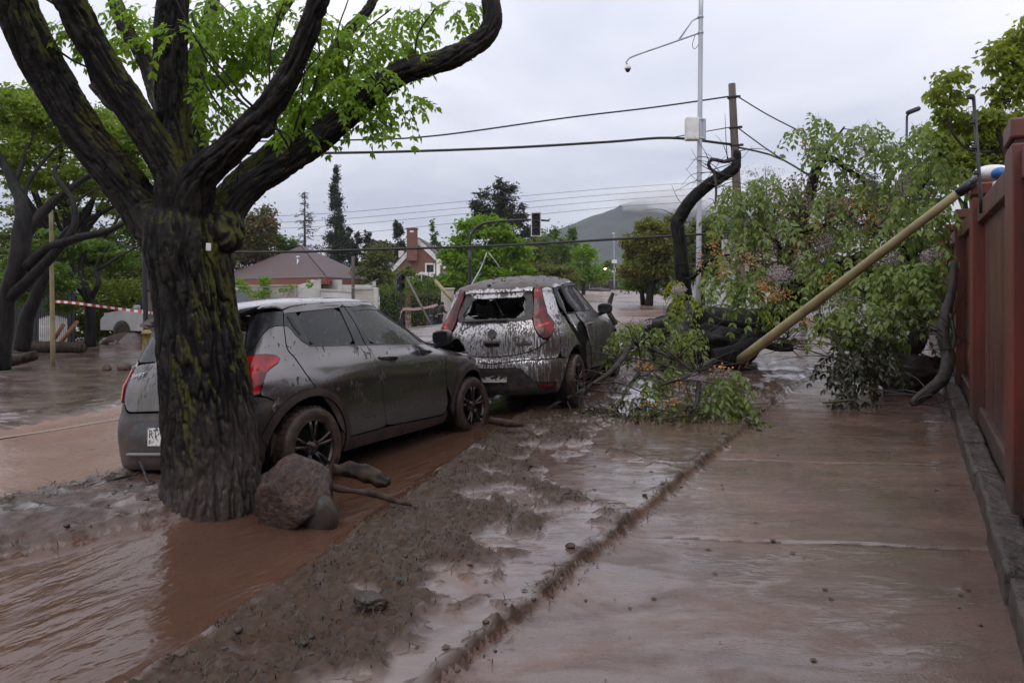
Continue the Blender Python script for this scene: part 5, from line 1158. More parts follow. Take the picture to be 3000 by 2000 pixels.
# ------------------------------------------------------------------ snapped lamp post lying across the wall
POLEM=mat('cream_painted_post',(.30,.25,.12),.42,build=lambda nt,b:(
 L(nt,mixc(nt,ramp(nt,noise(nt,objc(nt),4.,6),[(.35,0.),(.65,1.)]),(.30,.245,.115),(.20,.16,.080)),b.inputs['Base Color']),bump(nt,b,noise(nt,objc(nt),40.,4),.2,.004)))
LP=thing('lamp_post','snapped cream lamp post leaning from the mud onto the red wall','lamp post',at(1690,840,10.3))
a=at(1702,826,10.2);b=at(2205,441,7.35);m=MB();m.tube(np.linspace(a,b,12),np.linspace(.076,.046,12),20);own(m.build('shaft',POLEM),LP)
c=b+(b-a)/np.linalg.norm(b-a)*.16;m=MB();m.tube([b-(b-a)*.004,c],[.052,.050],16);own(m.build('collar',BLACKMETAL),LP)
d=at(2262,395,7.0);m=MB();m.tube(spline(np.array([c,(c+d)/2+[0,0,.03],d]),.05),[.036]*len(spline(np.array([c,(c+d)/2+[0,0,.03],d]),.05)),10);own(m.build('arm',GALV),LP)
v=IV3*np.array([.20,.12,.085]);own(mesh('lamp_head',v+at(2283,398,6.9),IF3,WHITEPAINT),LP)
v=IV3*np.array([.075,.085,.06]);own(mesh('blue_cap',v+at(2296,398,6.78),IF3,mat('blue_plastic',(.02,.12,.36),.35)),LP)
m=MB();q=spline(np.array([at(2285,420,6.6),at(2284,450,6.55),at(2278,483,6.5)]),.03);m.tube(q,.02,8)
for k in range(7): w=q[0]+(q[-1]-q[0])*k/7;m.tube([w+[-.022,0,.0],w+[.022,0,.018]],.006,6)
own(m.build('cable_tie',GALV,kind='stuff'),LP)
SPL=mat('splintered_wood',(.16,.085,.045),.8,build=speck(.35,.65,(.05,.03,.02),(.22,.12,.065),18.,sc3=(1,1,.3)))
m=MB();
for k in range(16):
    g=RNG.normal(0,.045,3);m.tube([a+g*.8+(b-a)*.006,a+g-(b-a)/7*RNG.uniform(.1,.28)+RNG.normal(0,.02,3)],[.022,.004],5)
own(m.build('splintered_end',SPL,kind='stuff'),LP)
# ------------------------------------------------------------------ fallen tree across the sidewalk
FT=tree_root('fallen_tree','uprooted dark chinaberry tree with hanging leaves and orange berries blocking the sidewalk',at(1560,800,13.5))
FB=barkmat('black_wet_bark',(.008,.007,.007),(.022,.019,.018));FBG=barkmat('grey_branch_bark',(.030,.026,.024),(.062,.053,.048))
FL=[([(1535,735,14,80),(1600,745,14,90),(1680,750,13.8,84),(1760,740,13.4,72),(1840,675,13,54),(1905,625,12.7,46),(1960,600,12.5,30)],FB,72),
 ([(1500,790,14.2,70),(1570,785,14,76),(1650,790,13.8,66),(1720,775,13.5,60),(1800,735,13.2,44)],FB,60),
 ([(1578,770,14.2,50),(1572,690,14.1,36),(1567,620,14,31),(1562,560,14,29),(1556,515,14,29),(1561,500,14,28),(1592,455,13.9,27),(1630,422,13.8,26),(1668,400,13.7,24),(1688,385,13.7,23),(1692,372,13.7,18),(1693,350,13.7,15),(1694,346,13.7,10)],FB,48),
 ([(1684,366,13.6,13),(1660,372,13.5,9),(1636,366,13.5,9),(1627,380,13.5,8),(1640,394,13.5,7),(1665,402,13.5,6)],FBG,12),
 ([(1640,394,13.5,7),(1645,430,13.4,6),(1643,480,13.3,4)],FBG,8),
 ([(1835,690,13,46),(1812,650,12.9,38),(1803,600,12.9,32),(1822,560,12.9,30),(1845,500,12.9,26),(1862,440,12.9,22),(1873,395,12.9,20),(1893,366,12.9,17),(1920,368,12.9,12),(1940,385,12.9,8),(1990,420,12.8,6),(2030,490,12.6,4)],FB,36),
 ([(1803,605,12.9,18),(1785,560,12.8,14),(1762,535,12.7,12),(1730,520,12.6,8),(1690,525,12.5,4)],FB,16),
 ([(1806,590,12.8,14),(1830,540,12.5,10),(1900,515,12.2,9),(1990,480,12,6)],FB,16),
 ([(1530,850,12.2,34),(1548,800,12.6,36),(1570,745,13.2,38),(1590,700,13.6,30)],FBG,40),
 ([(1640,825,12.6,50),(1700,815,12.6,56),(1728,780,12.8,46),(1735,735,13,42)],FB,40),
 ([(1240,950,8.3,7),(1290,920,8.3,8),(1345,893,8.4,10),(1395,860,8.5,12),(1430,822,8.8,14),(1455,780,9.4,17),(1480,750,10.2,20),(1530,740,11.5,24)],FBG,14),
 ([(1455,780,9.4,15),(1475,800,9.3,14),(1470,850,9.,11),(1440,890,8.8,8),(1425,930,8.5,5)],FBG,12),
 ([(1580,960,8.1,8),(1600,925,8.3,11),(1606,880,8.5,13),(1602,850,8.7,15),(1640,830,9.2,18)],FBG,12),
 ([(1602,855,8.7,10),(1560,870,8.5,8),(1520,885,8.3,5)],FBG,8),([(1602,862,8.7,9),(1570,835,8.8,8),(1530,815,9,7),(1495,800,9.4,9)],FBG,8),
 ([(1500,970,8.,24),(1440,965,8.1,20),(1380,960,8.2,14),(1330,970,8.2,8)],FBG,16),
 ([(2192,600,8.9,14),(2186,660,8.8,18),(2166,760,8.6,24),(2178,820,8.5,28),(2165,868,8.3,27),(2130,900,8.1,24),(2102,922,8.0,20),(2094,926,7.98,14)],FBG,24),
 ([(2178,820,8.5,10),(2192,780,8.5,9),(2182,720,8.6,6)],FBG,8),
 ([(1880,745,11.5,34),(1950,775,11.2,44),(2030,800,11,48),(2095,795,10.9,44),(2115,740,10.9,32),(2125,660,10.9,26),(2150,590,10.8,14)],FBG,36),
 ([(2030,800,11,36),(2070,840,10.7,44),(2120,850,10.5,40),(2160,830,10.3,30)],FB,28),
 ([(1905,755,9.8,6),(1930,800,9.7,7),(1950,845,9.5,6),(1980,868,9.3,4)],FBG,8),
 ([(1750,790,11.5,18),(1790,799,11.4,20),(1822,800,11.3,16)],FB,14),([(1795,795,11.4,6),(1808,775,11.3,4),(1812,762,11.3,3)],FB,6),
 ([(1600,700,12.5,16),(1640,735,12.2,18),(1700,745,12,14),(1770,750,11.6,10)],FB,12),
 ([(1590,640,14,10),(1630,600,13.5,8),(1680,585,13,6),(1740,600,12.6,4)],FB,8),([(1950,600,12.5,16),(2010,560,12,12),(2080,480,11.5,9),(2140,400,11,6)],FB,10),([(1990,590,12.2,10),(2060,600,11.5,8),(2130,570,10.8,5)],FB,8),
 ([(1880,390,12.9,8),(1905,340,12.8,6),(1940,290,12.7,4)],FB,8),([(2115,660,10.9,14),(2090,600,10.8,10),(2060,540,10.6,6)],FB,8)]
for j,(l,m_,n) in enumerate(FL):
    P,R=px_path(l)
    if n>=24: V,F=bark_tube(P,R,n,.035,.035 if R.max()>.1 else .012,18.,j*1.7,.25);own(mesh('trunk' if j==0 else 'limb',V,F,m_),FT)
    else:
        q,r=spline(P,.08,R);q=q+.018*np.stack([fbm(q[:,0]*4,q[:,2]*4,k+j,3) for k in (1.,4.,8.)],1);lm=MB();lm.tube(q,r,max(6,n//2));own(lm.build('limb',m_),FT)
rootv=rock(IV5,4.4,.5,0);rootv=rootv+.06*fbm(rootv[:,0]*5,rootv[:,1]*5,rootv[:,2]*5,3)[:,None]*rootv
own(mesh('root_ball',rootv*np.array([.62,.4,.30])+np.array([*at(2080,850,10.6)[:2],.26]),IF5,CLOD),FT)
own(mesh('root_ball',rootv*np.array([.9,.6,.42])+np.array([*at(1640,790,13.6)[:2],.42]),IF5,FB),FT)
own(mesh('root_ball',rootv[:,[1,0,2]]*np.array([.75,.5,.42])+np.array([*at(1545,760,13.9)[:2],.55]),IF5,FB),FT)
# twigs sprayed off the limbs
tw=MB();rg=np.random.default_rng(9)
src=[np.array([at(x,y,Y) for x,y,Y,w in l]) for l,_,_ in FL]
for k in range(420):
    P=src[rg.integers(len(src))];i=rg.integers(len(P)-1);p=P[i]+(P[i+1]-P[i])*rg.uniform()
    d=rg.normal(0,1,3);d[2]=abs(d[2])*.5-.1;d/=np.linalg.norm(d);L0=rg.uniform(.25,1.05)
    q=[p,p+d*L0*.5+rg.normal(0,.05,3),p+d*L0+rg.normal(0,.08,3)-[0,0,.08]];
    if q[2][2]<.03: continue
    tw.tube(spline(np.array(q),.1),np.linspace(.010,.003,len(spline(np.array(q),.1))),4,False)
for l in ([(1330,930,8.3),(1370,945,8.1),(1420,950,8.)],[(1345,893,8.4),(1400,900,8.2),(1450,905,8.1)],[(1395,860,8.5),(1340,850,8.6),(1300,860,8.7)],[(1360,880,8.4),(1420,880,8.3),(1480,900,8.2),(1530,890,8.2)],[(1430,822,8.8),(1380,810,9.),(1345,815,9.2)],[(1480,930,8.),(1540,945,7.9),(1620,935,7.8)],[(1300,915,8.3),(1310,945,8.2),(1290,960,8.1)],[(1440,820,8.8),(1500,830,8.5),(1560,850,8.4),(1640,845,8.2)],[(1350,890,8.4),(1330,915,8.3),(1335,950,8.2)],[(1500,960,7.9),(1560,985,7.8),(1600,990,7.7)]):
    q=spline(np.array([at(*p) for p in l]),.05);q=q+.02*np.stack([fbm(q[:,0]*6,q[:,2]*6,k,3) for k in (1.,4.,8.)],1);tw.tube(q,np.linspace(.012,.005,len(q)),5)
own(tw.build('twigs',FBG,kind='stuff'),FT)
FLEAF=leafmat('drooping_leaf',(.098,.140,.036),(.20,.255,.075),.5,rough=.32);FLO=leafmat('shade_drooping_leaf',(.060,.082,.028),(.135,.160,.060),.45,rough=.32);FMUD=leafmat('mud_soaked_leaf',(.028,.024,.012),(.080,.072,.034),.15,rough=.35);FYEL=leafmat('yellow_fresh_leaf',(.13,.17,.010),(.24,.27,.02),.5)
def hang(name,cl,m,seed,per=9,ll=.075,L_=.30,pairs=5,drop=.75):
    rg=np.random.default_rng(seed);B=[];D=[];SZ=[]
    for x,y,Y,rx,ry in cl:
        s=K/2000*Y;n=int(per*(rx*ry/900)**.85)+3;q=unit(rg.normal(size=(n,3)))*rg.uniform(.15,1,(n,1))**.5
        B.append(at(x,y-ry*.35,Y)+q*np.array([rx*s,rx*s*.8,ry*s*.75]));d=q*np.array([1,1,.3])+rg.normal(0,.35,(n,3));d[:,2]=d[:,2]*.4-.45;D.append(d)
    B=np.concatenate(B);D=np.concatenate(D);B[:,2]=np.maximum(B[:,2],.12)
    P,A,N,LL,S=pinnate(B,D,L_*rg.uniform(.7,1.2,len(B)),pairs,ll,drop,rg);P[:,2]=np.maximum(P[:,2],.02)
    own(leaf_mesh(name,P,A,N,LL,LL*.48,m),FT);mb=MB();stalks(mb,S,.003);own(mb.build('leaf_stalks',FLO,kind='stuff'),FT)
hang('leaves',[(1705,440,12.2,39,30),(1760,425,12.2,31,27),(1740,470,12.1,27,31),(1680,480,12.3,28,23),(1720,540,12,23,27),(1700,505,12,31,23),(1880,285,12.5,23,27),(1890,330,12.4,20,23),(1960,320,12.2,39,27),(2000,300,12,35,27),(2040,350,11.8,36,31),(1950,430,12,36,27),(2030,440,11.5,39,31),(1900,470,12,27,28),(1840,440,12.4,20,31),(1760,620,11.5,23,23),(1690,645,11.6,36,19),(1725,680,11.4,31,20),(1655,645,11.8,23,22),(1660,600,12,27,20),(1800,690,11.2,23,20),(1850,590,11.5,39,31),(1800,520,12,23,23),(1930,620,11,39,31),(1950,540,11.5,31,27),(2050,530,10.8,36,31),(2100,470,10.5,34,34),(2120,380,10.6,39,34),(2060,620,10.2,34,31),(2130,600,9.8,31,39),(1920,730,10.2,34,27),(1990,700,10,36,28),(2050,700,10,34,28),(2110,680,9.8,31,31),(1880,660,10.8,31,28),(2000,640,10.5,31,27),(2140,300,10.6,31,27),(2170,400,10.2,28,39),(2100,300,11.2,31,23),(2160,480,10,27,31),(1900,440,12.3,23,23),(1830,300,12.6,11,17)],FLEAF,31,14,.125,.34)
hang('foreground_leaves',[(1480,752,9.4,42,32),(1660,880,8.3,34,40),(1690,915,8.1,26,34),(1648,925,8.1,24,26),(1703,945,8.,16,26),(1498,880,8.5,20,26),(1568,848,8.7,26,26),(1535,935,8.1,24,20),(1588,770,10.2,20,30),(1556,725,11,18,22),(1430,760,9.8,16,16)],FLEAF,32,12,.10,.32)
hang('shaded_leaves',[(1780,480,13,60,40),(1850,520,13,60,40),(1900,400,13,60,40),(1980,380,12.8,60,40),(2000,560,12,70,50),(2080,560,11.5,70,50),(2120,640,11,60,60),(1780,610,12.5,50,30),(1900,690,11.6,60,40),(1730,590,12.8,50,40),(2130,520,11,50,60),(2060,440,12,60,50),(1960,760,10.8,60,34),(2080,760,10.6,50,40),(2150,700,10.4,36,50)],FLO,33,4,.12,.33)  # inner clumps take a darker leaf colour, their shade put into it
hang('muddy_leaves',[(1280,965,8.1,40,22),(1350,975,8.,44,22),(1420,985,7.9,40,22),(1500,1000,7.8,44,22),(1560,1010,7.7,36,18),(1330,950,8.3,30,20),(1590,960,7.9,24,34),(1640,960,7.9,18,30),(1700,965,7.9,12,26),(1460,930,8.2,36,26),(1390,940,8.2,30,20),(1540,990,7.9,30,22),(1560,790,11,30,26)],FMUD,34,17,.085,.26)
hang('dry_twig_haze',[(1760,480,12.6,50,50),(1850,430,12.4,40,50),(1790,420,12.8,40,30),(1930,480,12,50,40),(1740,570,12,40,40),(1880,560,11.6,44,30),(1990,420,11.8,50,30),(2060,480,11,40,30),(1820,560,12,30,40)],leafmat('dry_pinkish_twigs',(.075,.048,.036),(.16,.11,.085),.2),37,9,.07,.34)
hang('sodden_leaves',[(1955,820,9.3,36,40),(1960,870,9.2,24,36),(2000,830,9.4,26,34),(2040,830,9.4,24,30),(1915,830,9.4,22,34),(1945,905,9.1,14,24),(2010,790,9.8,40,30)],leafmat('sodden_dark_leaf',(.012,.012,.007),(.036,.036,.016),.1,rough=.35),38,12,.10,.28)
hang('yellow_leaves',[(1565,690,11,24,26),(1550,650,11.2,14,14),(1448,755,9.6,20,18),(1745,715,11,10,10),(1575,775,10,14,14)],FYEL,35,14,.08,.22)
# berries and flower sprays
BER=mat('orange_berry',(.42,.20,.05),.35);FLW=leafmat('lilac_flower',(.30,.24,.30),(.45,.36,.42),.3)
rg=np.random.default_rng(41);VV=[];FF=[]
for x,y,Y,rx,ry,n in ((1660,620,11.6,30,60,60),(1720,600,11.5,40,40,50),(1780,680,11.2,50,30,110),(1750,660,11.2,30,24,60),(1640,560,12,16,60,40),(1610,600,12.4,10,60,26),(1480,840,8.7,34,20,26),(1660,850,8.4,34,20,26),(1560,880,8.4,26,26,16),(1540,920,8.2,24,20,14),(1830,570,12,24,40,46),(1880,520,11.8,50,40,60),(1900,640,11,34,24,40),(1780,500,12.2,34,40,50),(1960,470,11.6,40,40,50),(1850,330,12.4,24,60,40),(2000,500,11.2,60,50,60),(2080,520,10.8,40,40,40),(1860,740,10.6,24,18,20),(1500,930,8.1,60,40,20),(1480,1000,7.8,40,12,10)):
    s=K/2000*Y;n=int(n*1.3);q=unit(rg.normal(size=(n,3)))*rg.uniform(.1,1,(n,1))*np.array([rx*s,rx*s*.6,ry*s])+at(x,y,Y)
    for p in q:
        r=.0105+rg.uniform(0,.004);VV.append(IV2*r+p);FF.append(IF2+len(IV2)*len(FF))
VV=np.concatenate(VV);own(mesh('berries',VV,np.concatenate(FF),BER,kind='stuff'),FT)
B=[];
for x,y,Y,rx,ry,n in ((1790,630,11.2,36,22,260),(1560,665,10.8,18,14,110),(1600,870,8.5,22,12,120),(1660,860,8.4,30,12,150),(1990,350,12,34,24,220),(2080,420,11,34,30,220),(2050,600,10.5,30,24,180),(2140,590,9.8,30,24,180),(1760,560,12.4,30,50,260),(1900,560,11.8,40,26,200),(1780,450,12.6,30,40,200),(2000,720,10,40,20,160),(1460,740,9.6,40,10,90),(1870,480,12.4,30,26,160),(1940,690,10.6,40,20,140)):
    s=K/2000*Y;n=int(n*2.2);B.append(unit(rg.normal(size=(n,3)))*rg.uniform(.1,1,(n,1))**.6*np.array([rx*s,rx*s*.6,ry*s])+at(x,y,Y))
B=np.concatenate(B);own(leaf_mesh('flower_sprays',B,rg.normal(size=B.shape),rg.normal(size=B.shape),.028,.016,FLW),FT)
# logs and sticks in the mud
def log(label,pts,m,n=20,name='log',cat='log',amp=.022,group=None):
    P,R=px_path(pts)
    for k in range(len(P)): P[k,2]=max(P[k,2],gz(P[k,0],P[k,1])+R[k]*.25)
    c=P.mean(0);V,F=bark_tube(P-c,R,max(n,24) if cat=='log' else n,.02,amp,20.,len(label)*.7,.4);V=V+.25*amp*np.stack([fbm(V[:,0]*16,V[:,1]*16,V[:,2]*16+k,3) for k in (1.,5.,9.)],1)*3;o=mesh(name,V,F,m,label=label,cat=cat,group=group);o.location=c;return o
MUDBARK=barkmat('mud_caked_bark',(.018,.012,.009),(.062,.043,.031))
log('short mud caked log in the brown stream behind the boulder',[(765,1078,4.95,22),(800,1078,5.0,34),(840,1088,5.0,38),(875,1102,4.95,30),(892,1108,4.93,22)],MUDBARK)
log('thin mud caked branch trailing from the boulder through the stream',[(745,1115,4.6,15),(780,1122,4.65,17),(810,1127,4.66,10),(850,1132,4.66,15),(890,1143,4.62,16),(930,1156,4.57,9),(945,1160,4.55,6)],MUDBARK,12,'branch','branch',.006)
log('fallen trunk lying in mud by the left edge tree',[(-20,835,13.2,24),(30,828,13.2,26),(85,815,13.3,20)],MUDBARK,16)
log('long dark log lying behind the beige lamp post',[(40,795,16.5,22),(90,797,16.5,28),(150,798,16.4,26),(192,800,16.3,20)],MUDBARK,16)
log('pale stick poking up from the debris under the grey hatchback',[(322,1060,5.2,6),(338,1100,5.0,6),(345,1140,4.8,7)],FBG,8,'stick','stick',.002)
log('thin straight stick lying along the kerb debris line',[(205,1138,5.15,5),(260,1122,5.25,6),(312,1108,5.4,5)],FBG,8,'stick','stick',.002)
log('forked dead branch sticking up beside the silver car',[(1415,745,11,12),(1398,715,11,12),(1402,690,11,10),(1408,672,11,8)],FBG,10,'branch','branch',.004)
log('half buried branch in front of the grey car front wheel',[(1125,965,7.2,16),(1165,972,7.1,18),(1200,975,7.,10)],MUDBARK,10,'branch','branch',.005)
log('small leafy twig lying on the wet sidewalk',[(1890,925,6.9,5),(1920,922,6.9,7),(1965,918,6.95,4)],FMUD,8,'twig','twig',.003)
# ------------------------------------------------------------------ hill, air and low cloud
xs=np.linspace(-1500,2200,150);ys=np.linspace(900,2700,70);HX,HY=np.meshgrid(xs,ys)
prof=np.interp(HX/1800*2000+1500,[-900,300,900,1300,1450,1600,1680,1740,1800,1860,1930,2050,2200,2600,3200,4000],[20,34,52,78,98,126,152,174,188,205,205,196,170,140,90,50])
ridge=np.exp(-((HY-1800-180*fbm(HX/900,HX*0,2.,2))/480)**2)
HZ=prof*ridge*(1+.16*fbm(HX/150,HY/150,5.,5,True))*sstep(900,1250,HY)+ 4*fbm(HX/40,HY/40,1.,3)-12*(1-sstep(900,1250,HY))
HX,HY,HZ=HX*.5,HY*.5,HZ*.5
I=np.arange(HX.size).reshape(HX.shape);HF=np.stack([I[:-1,:-1],I[:-1,1:],I[1:,1:],I[1:,:-1]],-1).reshape(-1,4)
HILLM=mat('wooded_slope',(.03,.045,.03),.9,build=speck(.35,.65,(.010,.019,.019),(.028,.042,.036),.07,bs=.5,bd=3.))
mesh('hill',np.stack([HX,HY,HZ],-1).reshape(-1,3),HF,HILLM,kind='structure')
def volume(name,m_col,dens,aniso=.0):
    m=bpy.data.materials.new(name);m.use_nodes=True;nt=m.node_tree;nt.nodes.clear()
    v=nd(nt,'VolumePrincipled',None,{'Color':(*m_col,1),'Density':dens,'Anisotropy':aniso});o=nd(nt,'OutputMaterial');L(nt,v.outputs[0],o.inputs['Volume']);return m
hz=MB();hz.box((0,715,72),(2440,1590,164));mesh('haze',np.concatenate(hz.V),hz.F,volume('haze_air',(.93,.95,1.),.00024),smooth=False,kind='stuff')
v=IV5.copy();n_=fbm(v[:,0]*1.8,v[:,1]*1.8,v[:,2]*1.8,4);v=v*(1+.22*n_)[:,None]
def mist(c,r): mesh('mist',v*np.array(r)+np.array(c),IF5,MISTM,kind='stuff')
MISTM=volume('low_cloud',(1.,1.,1.),.012)
mist((185,800,103),(62,60,20));mist((250,790,98),(95,70,32));mist((390,780,92),(150,80,40));mist((150,810,110),(40,40,10))
# ------------------------------------------------------------------ cables
def cable(label,pts,r,m=CABLE,name='cable',n=6,step=.5,cat='cable',group=None):
    P=np.array([at(*p) for p in pts]);c=P.mean(0);q=spline(P-c,step);V,F=tube(q,r,n);o=mesh(name,V,F,m,label=label,cat=cat,group=group);o.location=c;return o
cable('twisted upper cable from the wooden pole top across to the left edge',[(-150,318,26),(100,322,26),(470,325,27),(800,322,27.5),(1000,312,27.7),(1300,271,28),(1500,247,28),(1675,222,28)],.034)
cable('thick bundled cable under the twisted one from the wooden pole to the left',[(-150,344,26),(0,347,26),(300,352,26.5),(550,353,27),(800,351,27.3),(1000,346,27.6),(1200,338,27.8),(1400,326,28),(1540,317,28),(1680,332,28)],.055)
cable('thin cable branching up to the wooden pole beside the junction box',[(1540,317,28),(1600,306,28),(1680,292,28)],.022)
cable('grey cable low across the left trees behind the big trunk',[(-120,409,24),(60,411,24),(180,409,24),(330,406,24.5)],.016,GALV)
cable('thick black cable sagging low behind the cars and over the avenue',[(180,560,22),(400,574,22.5),(530,579,23),(700,578,23.5),(850,573,24),(1000,569,24),(1150,564,24),(1300,556,24),(1450,547,24),(1560,541,24),(1750,530,24)],.048)
cable('cable falling to the right from the wooden pole top',[(1688,218,28),(1760,262,27),(1830,298,26)],.028)
cable('cable falling to the right from the middle of the wooden pole',[(1690,290,28),(1730,320,27),(1790,362,26),(1860,402,25)],.026)
cable('thick cable falling to the right from below the middle pole clamp',[(1690,338,28),(1740,348,27.5),(1800,368,26.5),(1900,430,25)],.040)
for k,(a_,b_,lb) in enumerate(((497,418,'highest'),(512,432,'second highest'),(526,446,'second lowest'),(547,462,'lowest'))):
    cable(f'{lb} of four thin power lines across the distant sky',[(560,a_+3,95),(800,a_-10,97),(1100,(a_+b_)/2+2,100),(1400,b_+15,105),(1620,b_,110)],.030,BLACKMETAL,'power_line',group='power lines across the distant sky',cat='power line')
cable('loose cut wire drooping from the low cable near the brick house',[(1010,569,24),(1000,600,23.5),(985,625,23),(982,660,23),(985,700,23)],.012)
cable('pale frayed wire hanging in two strands by the green maple',[(1118,580,22),(1105,615,22),(1085,650,21.5),(1070,680,21),(1055,705,20.5)],.018,GALV)
cable('short pale frayed wire end beside the longer frayed wire',[(1122,580,22),(1138,600,22),(1150,618,22)],.016,GALV)
cable('thin pale wire sloping across the white house to the signal',[(520,655,30),(700,663,32),(820,660,34),(870,640,35)],.010,GALV)
# ------------------------------------------------------------------ poles
def gbase(x,Y): p=at(x,700,Y);return np.array([p[0],p[1],gz(p[0],p[1])])
def pole(name,label,cat,x,Y,ytop,r0,r1,m,xt=None,n=12):
    b=gbase(x,Y);t=at(xt if xt is not None else x,ytop,Y);root=thing(name,label,cat,b);q=MB();q.tube(np.linspace(b-[0,0,.1],t,8),np.linspace(r0,r1,8),n);own(q.build('shaft',m),root);return root,b,t
CP,b,t=pole('camera_pole','tall galvanised pole carrying a dome security camera on a long arm','pole',1603,26,-90,.105,.085,GALV,1611)
m=MB();a0=at(1607,76,26);a1=at(1442,134,26);m.tube(spline(np.array([a0,(a0*.55+a1*.45),a1+[.05,0,0],a1-[0,0,.28]]),.12),.035,8);own(m.build('arm',GALV),CP)
m=MB();m.tube([at(1607,40,26),at(1590,48,26),at(1558,94,26)],.03,8);own(m.build('brace',GALV),CP)
c=at(1442,158,26);m=MB();m.lathe([(0,.16),(.05,.15),(.10,.10),(.125,.02),(.125,-.02),(.10,-.03)],c=c,n=20);own(m.build('camera_housing',WHITEPAINT),CP)
m=MB();m.lathe([(.095,-.03),(.085,-.09),(.05,-.13),(0,-.145)],c=c,n=20);own(m.build('camera_dome',BLACK),CP)
m=MB();m.tube(spline(np.array([at(1597,80,26),at(1590,104,26),at(1596,113,26),at(1606,100,26)]),.08),.012,6);own(m.build('slack_cable',CABLE),CP)
m=MB();p=at(1589,297,25.7);m.box(p,(.46,.35,.84),bev=.02);own(m.build('cabinet',WHITEPAINT),CP)
m=MB();m.box(p+[0,-.18,.0],(.40,.02,.76),bev=.005);own(m.build('cabinet_door',WHITEPAINT),CP)
m=MB();p=at(1613,298,26.2);m.box(p,(.22,.3,.80),bev=.02);own(m.build('rear_cabinet',GALV),CP)
for y in (76,40,275,318): m=MB();p=at(1609,y,26);m.lathe([(.112,-.04),(.118,-.03),(.118,.03),(.112,.04)],c=p,n=14);own(m.build('clamp',GALV),CP)
UP,b,t=pole('utility_pole','weathered wooden utility pole carrying bundled cables behind the fallen tree','pole',1706,28,193,.21,.145,WOODPOLE,1681)
for y in (222,292,333): m=MB();p=at(1684+(y-222)*.06,y,27.85);m.lathe([(.17,-.05),(.19,-.03),(.19,.03),(.17,.05)],c=p+[0,.15,0],n=14);m.box(p+[.22,0,0],(.16,.08,.10),bev=.02);own(m.build('clamp',BLACKMETAL),UP)
BLP,b,t=pole('signal_post','black signal post with a domed yellow base at the street edge','post',337,13.5,565,.05,.045,BLACKMETAL,331)
YB=mat('faded_yellow_paint',(.30,.20,.03),.5,build=speck(.35,.62,(.32,.22,.035),(.14,.10,.05),10.,bs=.3))
m=MB();h=at(337,760,13.5)[2]-gz(b[0],b[1]);m.lathe([(.085,-.1),(.085,h*.55),(.075,h*.6),(.075,h*.92),(.105,h*.93),(.10,h*.96),(.06,h*1.02),(.05,h*1.04)],c=(b[0],b[1],gz(b[0],b[1])),n=20);own(m.build('yellow_base',YB),BLP)
m=MB();m.tube([at(332,665,13.5),at(341,667,13.5),at(343,662,13.5)],.018,6);own(m.build('bracket',BLACKMETAL),BLP)
m=MB();m.tube(spline(np.array([at(347,618,13.4),at(340,617,13.4),at(336,610,13.4),at(336,600,13.4)]),.03),.014,6);own(m.build('white_pipe',WHITEPAINT),BLP)
WP,b,t=pole('utility_pole','short brown wooden pole close behind the black signal post','pole',348,16,520,.10,.085,WOODPOLE,344)
CLP,b,t=pole('lamp_post','slim beige lamp post standing in the flooded mud at left','lamp post',122,14,470,.045,.036,POLEM,117)
SL,b,t=pole('street_lamp','street lamp with a flat dark head rising over the fallen crown','street lamp',2079,32,268,.07,.05,BLACKMETAL,2083)
m=MB();m.tube(spline(np.array([t,at(2087,262,32),at(2094,257,32)]),.05),.05,6);own(m.build('neck',BLACKMETAL),SL)
hd=MB();p=at(2095,257,31.9);R=np.array([[.93,0,-.36],[0,1,0],[.36,0,.93]]);hd.box(p+[.05,0,.05],(.62,.34,.22),R=R,bev=.09);own(hd.build('lamp_head',BLACKMETAL),SL)
DP,b,t=pole('pole','dark square post standing before the maroon roofed house','post',811,42,589,.10,.10,WOODPOLE,811,n=4)
AV,b,t=pole('street_lamp','thin pale street lamp with a side arm far up the avenue','street lamp',1630,70,611,.07,.05,GALV,1630)
m=MB();m.tube([t,at(1634,609,70),at(1658,607,70)],.05,6);own(m.build('arm',GALV),AV)
FA,b,t=pole('camera_pole','thin distant grey mast with a white box beside the avenue','pole',1411,105,540,.10,.07,GALV,1410)
m=MB();m.box(at(1411,601,104.8),(.75,.4,.55),bev=.04);own(m.build('white_box',WHITEPAINT),FA)
m=MB();p=at(1409,537,104.8);m.lathe([(0,.2),(.15,.1),(.18,0),(.1,-.12),(0,-.16)],c=p,n=12);own(m.build('camera_dome',WHITEPAINT),FA)
m=MB();m.box(at(1417,621,104.8),(.36,.2,.85),bev=.04);own(m.build('signal_head',BLACKMETAL),FA)
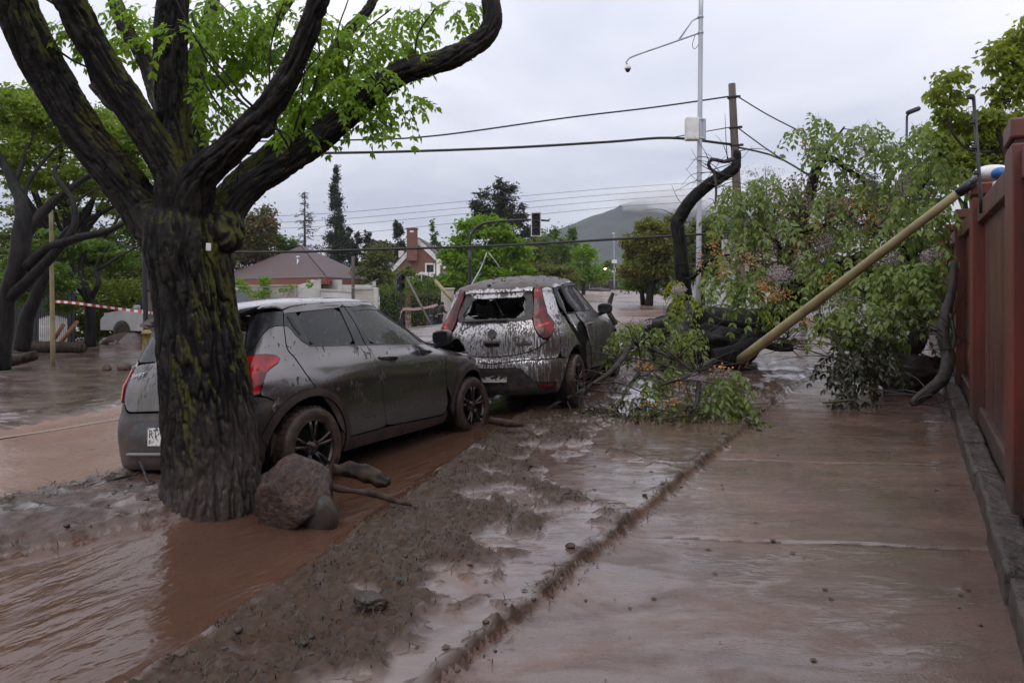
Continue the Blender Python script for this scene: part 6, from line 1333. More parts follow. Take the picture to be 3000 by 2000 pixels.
# ------------------------------------------------------------------ traffic signals
LENS=mat('dark_signal_lens',(.02,.022,.022),.15)
def signal_head(root,p,h,w,border=False,yaw=0.,back=False,nl=3):
    R=np.array([[math.cos(yaw),-math.sin(yaw),0],[math.sin(yaw),math.cos(yaw),0],[0,0,1.]])
    m=MB();m.box(p,(w,.20,h),R=R,bev=.02);hs=own(m.build('signal_head',BLACKMETAL),root)
    if border:
        m=MB();W2,H2=w*1.42,h*1.14;m.box(p+R@np.array([0,-.02,0]),(W2,.03,H2),R=R,bev=.06);own(m.build('backing_board',WHITEPAINT),root)
        m=MB();m.box(p+R@np.array([0,-.045,0]),(W2*.84,.03,H2*.90),R=R,bev=.05);own(m.build('board_face',BLACKMETAL),root)
    for k in range(nl):
        z=(k-(nl-1)/2)*h/nl*-1;c=p+R@np.array([0,-.105,z]);r=h/nl*.36
        l=MB();l.lathe([(0,-.012),(r*.6,-.009),(r,0)],c=(0,0,0),axis=1,n=18);o=l.build('lens',LENS,None);V=np.array([v.co[:] for v in o.data.vertices])@R.T+c
        o.data.vertices.foreach_set('co',V.astype(np.float32).ravel());own(o,root)
        a=np.linspace(-.25*math.pi,1.25*math.pi,14);VV=[];FF=[]
        for i,q in enumerate(a):
            for d,rr in ((0.,r*1.08),(-.19-.05*math.sin(q),r*1.08)): VV.append(p+R@np.array([rr*math.cos(q),-.10+d,z+rr*math.sin(q)]))
        FF=[(2*i,2*i+1,2*i+3,2*i+2) for i in range(len(a)-1)];own(mesh('visor',np.array(VV),FF,BLACKMETAL),root)
SG,b,t=pole('traffic_light','traffic light on a curved black mast arm over the junction by the green maple','traffic light',1079,31,575,.085,.08,BLACKMETAL)
m=MB();q=spline(np.array([t-[0,0,.2],t,at(1081,545,31),at(1092,525,31),at(1112,513,31),at(1150,508,31),at(1215,505,31),at(1262,507,31)]),.15);m.tube(q,np.linspace(.075,.045,len(q)),10);own(m.build('mast_arm',BLACKMETAL),SG)
signal_head(SG,at(1231,515,30.9),.98,.32,True)
m=MB();m.tube([at(1255,507,31),at(1264,502,31)],.05,6);own(m.build('end_cap',GALV),SG)
S2,b,t=pole('traffic_light','broken short traffic light beside the hedge with two dark figures behind','traffic light',922,31,668,.055,.05,BLACKMETAL,921)
signal_head(S2,at(918,648,30.9),.80,.32,False,.5,nl=2)
S3,b,t=pole('traffic_light','black traffic light partly hidden behind the right side of the big trunk','traffic light',523,18.5,690,.06,.055,BLACKMETAL)
signal_head(S3,at(519,620,18.4),.92,.30,False,.45)
S4=thing('traffic_light','dark signal head mounted between the black post and the big trunk','traffic light',at(350,660,14.6));signal_head(S4,at(352,633,14.6),.62,.24,False,.9)
m=MB();m.tube([at(352,660,14.6),at(352,668,14.6),at(340,668,13.9)],.02,6);own(m.build('bracket',BLACKMETAL),S4)
# ------------------------------------------------------------------ tape
def tape(label,pts,w,n=46):
    P=np.array([at(*p) for p in pts]);q=spline(P,.09);T,A,B=frames(q);k=len(q);V=[];MI=[];F=[]
    for i in range(k):
        tw=.6*math.sin(i*.35)*.4;u=np.array([0,0,1.])*math.cos(tw)+np.array([0,1,0])*math.sin(tw);V+=[q[i]-u*w/2,q[i]+u*w/2]
        if i: F.append((2*i-2,2*i,2*i+1,2*i-1));MI.append(i%2)
    c=np.array(V).mean(0);o=mesh('barrier_tape',np.array(V)-c,F,None,mats=[mat('tape_white',(.72,.70,.70),.4),mat('tape_red',(.50,.04,.04),.4)],midx=MI,label=label,cat='barrier tape');o.location=c;return o
tape('red and white barrier tape strung from the beige post to the black post',[(122,692,14),(165,695,13.9),(220,702,13.8),(280,710,13.6),(335,717,13.5),(385,722,14.5),(470,728,16)],.05)
tape('red and white barrier tape from the broken signal towards the two people',[(918,735,31),(925,711,31),(950,710,33),(975,707,35),(1005,700,36.5)],.13)
# ------------------------------------------------------------------ houses
SHING=mat('maroon_shingles',(.10,.06,.06),.7,build=lambda nt,b:(L(nt,mixc(nt,noise(nt,objc(nt),9.,5),(.050,.031,.031),(.118,.074,.072)),b.inputs['Base Color']),bump(nt,b,nd(nt,'TexWave',{'bands_direction':'Z','wave_profile':'SAW'},{'Vector':objc(nt),'Scale':1.9,'Distortion':.5}).outputs[1],.5,.03)))
FASC=mat('red_fascia',(.20,.045,.020),.6);STUC=mat('white_stucco',(.62,.61,.59),.8,build=speck(.35,.7,(.66,.65,.63),(.46,.43,.40),.8,bs=.15))
CREAM=mat('stained_cream_wall',(.50,.46,.40),.8,build=speck(.35,.65,(.56,.53,.47),(.33,.28,.24),.9,bs=.15));PANE=mat('dark_window_pane',(.02,.025,.03),.08)
H1=thing('house','single storey white house with a large maroon hipped roof','house',(-16,56,-1.1))
zc=2.30;C=np.array([-13.0,48,zc]);Lc=np.array([-29.,66,zc]);Rc=np.array([-14.2,72,zc]);Bk=np.array([-30.,88,zc]);A1=np.array([-19.2,62,5.4]);A2=np.array([-24,73,5.4])
def slab(m,P,d): m.poly(P,d)
th=np.array([0,0,-.10])
for P in ([Lc,C,A1,A2],[C,Rc,A1],[Rc,Bk,A2,A1],[Bk,Lc,A2]):
    m=MB();m.poly(np.array(P),th);own(m.build('roof_slope',SHING),H1)
for a,b_ in ((Lc,C),(C,Rc)):
    d=(b_-a)/np.linalg.norm(b_-a);n_=np.array([d[1],-d[0],0]);m=MB();m.poly(np.array([a-[0,0,.11],b_-[0,0,.11],b_-[0,0,.52],a-[0,0,.52]]),-n_*.12);own(m.build('fascia',FASC),H1)
    i=.9;a2=a-n_*i;b2=b_-n_*i;m=MB();m.poly(np.array([a2-[0,0,.2],b2-[0,0,.2],[b2[0],b2[1],-2.2],[a2[0],a2[1],-2.2]]),-n_*.25);own(m.build('house_wall',STUC),H1)
m=MB();m.poly(np.array([[-14.9,51.5,1.75],[-10.6,51.5,1.75],[-10.6,51.5,-2.2],[-14.9,51.5,-2.2]]),(0,.25,0));own(m.build('house_wall',STUC),H1)
for (x0,x1,y0,y1) in ((749,756,654,672),(769,783,655,680)):
    a=at(x0,y1,51.4);b_=at(x1,y0,51.4);m=MB();m.box((a+b_)/2,(b_[0]-a[0]+.12,.08,b_[2]-a[2]+.12),bev=.01);w_=own(m.build('window_frame',WHITEPAINT),H1)
    m=MB();m.box((a+b_)/2-[0,.05,0],(b_[0]-a[0],.04,b_[2]-a[2]));own(m.build('window_pane',PANE),H1)
    if x0>760:
        m=MB()
        for k in range(5): xx=a[0]+(b_[0]-a[0])*k/4;m.tube([(xx,51.31,a[2]),(xx,51.31,b_[2])],.012,4)
        own(m.build('window_bars',WHITEPAINT,kind='stuff'),H1)
m=MB();p=at(684,596,56);m.tube([p-[0,0,.9],p+[0,0,.15]],.09,8);m.lathe([(.16,0),(.16,.1),(.02,.16)],c=p+[0,0,.15],n=10);own(m.build('flue_pipe',GALV),H1)
m=MB();m.box((-10.9,54,.4),(.25,.25,3.2));own(m.build('porch_column',STUC),H1)
GW=thing('garden_wall','stained cream garden wall with creeper below the maroon roofed house','wall',(-17,44,-1.2))
def wseg(root,xa,xb,Y,ytopa,ytopb,m_,name='wall_segment',cop=True):
    a=at(xa,ytopa,Y);b_=at(xb,ytopb,Y);m=MB();m.poly(np.array([[a[0],Y,a[2]],[b_[0],Y,b_[2]],[b_[0],Y,-2.4],[a[0],Y,-2.4]]),(0,.25,0));own(m.build(name,m_),root)
    if cop: m=MB();m.poly(np.array([[a[0]-.03,Y-.05,a[2]+.12],[b_[0]+.03,Y-.05,b_[2]+.12],[b_[0]+.03,Y-.05,b_[2]+.002],[a[0]-.03,Y-.05,a[2]+.002]]),(0,.35,0));own(m.build('coping',CREAM),root)
wseg(GW,500,680,44,659,657,CREAM);wseg(GW,681,735,44.2,655,641,STUC,cop=False);wseg(GW,736,810,44.1,668,672,STUC);wseg(GW,811,862,43.9,666,664,CREAM)
m=MB();p=at(864,650,43.8);m.box((p[0],43.8,-.6),(.28,.3,4.3),bev=.02);own(m.build('end_pillar',STUC),GW)
bush('creeper hanging over the stained cream garden wall',605,660,43.4,46,20,1500,.16,LIME,51,'creeper',ry2=[(555,652,43.4,22,18),(612,648,43.4,20,16),(570,675,43.4,40,14),(660,662,43.4,20,8),(710,652,43.4,8,10)])
BRK=mat('red_brick_wall',(.25,.09,.06),.85,build=lambda nt,b:(lambda t:(L(nt,t.outputs[0],b.inputs['Base Color']),bump(nt,b,t.outputs[1],.5,.02)))(nd(nt,'TexBrick',None,{'Vector':nd(nt,'Mapping',None,{'Vector':objc(nt),'Rotation':(math.pi/2,0,0)}).outputs[0],'Color1':(.23,.085,.055,1),'Color2':(.15,.055,.038,1),'Mortar':(.26,.20,.17,1),'Scale':2.2,'Mortar Size':.012,'Brick Width':.5,'Row Height':.17})))
H2=thing('house','tall red brick gable house with white barge boards and chimney','house',(-10,78,-1))
Y2=78.;ap=at(962,550,Y2);le=at(905,612,Y2);ri=at(1016,602,Y2);zb=-2.5
m=MB();m.poly(np.array([[le[0],Y2,zb],[ri[0],Y2,zb],[ri[0],Y2,ri[2]],[ap[0],Y2,ap[2]],[le[0],Y2,le[2]]]),(0,.3,0));own(m.build('gable_wall',BRK),H2)
for e in (le,ri):
    d=(e-ap)/np.linalg.norm(e-ap);ext=e+d*.5;up=np.array([-d[2],0,d[0]]) if d[0]>0 else np.array([d[2],0,-d[0]])
    m=MB();m.poly(np.array([ap+[0,-.12,.12],ext+[0,-.12,.12],ext+[0,-.12,-.52],ap+[0,-.12,-.62]]),(0,.10,0));own(m.build('barge_board',WHITEPAINT),H2)
    m=MB();m.poly(np.array([ap+[0,-.15,.14],ext+[0,-.15,.14],ext+[0,9,.14],ap+[0,9,.14]]),(0,0,.10));own(m.build('roof_slope',SHING),H2)
m=MB();x0,x1=at(985,0,Y2)[0],at(994,0,Y2)[0];m.box((at(1007,0,Y2)[0],Y2-.08,2.2),(.42,.16,4.6));own(m.build('corner_board',WHITEPAINT),H2)
p=at(947,545,Y2-.4);q=at(947,596,Y2-.4);m=MB();m.box((p[0],Y2-.45,(p[2]+.0+q[2])/2+.45),(1.12,.9,p[2]-q[2]+1.2),bev=.02);own(m.build('chimney',BRK),H2)
m=MB();m.box((p[0],Y2-.45,p[2]+.96),(1.30,1.08,.14),bev=.02);own(m.build('chimney_cap',BRK),H2)
m=MB();m.box((p[0],Y2-.92,p[2]+.62),(.42,.06,.22),bev=.01);own(m.build('chimney_opening',WHITEPAINT),H2)
a=at(980,625,Y2-.1);b_=at(996,608,Y2-.1);m=MB();m.box((a+b_)/2,(b_[0]-a[0]+.36,.12,b_[2]-a[2]+.36),bev=.02);fr_=own(m.build('window_frame',WHITEPAINT),H2)
m=MB();m.box((a+b_)/2-[0,.07,0],(b_[0]-a[0],.05,b_[2]-a[2]));own(m.build('window_pane',PANE),H2)
pa=at(968,624,Y2-2);pl_=at(935,638,Y2-2);pr_=at(1004,634,Y2-2)
for e in (pl_,pr_): m=MB();m.poly(np.array([pa,e,e-[0,0,.28],pa-[0,0,.28]]),(0,2.,0));own(m.build('porch_roof',WHITEPAINT),H2)
m=MB();m.poly(np.array([pa-[0,-.3,.3],pr_-[.5,-.3,.5],pl_-[-.5,-.3,.5]]),(0,.1,0));own(m.build('porch_glass',PANE),H2)
for k in (-.9,0,.9): m=MB();m.box((pa[0]+k,Y2-1.9,pa[2]-.75-abs(k)*.2),(.12,.1,.9));own(m.build('porch_strut',WHITEPAINT),H2)
m=MB();p=at(922,584,Y2+2);m.box(p,(.62,.5,.8),bev=.03);own(m.build('dormer',WHITEPAINT),H2)
H3=thing('house','pale building glimpsed through the fallen crown with a brown roof','house',(16,36,0))
m=MB();m.box((15.6,36,1.9),(9,.3,4.4));own(m.build('house_wall',STUC),H3)
m=MB();a=at(1725,600,35.5);b_=at(1915,632,35.5);m.poly(np.array([[a[0],35,b_[2]+.1],[a[0]+7,35,b_[2]+.1],[a[0]+6,39,b_[2]+2.3],[a[0]+1.,39,b_[2]+2.3]]),(0,0,-.12));own(m.build('roof_slope',SHING),H3)
for x in (1800,1880,1990): m=MB();m.box(at(x,690,35.8),(.9,.1,1.1));own(m.build('window_pane',PANE),H3)
LW=thing('garden_wall','low white wall behind the fallen crown at the sidewalk end','wall',(15,27,0))
m=MB();m.box((12.6,27,.75),(7.4,.25,1.5));own(m.build('wall_panel',STUC),LW);m=MB();m.box((12.6,27,1.54),(7.5,.35,.08));own(m.build('coping',CREAM),LW)
GP=thing('gate_pillar','white rendered gate pillar beside the two people','pillar',(-3.4,36,-.9))
p=at(1028,665,39.5);q_=gz(p[0],39.5);m=MB();m.box((p[0],39.5,(p[2]+q_)/2-.2),(.70,.6,p[2]-q_+.4),bev=.02);own(m.build('shaft',CREAM),GP);m=MB();m.box((p[0],39.5,p[2]+.05),(.82,.72,.10),bev=.02);own(m.build('cap',CREAM),GP)
def beam(label,a,b_,r,m_=POLEM):
    a,b_=np.array(a),np.array(b_);c=(a+b_)/2;q=MB();q.tube([a-c,b_-c],[r,r],8);o=q.build('leaning_pole',m_,label=label,cat='pole');o.location=c;return o
beam('cream square beam leaning across the white gate pillar',at(1000,645,32),at(1042,692,31),.085)
beam('thin dark pole leaning from the broken signal towards the ground',at(935,640,30),at(992,750,28),.05,WOODPOLE)
B3=thing('building','long white building far at the end of the avenue','building',(25,160,1))
m=MB();p=at(1418,630,165);m.box((p[0],165,p[2]-3.),(13,6,9.8));own(m.build('building_wall',STUC),B3)
for k in range(4): m=MB();m.box((p[0]-4.5+3*k,161.95,p[2]-.2),(1.8,.1,1.1));own(m.build('window_pane',PANE),B3)
# picket gate and its black surround at far left
PG=thing('picket_gate','white picket gate set in a dark fence behind the left logs','gate',at(120,785,18.5));PG.location.z=gz(*at(120,785,18.5)[:2])
a=at(91,780,18.5);b_=at(152,785,18.5);z0=gz(a[0],18.5)
for k in range(15):
    x=a[0]+(b_[0]-a[0])*k/14;h=.62+.12*math.cos((k-7)/7*1.3);m=MB();m.poly(np.array([[x-.016,18.5,z0+.02],[x+.016,18.5,z0+.02],[x+.016,18.5,z0+h],[x,18.5,z0+h+.06],[x-.016,18.5,z0+h]]),(0,.02,0));own(m.build('picket',WHITEPAINT),PG)
for z in (.16,.48): m=MB();m.box(((a[0]+b_[0])/2,18.54,z0+z),(b_[0]-a[0],.03,.07));own(m.build('rail',WHITEPAINT),PG)
BF=thing('fence','black metal fence panel behind the white picket gate','fence',(-13.2,19.3,0))
for k in range(17):
    x=-14.15+k*.11;m=MB();m.box((x,19.3,.75),(.095,.03,1.6));own(m.build('fence_slat',BLACKMETAL),BF)
for z in (.2,1.3): m=MB();m.box((-13.27,19.34,z),(1.9,.03,.06));own(m.build('rail',BLACKMETAL),BF)
RWOOD=mat('reddish_timber',(.30,.13,.07),.6)
for lb,p,q in (('left of two reddish timbers leaning over the picket gate',at(124,778,17.8),at(146,745,17.8)),('right of two reddish timbers leaning over the picket gate',at(136,790,17.6),at(178,738,17.6))):
    c=(p+q)/2;m=MB();m.tube([p-c,q-c],[.05,.05],10);o=m.build('timber',RWOOD,label=lb,cat='timber');o.location=c
# ------------------------------------------------------------------ background trees
T=tree
T('tall round tree tinged with rust behind the big trunk',(590,700,66),[(590,525,66,46,52),(560,570,66,40,40),(615,560,66,30,50),(540,600,66,30,30)],7000,.42,RUST,.3,31)
T('green tree peeping over the left end of the maroon roof',(655,700,72),[(655,565,72,22,26),(640,580,72,20,20)],1500,.42,MIDGREEN,.2,32)
# sparse conifer with whorls of ragged branches
def conifer(label,x,yb,yt,Y,w,n,m_,seed,sparse=.5,leaf=.4,bark=BARKT):
    b=gbase(x,Y);t=at(x,yt,Y);root=tree_root('conifer_tree',label,b);rg=np.random.default_rng(seed);q=MB();q.tube([b,(b+t)/2,t],[.28,.18,.04],8);own(q.build('trunk',bark),root)
    P=[];A=[];br=MB();H=t[2]-b[2];W=w*K/2000*Y
    for k in range(n):
        f=rg.uniform(.18,1.)**.9;a=rg.uniform(0,2*math.pi);l=W*(1.02-f)**.75*rg.uniform(.6,1.15);s_=b+(t-b)*f;d=np.array([math.cos(a),math.sin(a),-.18]);e=s_+d*l+[0,0,.10*l]
        br.tube([s_,(s_+e)/2-[0,0,.04*l],e],[.05,.035,.015],4,False)
        c=int(34*sparse*l/W*2)+6;g=rg.uniform(.25,1,c);P.append(s_+(e-s_)*g[:,None]+rg.normal(0,.10*l+.12,(c,3))*[1,1,.6]);A.append(np.tile(d,(c,1))+rg.normal(0,.6,(c,3))-[0,0,.3])
    P=np.concatenate(P);A=np.concatenate(A);own(leaf_mesh('needles',P,A,rg.normal(size=P.shape),leaf*rg.uniform(.6,1.2,len(P)),leaf*.28,m_),root);own(br.build('limbs',bark,kind='stuff'),root);return root
conifer('sparse ragged conifer beside the cypress above the maroon roof',700,700,440,85,48,70,leafmat('grey_brown_needles',(.030,.032,.026),(.07,.065,.055),.1),33,.45,.42)
T('tall narrow dark cypress rising above the roofs',(772,700,90),[(773,405,90,6,26),(772,445,90,10,34),(773,490,90,14,40),(772,535,90,20,36),(772,575,90,28,36),(772,610,90,32,34)],9000,.42,DKGREEN,.3,34,name='cypress_tree',branches=3,droop=-.9,clump=.3,asp=.35)
for i,(x,y) in enumerate(((802,545),(822,555),(845,556))):
    T(('left','middle','right')[i]+' of three small dark pointed conifers beside the cypress',(x,700,92),[(x,y-12,92,6,14),(x,y+10,92,11,18),(x,y+40,92,17,26)],1500,.42,DKGREEN,.15,35+i,name='conifer_tree',branches=2,droop=-.6,asp=.35,group='small conifers by the cypress')
T('dark brown leafless looking tree left of the brick chimney',(885,700,95),[(878,568,95,34,20),(905,585,95,30,24)],2600,.42,BROWNT,.2,41)
T('dark upright tree rising just left of the chimney',(916,700,92),[(915,530,92,12,26),(914,570,92,20,30)],2200,.40,DKGREEN,.2,42,droop=-.4)
T('thin pale poplar right of the chimney',(996,700,96),[(995,535,96,8,26),(1000,570,96,14,26)],900,.36,MIDGREEN,.12,43,droop=-.5)
T('olive tree between the two houses behind the dark post',(885,700,62),[(872,598,62,30,34),(850,620,62,30,26),(900,640,62,36,26),(880,660,62,50,20)],5200,.30,leafmat('yellow_olive_foliage',(.06,.07,.015),(.13,.14,.03),.4),.2,44)
bush('light green creeper mound in front of the brick house porch',985,655,50,46,26,2600,.22,MIDGREEN,45,ry2=[(975,652,50,46,22),(940,640,52,26,26),(1010,655,48,24,22)])
def hedge(label,x0,x1,ytop,Y,seed,m_,dep=1.6):
    a=at(x0,ytop,Y);b_=at(x1,ytop,Y);zb=gz((a[0]+b_[0])/2,Y);root=thing('hedge',label,'hedge',((a[0]+b_[0])/2,Y,zb));rg=np.random.default_rng(seed);n=int(260*(b_[0]-a[0])*(a[2]-zb)/1.5)
    P=np.stack([rg.uniform(a[0],b_[0],n),Y+rg.uniform(-dep/2,dep/2,n),zb+(a[2]-zb)*rg.uniform(0,1,n)**.7],1);k=rg.uniform(0,1,n)<.7;P[k,1]=Y-dep/2+.12*rg.normal(0,1,k.sum())
    P+=.10*np.stack([fbm(P[:,0]*2,P[:,2]*2,j,2) for j in (1.,4.,7.)],1);A=rg.normal(0,1,P.shape)+[0,-.5,.2];ln=.14*rg.uniform(.6,1.3,n)
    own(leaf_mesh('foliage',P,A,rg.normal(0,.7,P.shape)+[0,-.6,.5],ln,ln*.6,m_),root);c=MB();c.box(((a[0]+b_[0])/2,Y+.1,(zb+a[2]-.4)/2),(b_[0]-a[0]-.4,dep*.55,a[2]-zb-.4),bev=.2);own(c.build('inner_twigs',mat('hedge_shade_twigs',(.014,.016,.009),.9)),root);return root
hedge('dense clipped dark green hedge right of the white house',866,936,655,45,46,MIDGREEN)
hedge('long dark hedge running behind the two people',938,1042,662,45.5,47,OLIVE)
T('broad bright green maple behind the curved signal mast',(1110,700,47),[(1110,545,47,66,48),(1060,590,47,52,46),(1160,590,47,54,48),(1110,620,47,80,50),(1040,640,46,36,40),(1180,640,47,46,40),(1120,660,46,60,36),(1130,505,47,30,20)],17000,.26,LIME,.32,48,name='maple_tree',asp=.8,clump=.16)
T('tall dark conifer behind the green maple',(1140,700,66),[(1150,430,66,12,22),(1165,450,66,24,30),(1130,470,66,40,34),(1175,490,66,34,40),(1100,480,66,24,24),(1140,520,66,60,40),(1190,540,66,36,40)],9000,.40,DKGREEN,.35,49,name='conifer_tree',droop=.1,asp=.3,clump=.18)
T('dark brown tree right behind the maple',(1225,700,58),[(1218,590,58,40,44),(1235,640,58,46,40)],4200,.34,OLIVE,.25,50)
T('rounded mid green tree right of the hanging signal',(1265,690,85),[(1265,560,85,36,36),(1290,580,85,26,34),(1255,600,85,40,40)],4200,.42,MIDGREEN,.3,51)
T('tall thin green poplar in front of the hill',(1312,690,90),[(1312,560,90,12,40),(1318,600,90,18,40),(1300,610,90,16,36)],2200,.40,MIDGREEN,.2,52,droop=-.6)
for i,x in enumerate((1306,1314,1322)):
    p=at(x,510+6*(i==0)+12*(i==2),91);b_=gbase(x,91);m=MB();m.tube([b_,p],[.09,.02],5);o=m.build('bare_tree',BARKT,label=('left','tallest middle','right')[i]+' of three bare thin poplar stems in front of the hill',cat='tree')
T('bright lime tree on the left side of the avenue',(1340,690,80),[(1340,600,80,34,34),(1350,630,80,38,30),(1320,640,80,34,26),(1345,575,80,18,20)],5200,.34,LIME,.25,53)
T('olive tree low behind the silver car roof',(1275,690,56),[(1255,625,56,40,22),(1295,630,56,40,24),(1235,640,56,30,20)],3600,.28,leafmat('dusty_olive_foliage',(.06,.075,.015),(.14,.14,.035),.4),.2,54)
T('small pale tree beside the distant mast',(1400,655,125),[(1398,612,125,14,20),(1404,632,125,18,16)],900,.5,MIDGREEN,.2,55)
T('grey green tree beyond the loader',(1372,655,130),[(1372,630,130,22,22),(1385,640,130,22,16)],1100,.5,MIDGREEN,.2,56)
T('dark tree on the avenue far end right',(1425,655,120),[(1428,640,120,20,16),(1440,628,120,16,18)],900,.5,OLIVE,.2,57)
T('large olive street tree on the right side of the avenue',(1490,690,44),[(1500,545,44,60,44),(1460,590,44,44,50),(1520,590,44,56,50),(1545,630,44,46,46),(1490,522,44,34,24),(1540,535,44,46,44)],17000,.24,leafmat('bronze_olive_foliage',(.085,.092,.022),(.18,.18,.045),.5),.28,58,bark=BARKD,droop=.6,clump=.17)
T('bright green lower tree beside the large olive street tree',(1478,688,46),[(1456,632,46,38,34),(1492,642,46,38,30)],5200,.22,LIME,.2,59,bark=BARKD)
T('dark green tree behind the galvanised camera pole',(1610,690,40),[(1610,560,40,46,46),(1590,600,40,46,50),(1640,540,40,40,40),(1650,600,40,50,50)],8000,.22,OLIVE,.25,60,bark=BARKD)
T('reddish bare twigged tree behind the fallen trunk',(1720,680,34),[(1700,590,34,50,60),(1745,410,34,40,30),(1760,480,34,50,50),(1690,520,34,40,50),(1800,590,34,50,40)],5000,.16,leafmat('reddish_twigs',(.055,.032,.026),(.13,.075,.055),.2),.2,61,asp=.14,branches=16)
T('dark conifer mass behind the fallen crown',(1990,650,40),[(1980,430,40,46,34),(2010,480,40,60,60),(1940,500,40,40,50),(2090,450,40,60,50)],7000,.26,BLUEC,.3,62,name='conifer_tree',asp=.28)
T('dense dark shrubs closing the end of the sidewalk',(2050,720,22),[(1960,640,22,60,50),(2060,640,22,60,60),(2140,600,20,50,80),(2150,690,18,40,60),(1880,560,24,50,50)],9000,.14,OLIVE,.15,63,name='shrub',cat='shrub')
T('bright yellow green tree leaning over the red wall',(2290,520,11.5),[(2230,330,11.5,60,44),(2280,310,11.5,60,50),(2190,380,11.5,50,44),(2300,360,11.5,50,40),(2160,330,11.,34,40),(2240,400,11.5,60,40)],9000,.085,leafmat('fresh_yellow_green',(.12,.165,.022),(.24,.27,.05),.55),.12,64,droop=.4)
UR=T('tall drooping branches high above the red wall corner',(2345,520,9.5),[(2310,130,9.5,40,40),(2350,110,9.5,34,60),(2340,190,9.5,44,46),(2185,190,9.5,34,26),(2158,220,9.5,22,34),(2195,225,9.5,18,20),(2250,262,9.5,34,22),(2300,270,9.5,50,26),(2340,300,9.5,40,34),(2225,285,9.8,44,24),(2180,262,9.8,26,26),(2290,215,9.5,26,26)],3600,.10,bpy.data.materials['fresh_yellow_green'],.07,65,droop=.9,clump=.36,branches=0,
 limbs=[[(2360,520,9.5,20),(2330,400,9.5,16),(2292,310,9.5,12),(2295,260,9.5,11),(2310,220,9.5,10),(2330,175,9.5,7),(2360,160,9.5,5)],[(2296,255,9.5,7),(2306,200,9.5,6),(2320,160,9.5,5),(2335,130,9.5,4)],[(2306,236,9.5,6),(2340,215,9.5,5),(2370,200,9.5,4)],[(2280,350,9.5,8),(2230,345,9.5,7),(2185,300,9.5,6),(2176,260,9.5,5),(2185,220,9.5,4)]])
# ------------------------------------------------------------------ far vehicles
def simple_car(label,P,yaw,L_=4.4,W_=1.75,H_=1.5,paint=None,name='parked_car',sc=1.):
    root=thing(name,label,'car',P,yaw);pt=paint;h=H_
    S=[(-.5,.28,.80),(-.5,.55,.9),(-.42,.60,.95),(-.30,.63,.97),(-.10,.64,1.),(.25,.64,1.),(.42,.56,.95),(.5,.45,.88),(.5,.25,.8)]
    bd=MB();n=len(S);V=[]
    for (x,z,w) in S: V+=[(x*L_,-w*W_/2,z*h/1.0),(x*L_,w*W_/2,z*h)]
    bot=[(-.5,.18),(.5,.18)]
    prof=[(-.5*L_,.22*h),(-.5*L_,.52*h),(-.45*L_,.60*h),(.28*L_,.62*h),(.45*L_,.54*h),(.5*L_,.42*h),(.5*L_,.22*h)]
    P3=np.array([[x,-W_/2,z] for x,z in prof]);bd.poly(P3[::-1],(0,W_,0));bd.build('body',pt,root)
    g=[(-.44*L_,.61*h),(-.34*L_,.93*h),(-.02*L_,1.*h),(.10*L_,.97*h),(.27*L_,.62*h)];q=MB();k=len(g);V=[(x,s_*(W_/2-.06-(.16 if z>.8*h else 0)),z) for s_ in (-1,1) for x,z in g]
    q.add(V,[tuple(range(k)),tuple(range(k,2*k))[::-1]]+[(i,i+k,(i+1)%k+k,(i+1)%k) for i in range(k)]);q.build('cabin',PANE,root)
    q=MB();q.box((-.12*L_,0,.985*h),(.36*L_,W_*.74,.05*h),bev=.02);q.build('roof',pt,root)
    for x in (-.30,.31):
        for s_ in (-1,1): w=MB();w.lathe([(.2,-.09),(.30,-.09),(.31,0),(.30,.09),(.2,.09)],c=(x*L_,s_*(W_/2-.05),.31),axis=1,n=18);w.lathe([(0,-.07*-s_),(.2,-.08*-s_)],c=(x*L_,s_*(W_/2-.05),.31),axis=1,n=18);w.build('wheel',RUBBER,root)
    for s_ in (-1,1): w=MB();w.box((.49*L_,s_*W_*.36,.5*h),(.06,.3,.12),bev=.02);w.build('headlight',WHITEPAINT,root);w=MB();w.box((-.5*L_,s_*W_*.38,.52*h),(.05,.25,.16),bev=.02);w.build('tail_lamp',TAILDK,root);w=MB();w.box((.16*L_,s_*(W_/2+.1),.66*h),(.1,.18,.12),bev=.03);w.build('door_mirror',pt,root)
    return root
WCAR=mat('white_car_paint',(.55,.55,.56),.3,build=speck(.4,.75,(.60,.60,.61),(.35,.31,.27),1.2,bs=.05))
p=at(368,775,19.5);simple_car('dusty white hatchback half hidden behind the big trunk and poles',(p[0]+.7,p[1],gz(p[0],p[1])),math.radians(160),paint=WCAR)
p=at(1438,655,118);simple_car('distant white car at the top of the avenue',(p[0],p[1],gz(p[0],p[1])+.1),math.radians(-100),paint=WCAR,H_=1.8)
LD=thing('loader','orange wheel loader with lit lamps at the far end of the avenue','loader',(*at(1378,655,112)[:2],gz(*at(1378,655,112)[:2])))
x,y,z=LD.location;OR=mat('loader_orange',(.55,.20,.03),.5)
for nm,c,d,m_ in (('engine_body',(-.45,1.2,1.3),(1.1,2.6,1.5),OR),('cab',(.15,.4,2.5),(1.2,1.3,1.5),PANE),('cab_roof',(.15,.4,3.35),(1.45,1.5,.14),OR),('front_frame',(-.2,-1.0,1.0),(1.0,1.6,.9),OR)):
    m=MB();m.box(np.array(c),d,bev=.08);m.build(nm,m_,LD)
m=MB();m.poly(np.array([[1.1,-2.0,.1],[1.1,-2.5,.25],[1.1,-2.3,1.5],[1.1,-2.0,1.7]]),(3.3,0,0));m.build('bucket',BLACKMETAL,LD)
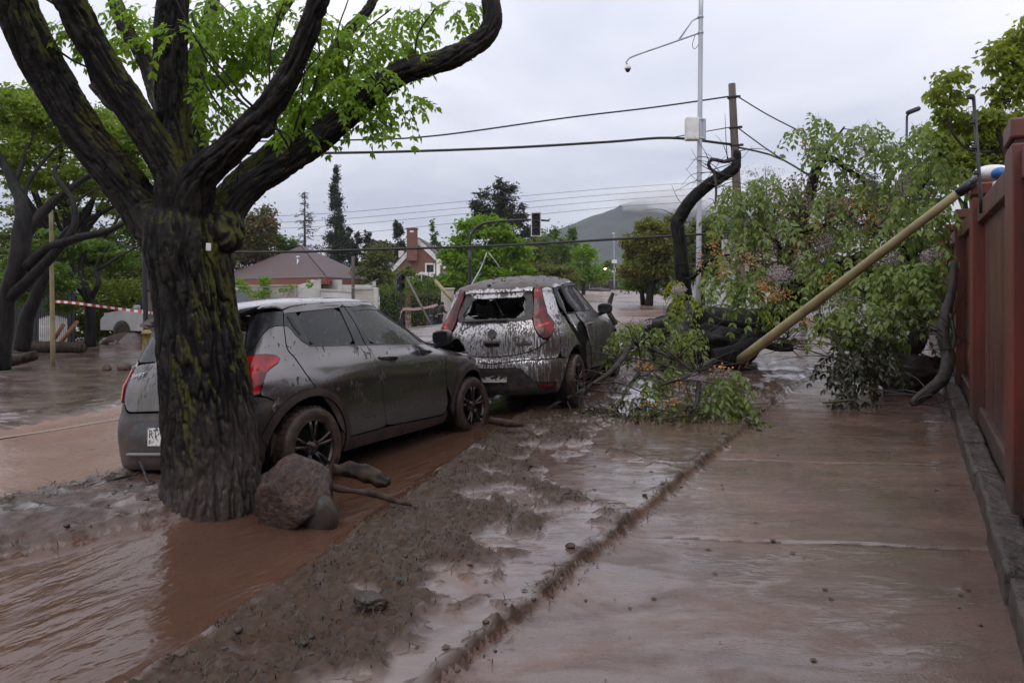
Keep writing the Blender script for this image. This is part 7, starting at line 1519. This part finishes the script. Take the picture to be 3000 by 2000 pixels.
for sx in (-1,1):
    for yy in (-.9,1.5): w=MB();w.lathe([(.3,-.22),(.68,-.22),(.75,0),(.68,.22),(.3,.22)],c=(sx*.95,yy,.75),axis=0,n=18);w.build('wheel',RUBBER,LD)
    m=MB();m.box((sx*.7-.1,-1.9,1.0),(.15,1.6,.2));m.build('lift_arm',OR,LD)
EML=bpy.data.materials.new('lit_lamp');EML.use_nodes=True;nt=EML.node_tree;nt.nodes.clear();e=nd(nt,'Emission',None,{'Color':(1,.78,.42,1),'Strength':9.});o=nd(nt,'OutputMaterial');L(nt,e.outputs[0],o.inputs[0])
for c in ((-.55,-.4,3.45),(.80,-.4,3.45),(-.55,-1.9,2.0)): m=MB();m.lathe([(0,-.05),(.13,-.03),(.18,.06),(0,.1)],c=c,axis=1,n=14);m.build('work_lamp',EML,LD)
FN=thing('fence','dark site fence beside the loader at the avenue end','fence',(*at(1335,660,105)[:2],1.2));p=at(1335,648,105)
for k in range(9): m=MB();m.box((p[0]-3.4+k*.85,105,gz(p[0],105)+.9),(.8,.08,2.0));own(m.build('fence_panel',mat('dark_mesh_panel',(.02,.02,.02),.7) if k==0 else bpy.data.materials['dark_mesh_panel']),FN)
for k,(xx,YY,r,lb) in enumerate(((1372,100,.5,'brown mud heap in front of the distant loader'),(1392,98,.35,'smaller mud heap right of the distant loader'))):
    p=at(xx,655,YY);stone(lb,(p[0],YY,gz(p[0],YY)+.1),(r*2.4,r*1.4,r),3+k,m=CLOD,iv=IV3,name='mud_heap')
p=at(285,786,19.);stone('grey mud heap in front of the white hatchback',(p[0],p[1],gz(p[0],p[1])+.05),(.62,.4,.26),6.6,m=GM[1],name='mud_heap',rough=.5)
# sign seen through the crown
SGN=thing('road_sign','small white road sign with a black symbol behind the fallen crown','sign',at(2139,764,13))
p=at(2141,763,13);SGN.location=p;m=MB();m.box(p,(.14,.01,.11),bev=.004);own(m.build('plate',BLACKMETAL),SGN);m=MB();m.box(p-[0,.007,0],(.125,.006,.095),bev=.002);own(m.build('face',WHITEPAINT),SGN)
# ------------------------------------------------------------------ people
SKIN=mat('skin',(.38,.22,.16),.5)
def person(label,P,yaw,top,legs,hood,lean=.12,armf=.5,step=.16):
    root=thing('person',label,'person',P,yaw)
    def skin(name,pts,edges,rad,m_,lv=2):
        me=bpy.data.meshes.new(name);me.from_pydata(pts,edges,[]);o=bpy.data.objects.new(name,me);COL.objects.link(o);s=o.modifiers.new('s','SKIN');s.use_smooth_shade=True
        for i,r in enumerate(rad): me.skin_vertices[0].data[i].radius=(r,r) if not isinstance(r,tuple) else r
        me.skin_vertices[0].data[0].use_root=True;o.modifiers.new('u','SUBSURF').levels=lv;o.modifiers['u'].render_levels=lv
        dg=bpy.context.evaluated_depsgraph_get();nm=bpy.data.meshes.new_from_object(o.evaluated_get(dg));bpy.data.objects.remove(o);nm.materials.clear();nm.materials.append(m_);nm.polygons.foreach_set('use_smooth',np.ones(len(nm.polygons),bool))
        q=bpy.data.objects.new(name,nm);COL.objects.link(q);q.parent=root;return q
    s=step;ln=lean
    skin('body',[(0,0,.93),(.10,0,.90),(.12,s*.5,.50),(.12,s*.2,.10),(.12,s*.2+.16,.04),(-.10,0,.90),(-.12,-s*.6,.50),(-.12,-s*1.1,.12),(-.12,-s*1.1+.15,.05),(0,.03+ln*.3,1.18),(0,.02+ln*.7,1.40),(0,ln,1.50),(0,ln+.03,1.60),(0,ln+.05,1.70)],
      [(0,1),(1,2),(2,3),(3,4),(0,5),(5,6),(6,7),(7,8),(0,9),(9,10),(10,11),(11,12),(12,13)],[.15,.10,.075,.05,.045,.10,.075,.05,.045,(.17,.13),(.19,.13),.06,.095,.085],SKIN)
    skin('trousers',[(0,0,.95),(.10,0,.90),(.12,s*.5,.50),(.12,s*.22,.14),(-.10,0,.90),(-.12,-s*.6,.50),(-.12,-s*1.08,.16)],[(0,1),(1,2),(2,3),(0,4),(4,5),(5,6)],[.165,.115,.09,.075,.115,.09,.075],legs)
    skin('jacket',[(0,0,.90),(0,.03+ln*.3,1.18),(0,.02+ln*.7,1.40),(.20,.02+ln*.7,1.42),(.27,.10*armf+ln*.5,1.16),(.22,.34*armf+ln*.5,1.0+.12*armf),(-.20,.02+ln*.7,1.42),(-.27,.06*armf+ln*.5,1.16),(-.23,.30*armf+ln*.5,1.0+.1*armf),(0,ln*.9,1.50)],[(0,1),(1,2),(2,3),(3,4),(4,5),(2,6),(6,7),(7,8),(2,9)],[(.19,.15),(.185,.145),(.19,.14),.085,.07,.055,.085,.07,.055,.085],top)
    skin('hood',[(0,ln-.01,1.52),(0,ln+.015,1.63),(0,ln+.03,1.73)],[(0,1),(1,2)],[.10,.118,.075],hood)
    for sx in (-1,1):
        h=np.array([sx*.225,.37*armf+ln*.5,.96+.12*armf]);pts=[tuple(h),(h[0],h[1]+.07,h[2]-.03)];ed=[(0,1)];rd=[.034,.036]
        for f in range(4): pts+= [(h[0]+(f-1.5)*.017,h[1]+.11,h[2]-.04-.006*abs(f-1.5)),(h[0]+(f-1.5)*.017,h[1]+.135,h[2]-.075)];ed+=[(1,len(pts)-2),(len(pts)-2,len(pts)-1)];rd+=[.010,.008]
        pts.append((h[0]-sx*.045,h[1]+.075,h[2]-.02));ed.append((0,len(pts)-1));rd.append(.010);skin('hand',pts,ed,rd,SKIN,1)
        b=MB();b.box((sx*.12,(.2*s+.06) if sx>0 else (-1.1*s+.05),.06),(.11,.28,.12),bev=.04);b.build('boot',BLACKMETAL,root)
    return root
DKC=mat('dark_navy_cloth',(.014,.015,.022),.8);PUR=mat('dark_plum_cloth',(.030,.022,.028),.8);JEAN=mat('wet_blue_jeans',(.035,.050,.085),.8)
p=at(989,752,37.5);person('person in dark hooded jacket and blue jeans walking by the gate pillar',(p[0],p[1],gz(p[0],p[1])),-1.35,PUR,JEAN,DKC)
p=at(1009,752,38.5);person('person in navy hooded jacket with arm out beside the gate pillar',(p[0],p[1],gz(p[0],p[1])),-1.0,DKC,DKC,DKC,.18,.9)
ORC=mat('hi_vis_orange_cloth',(.60,.26,.02),.7)
p=at(1843,700,25);person('person in orange vest seen through the fallen branches',(p[0],p[1],gz(p[0],p[1])),.4,ORC,DKC,DKC,.05,.3)
world_done=True
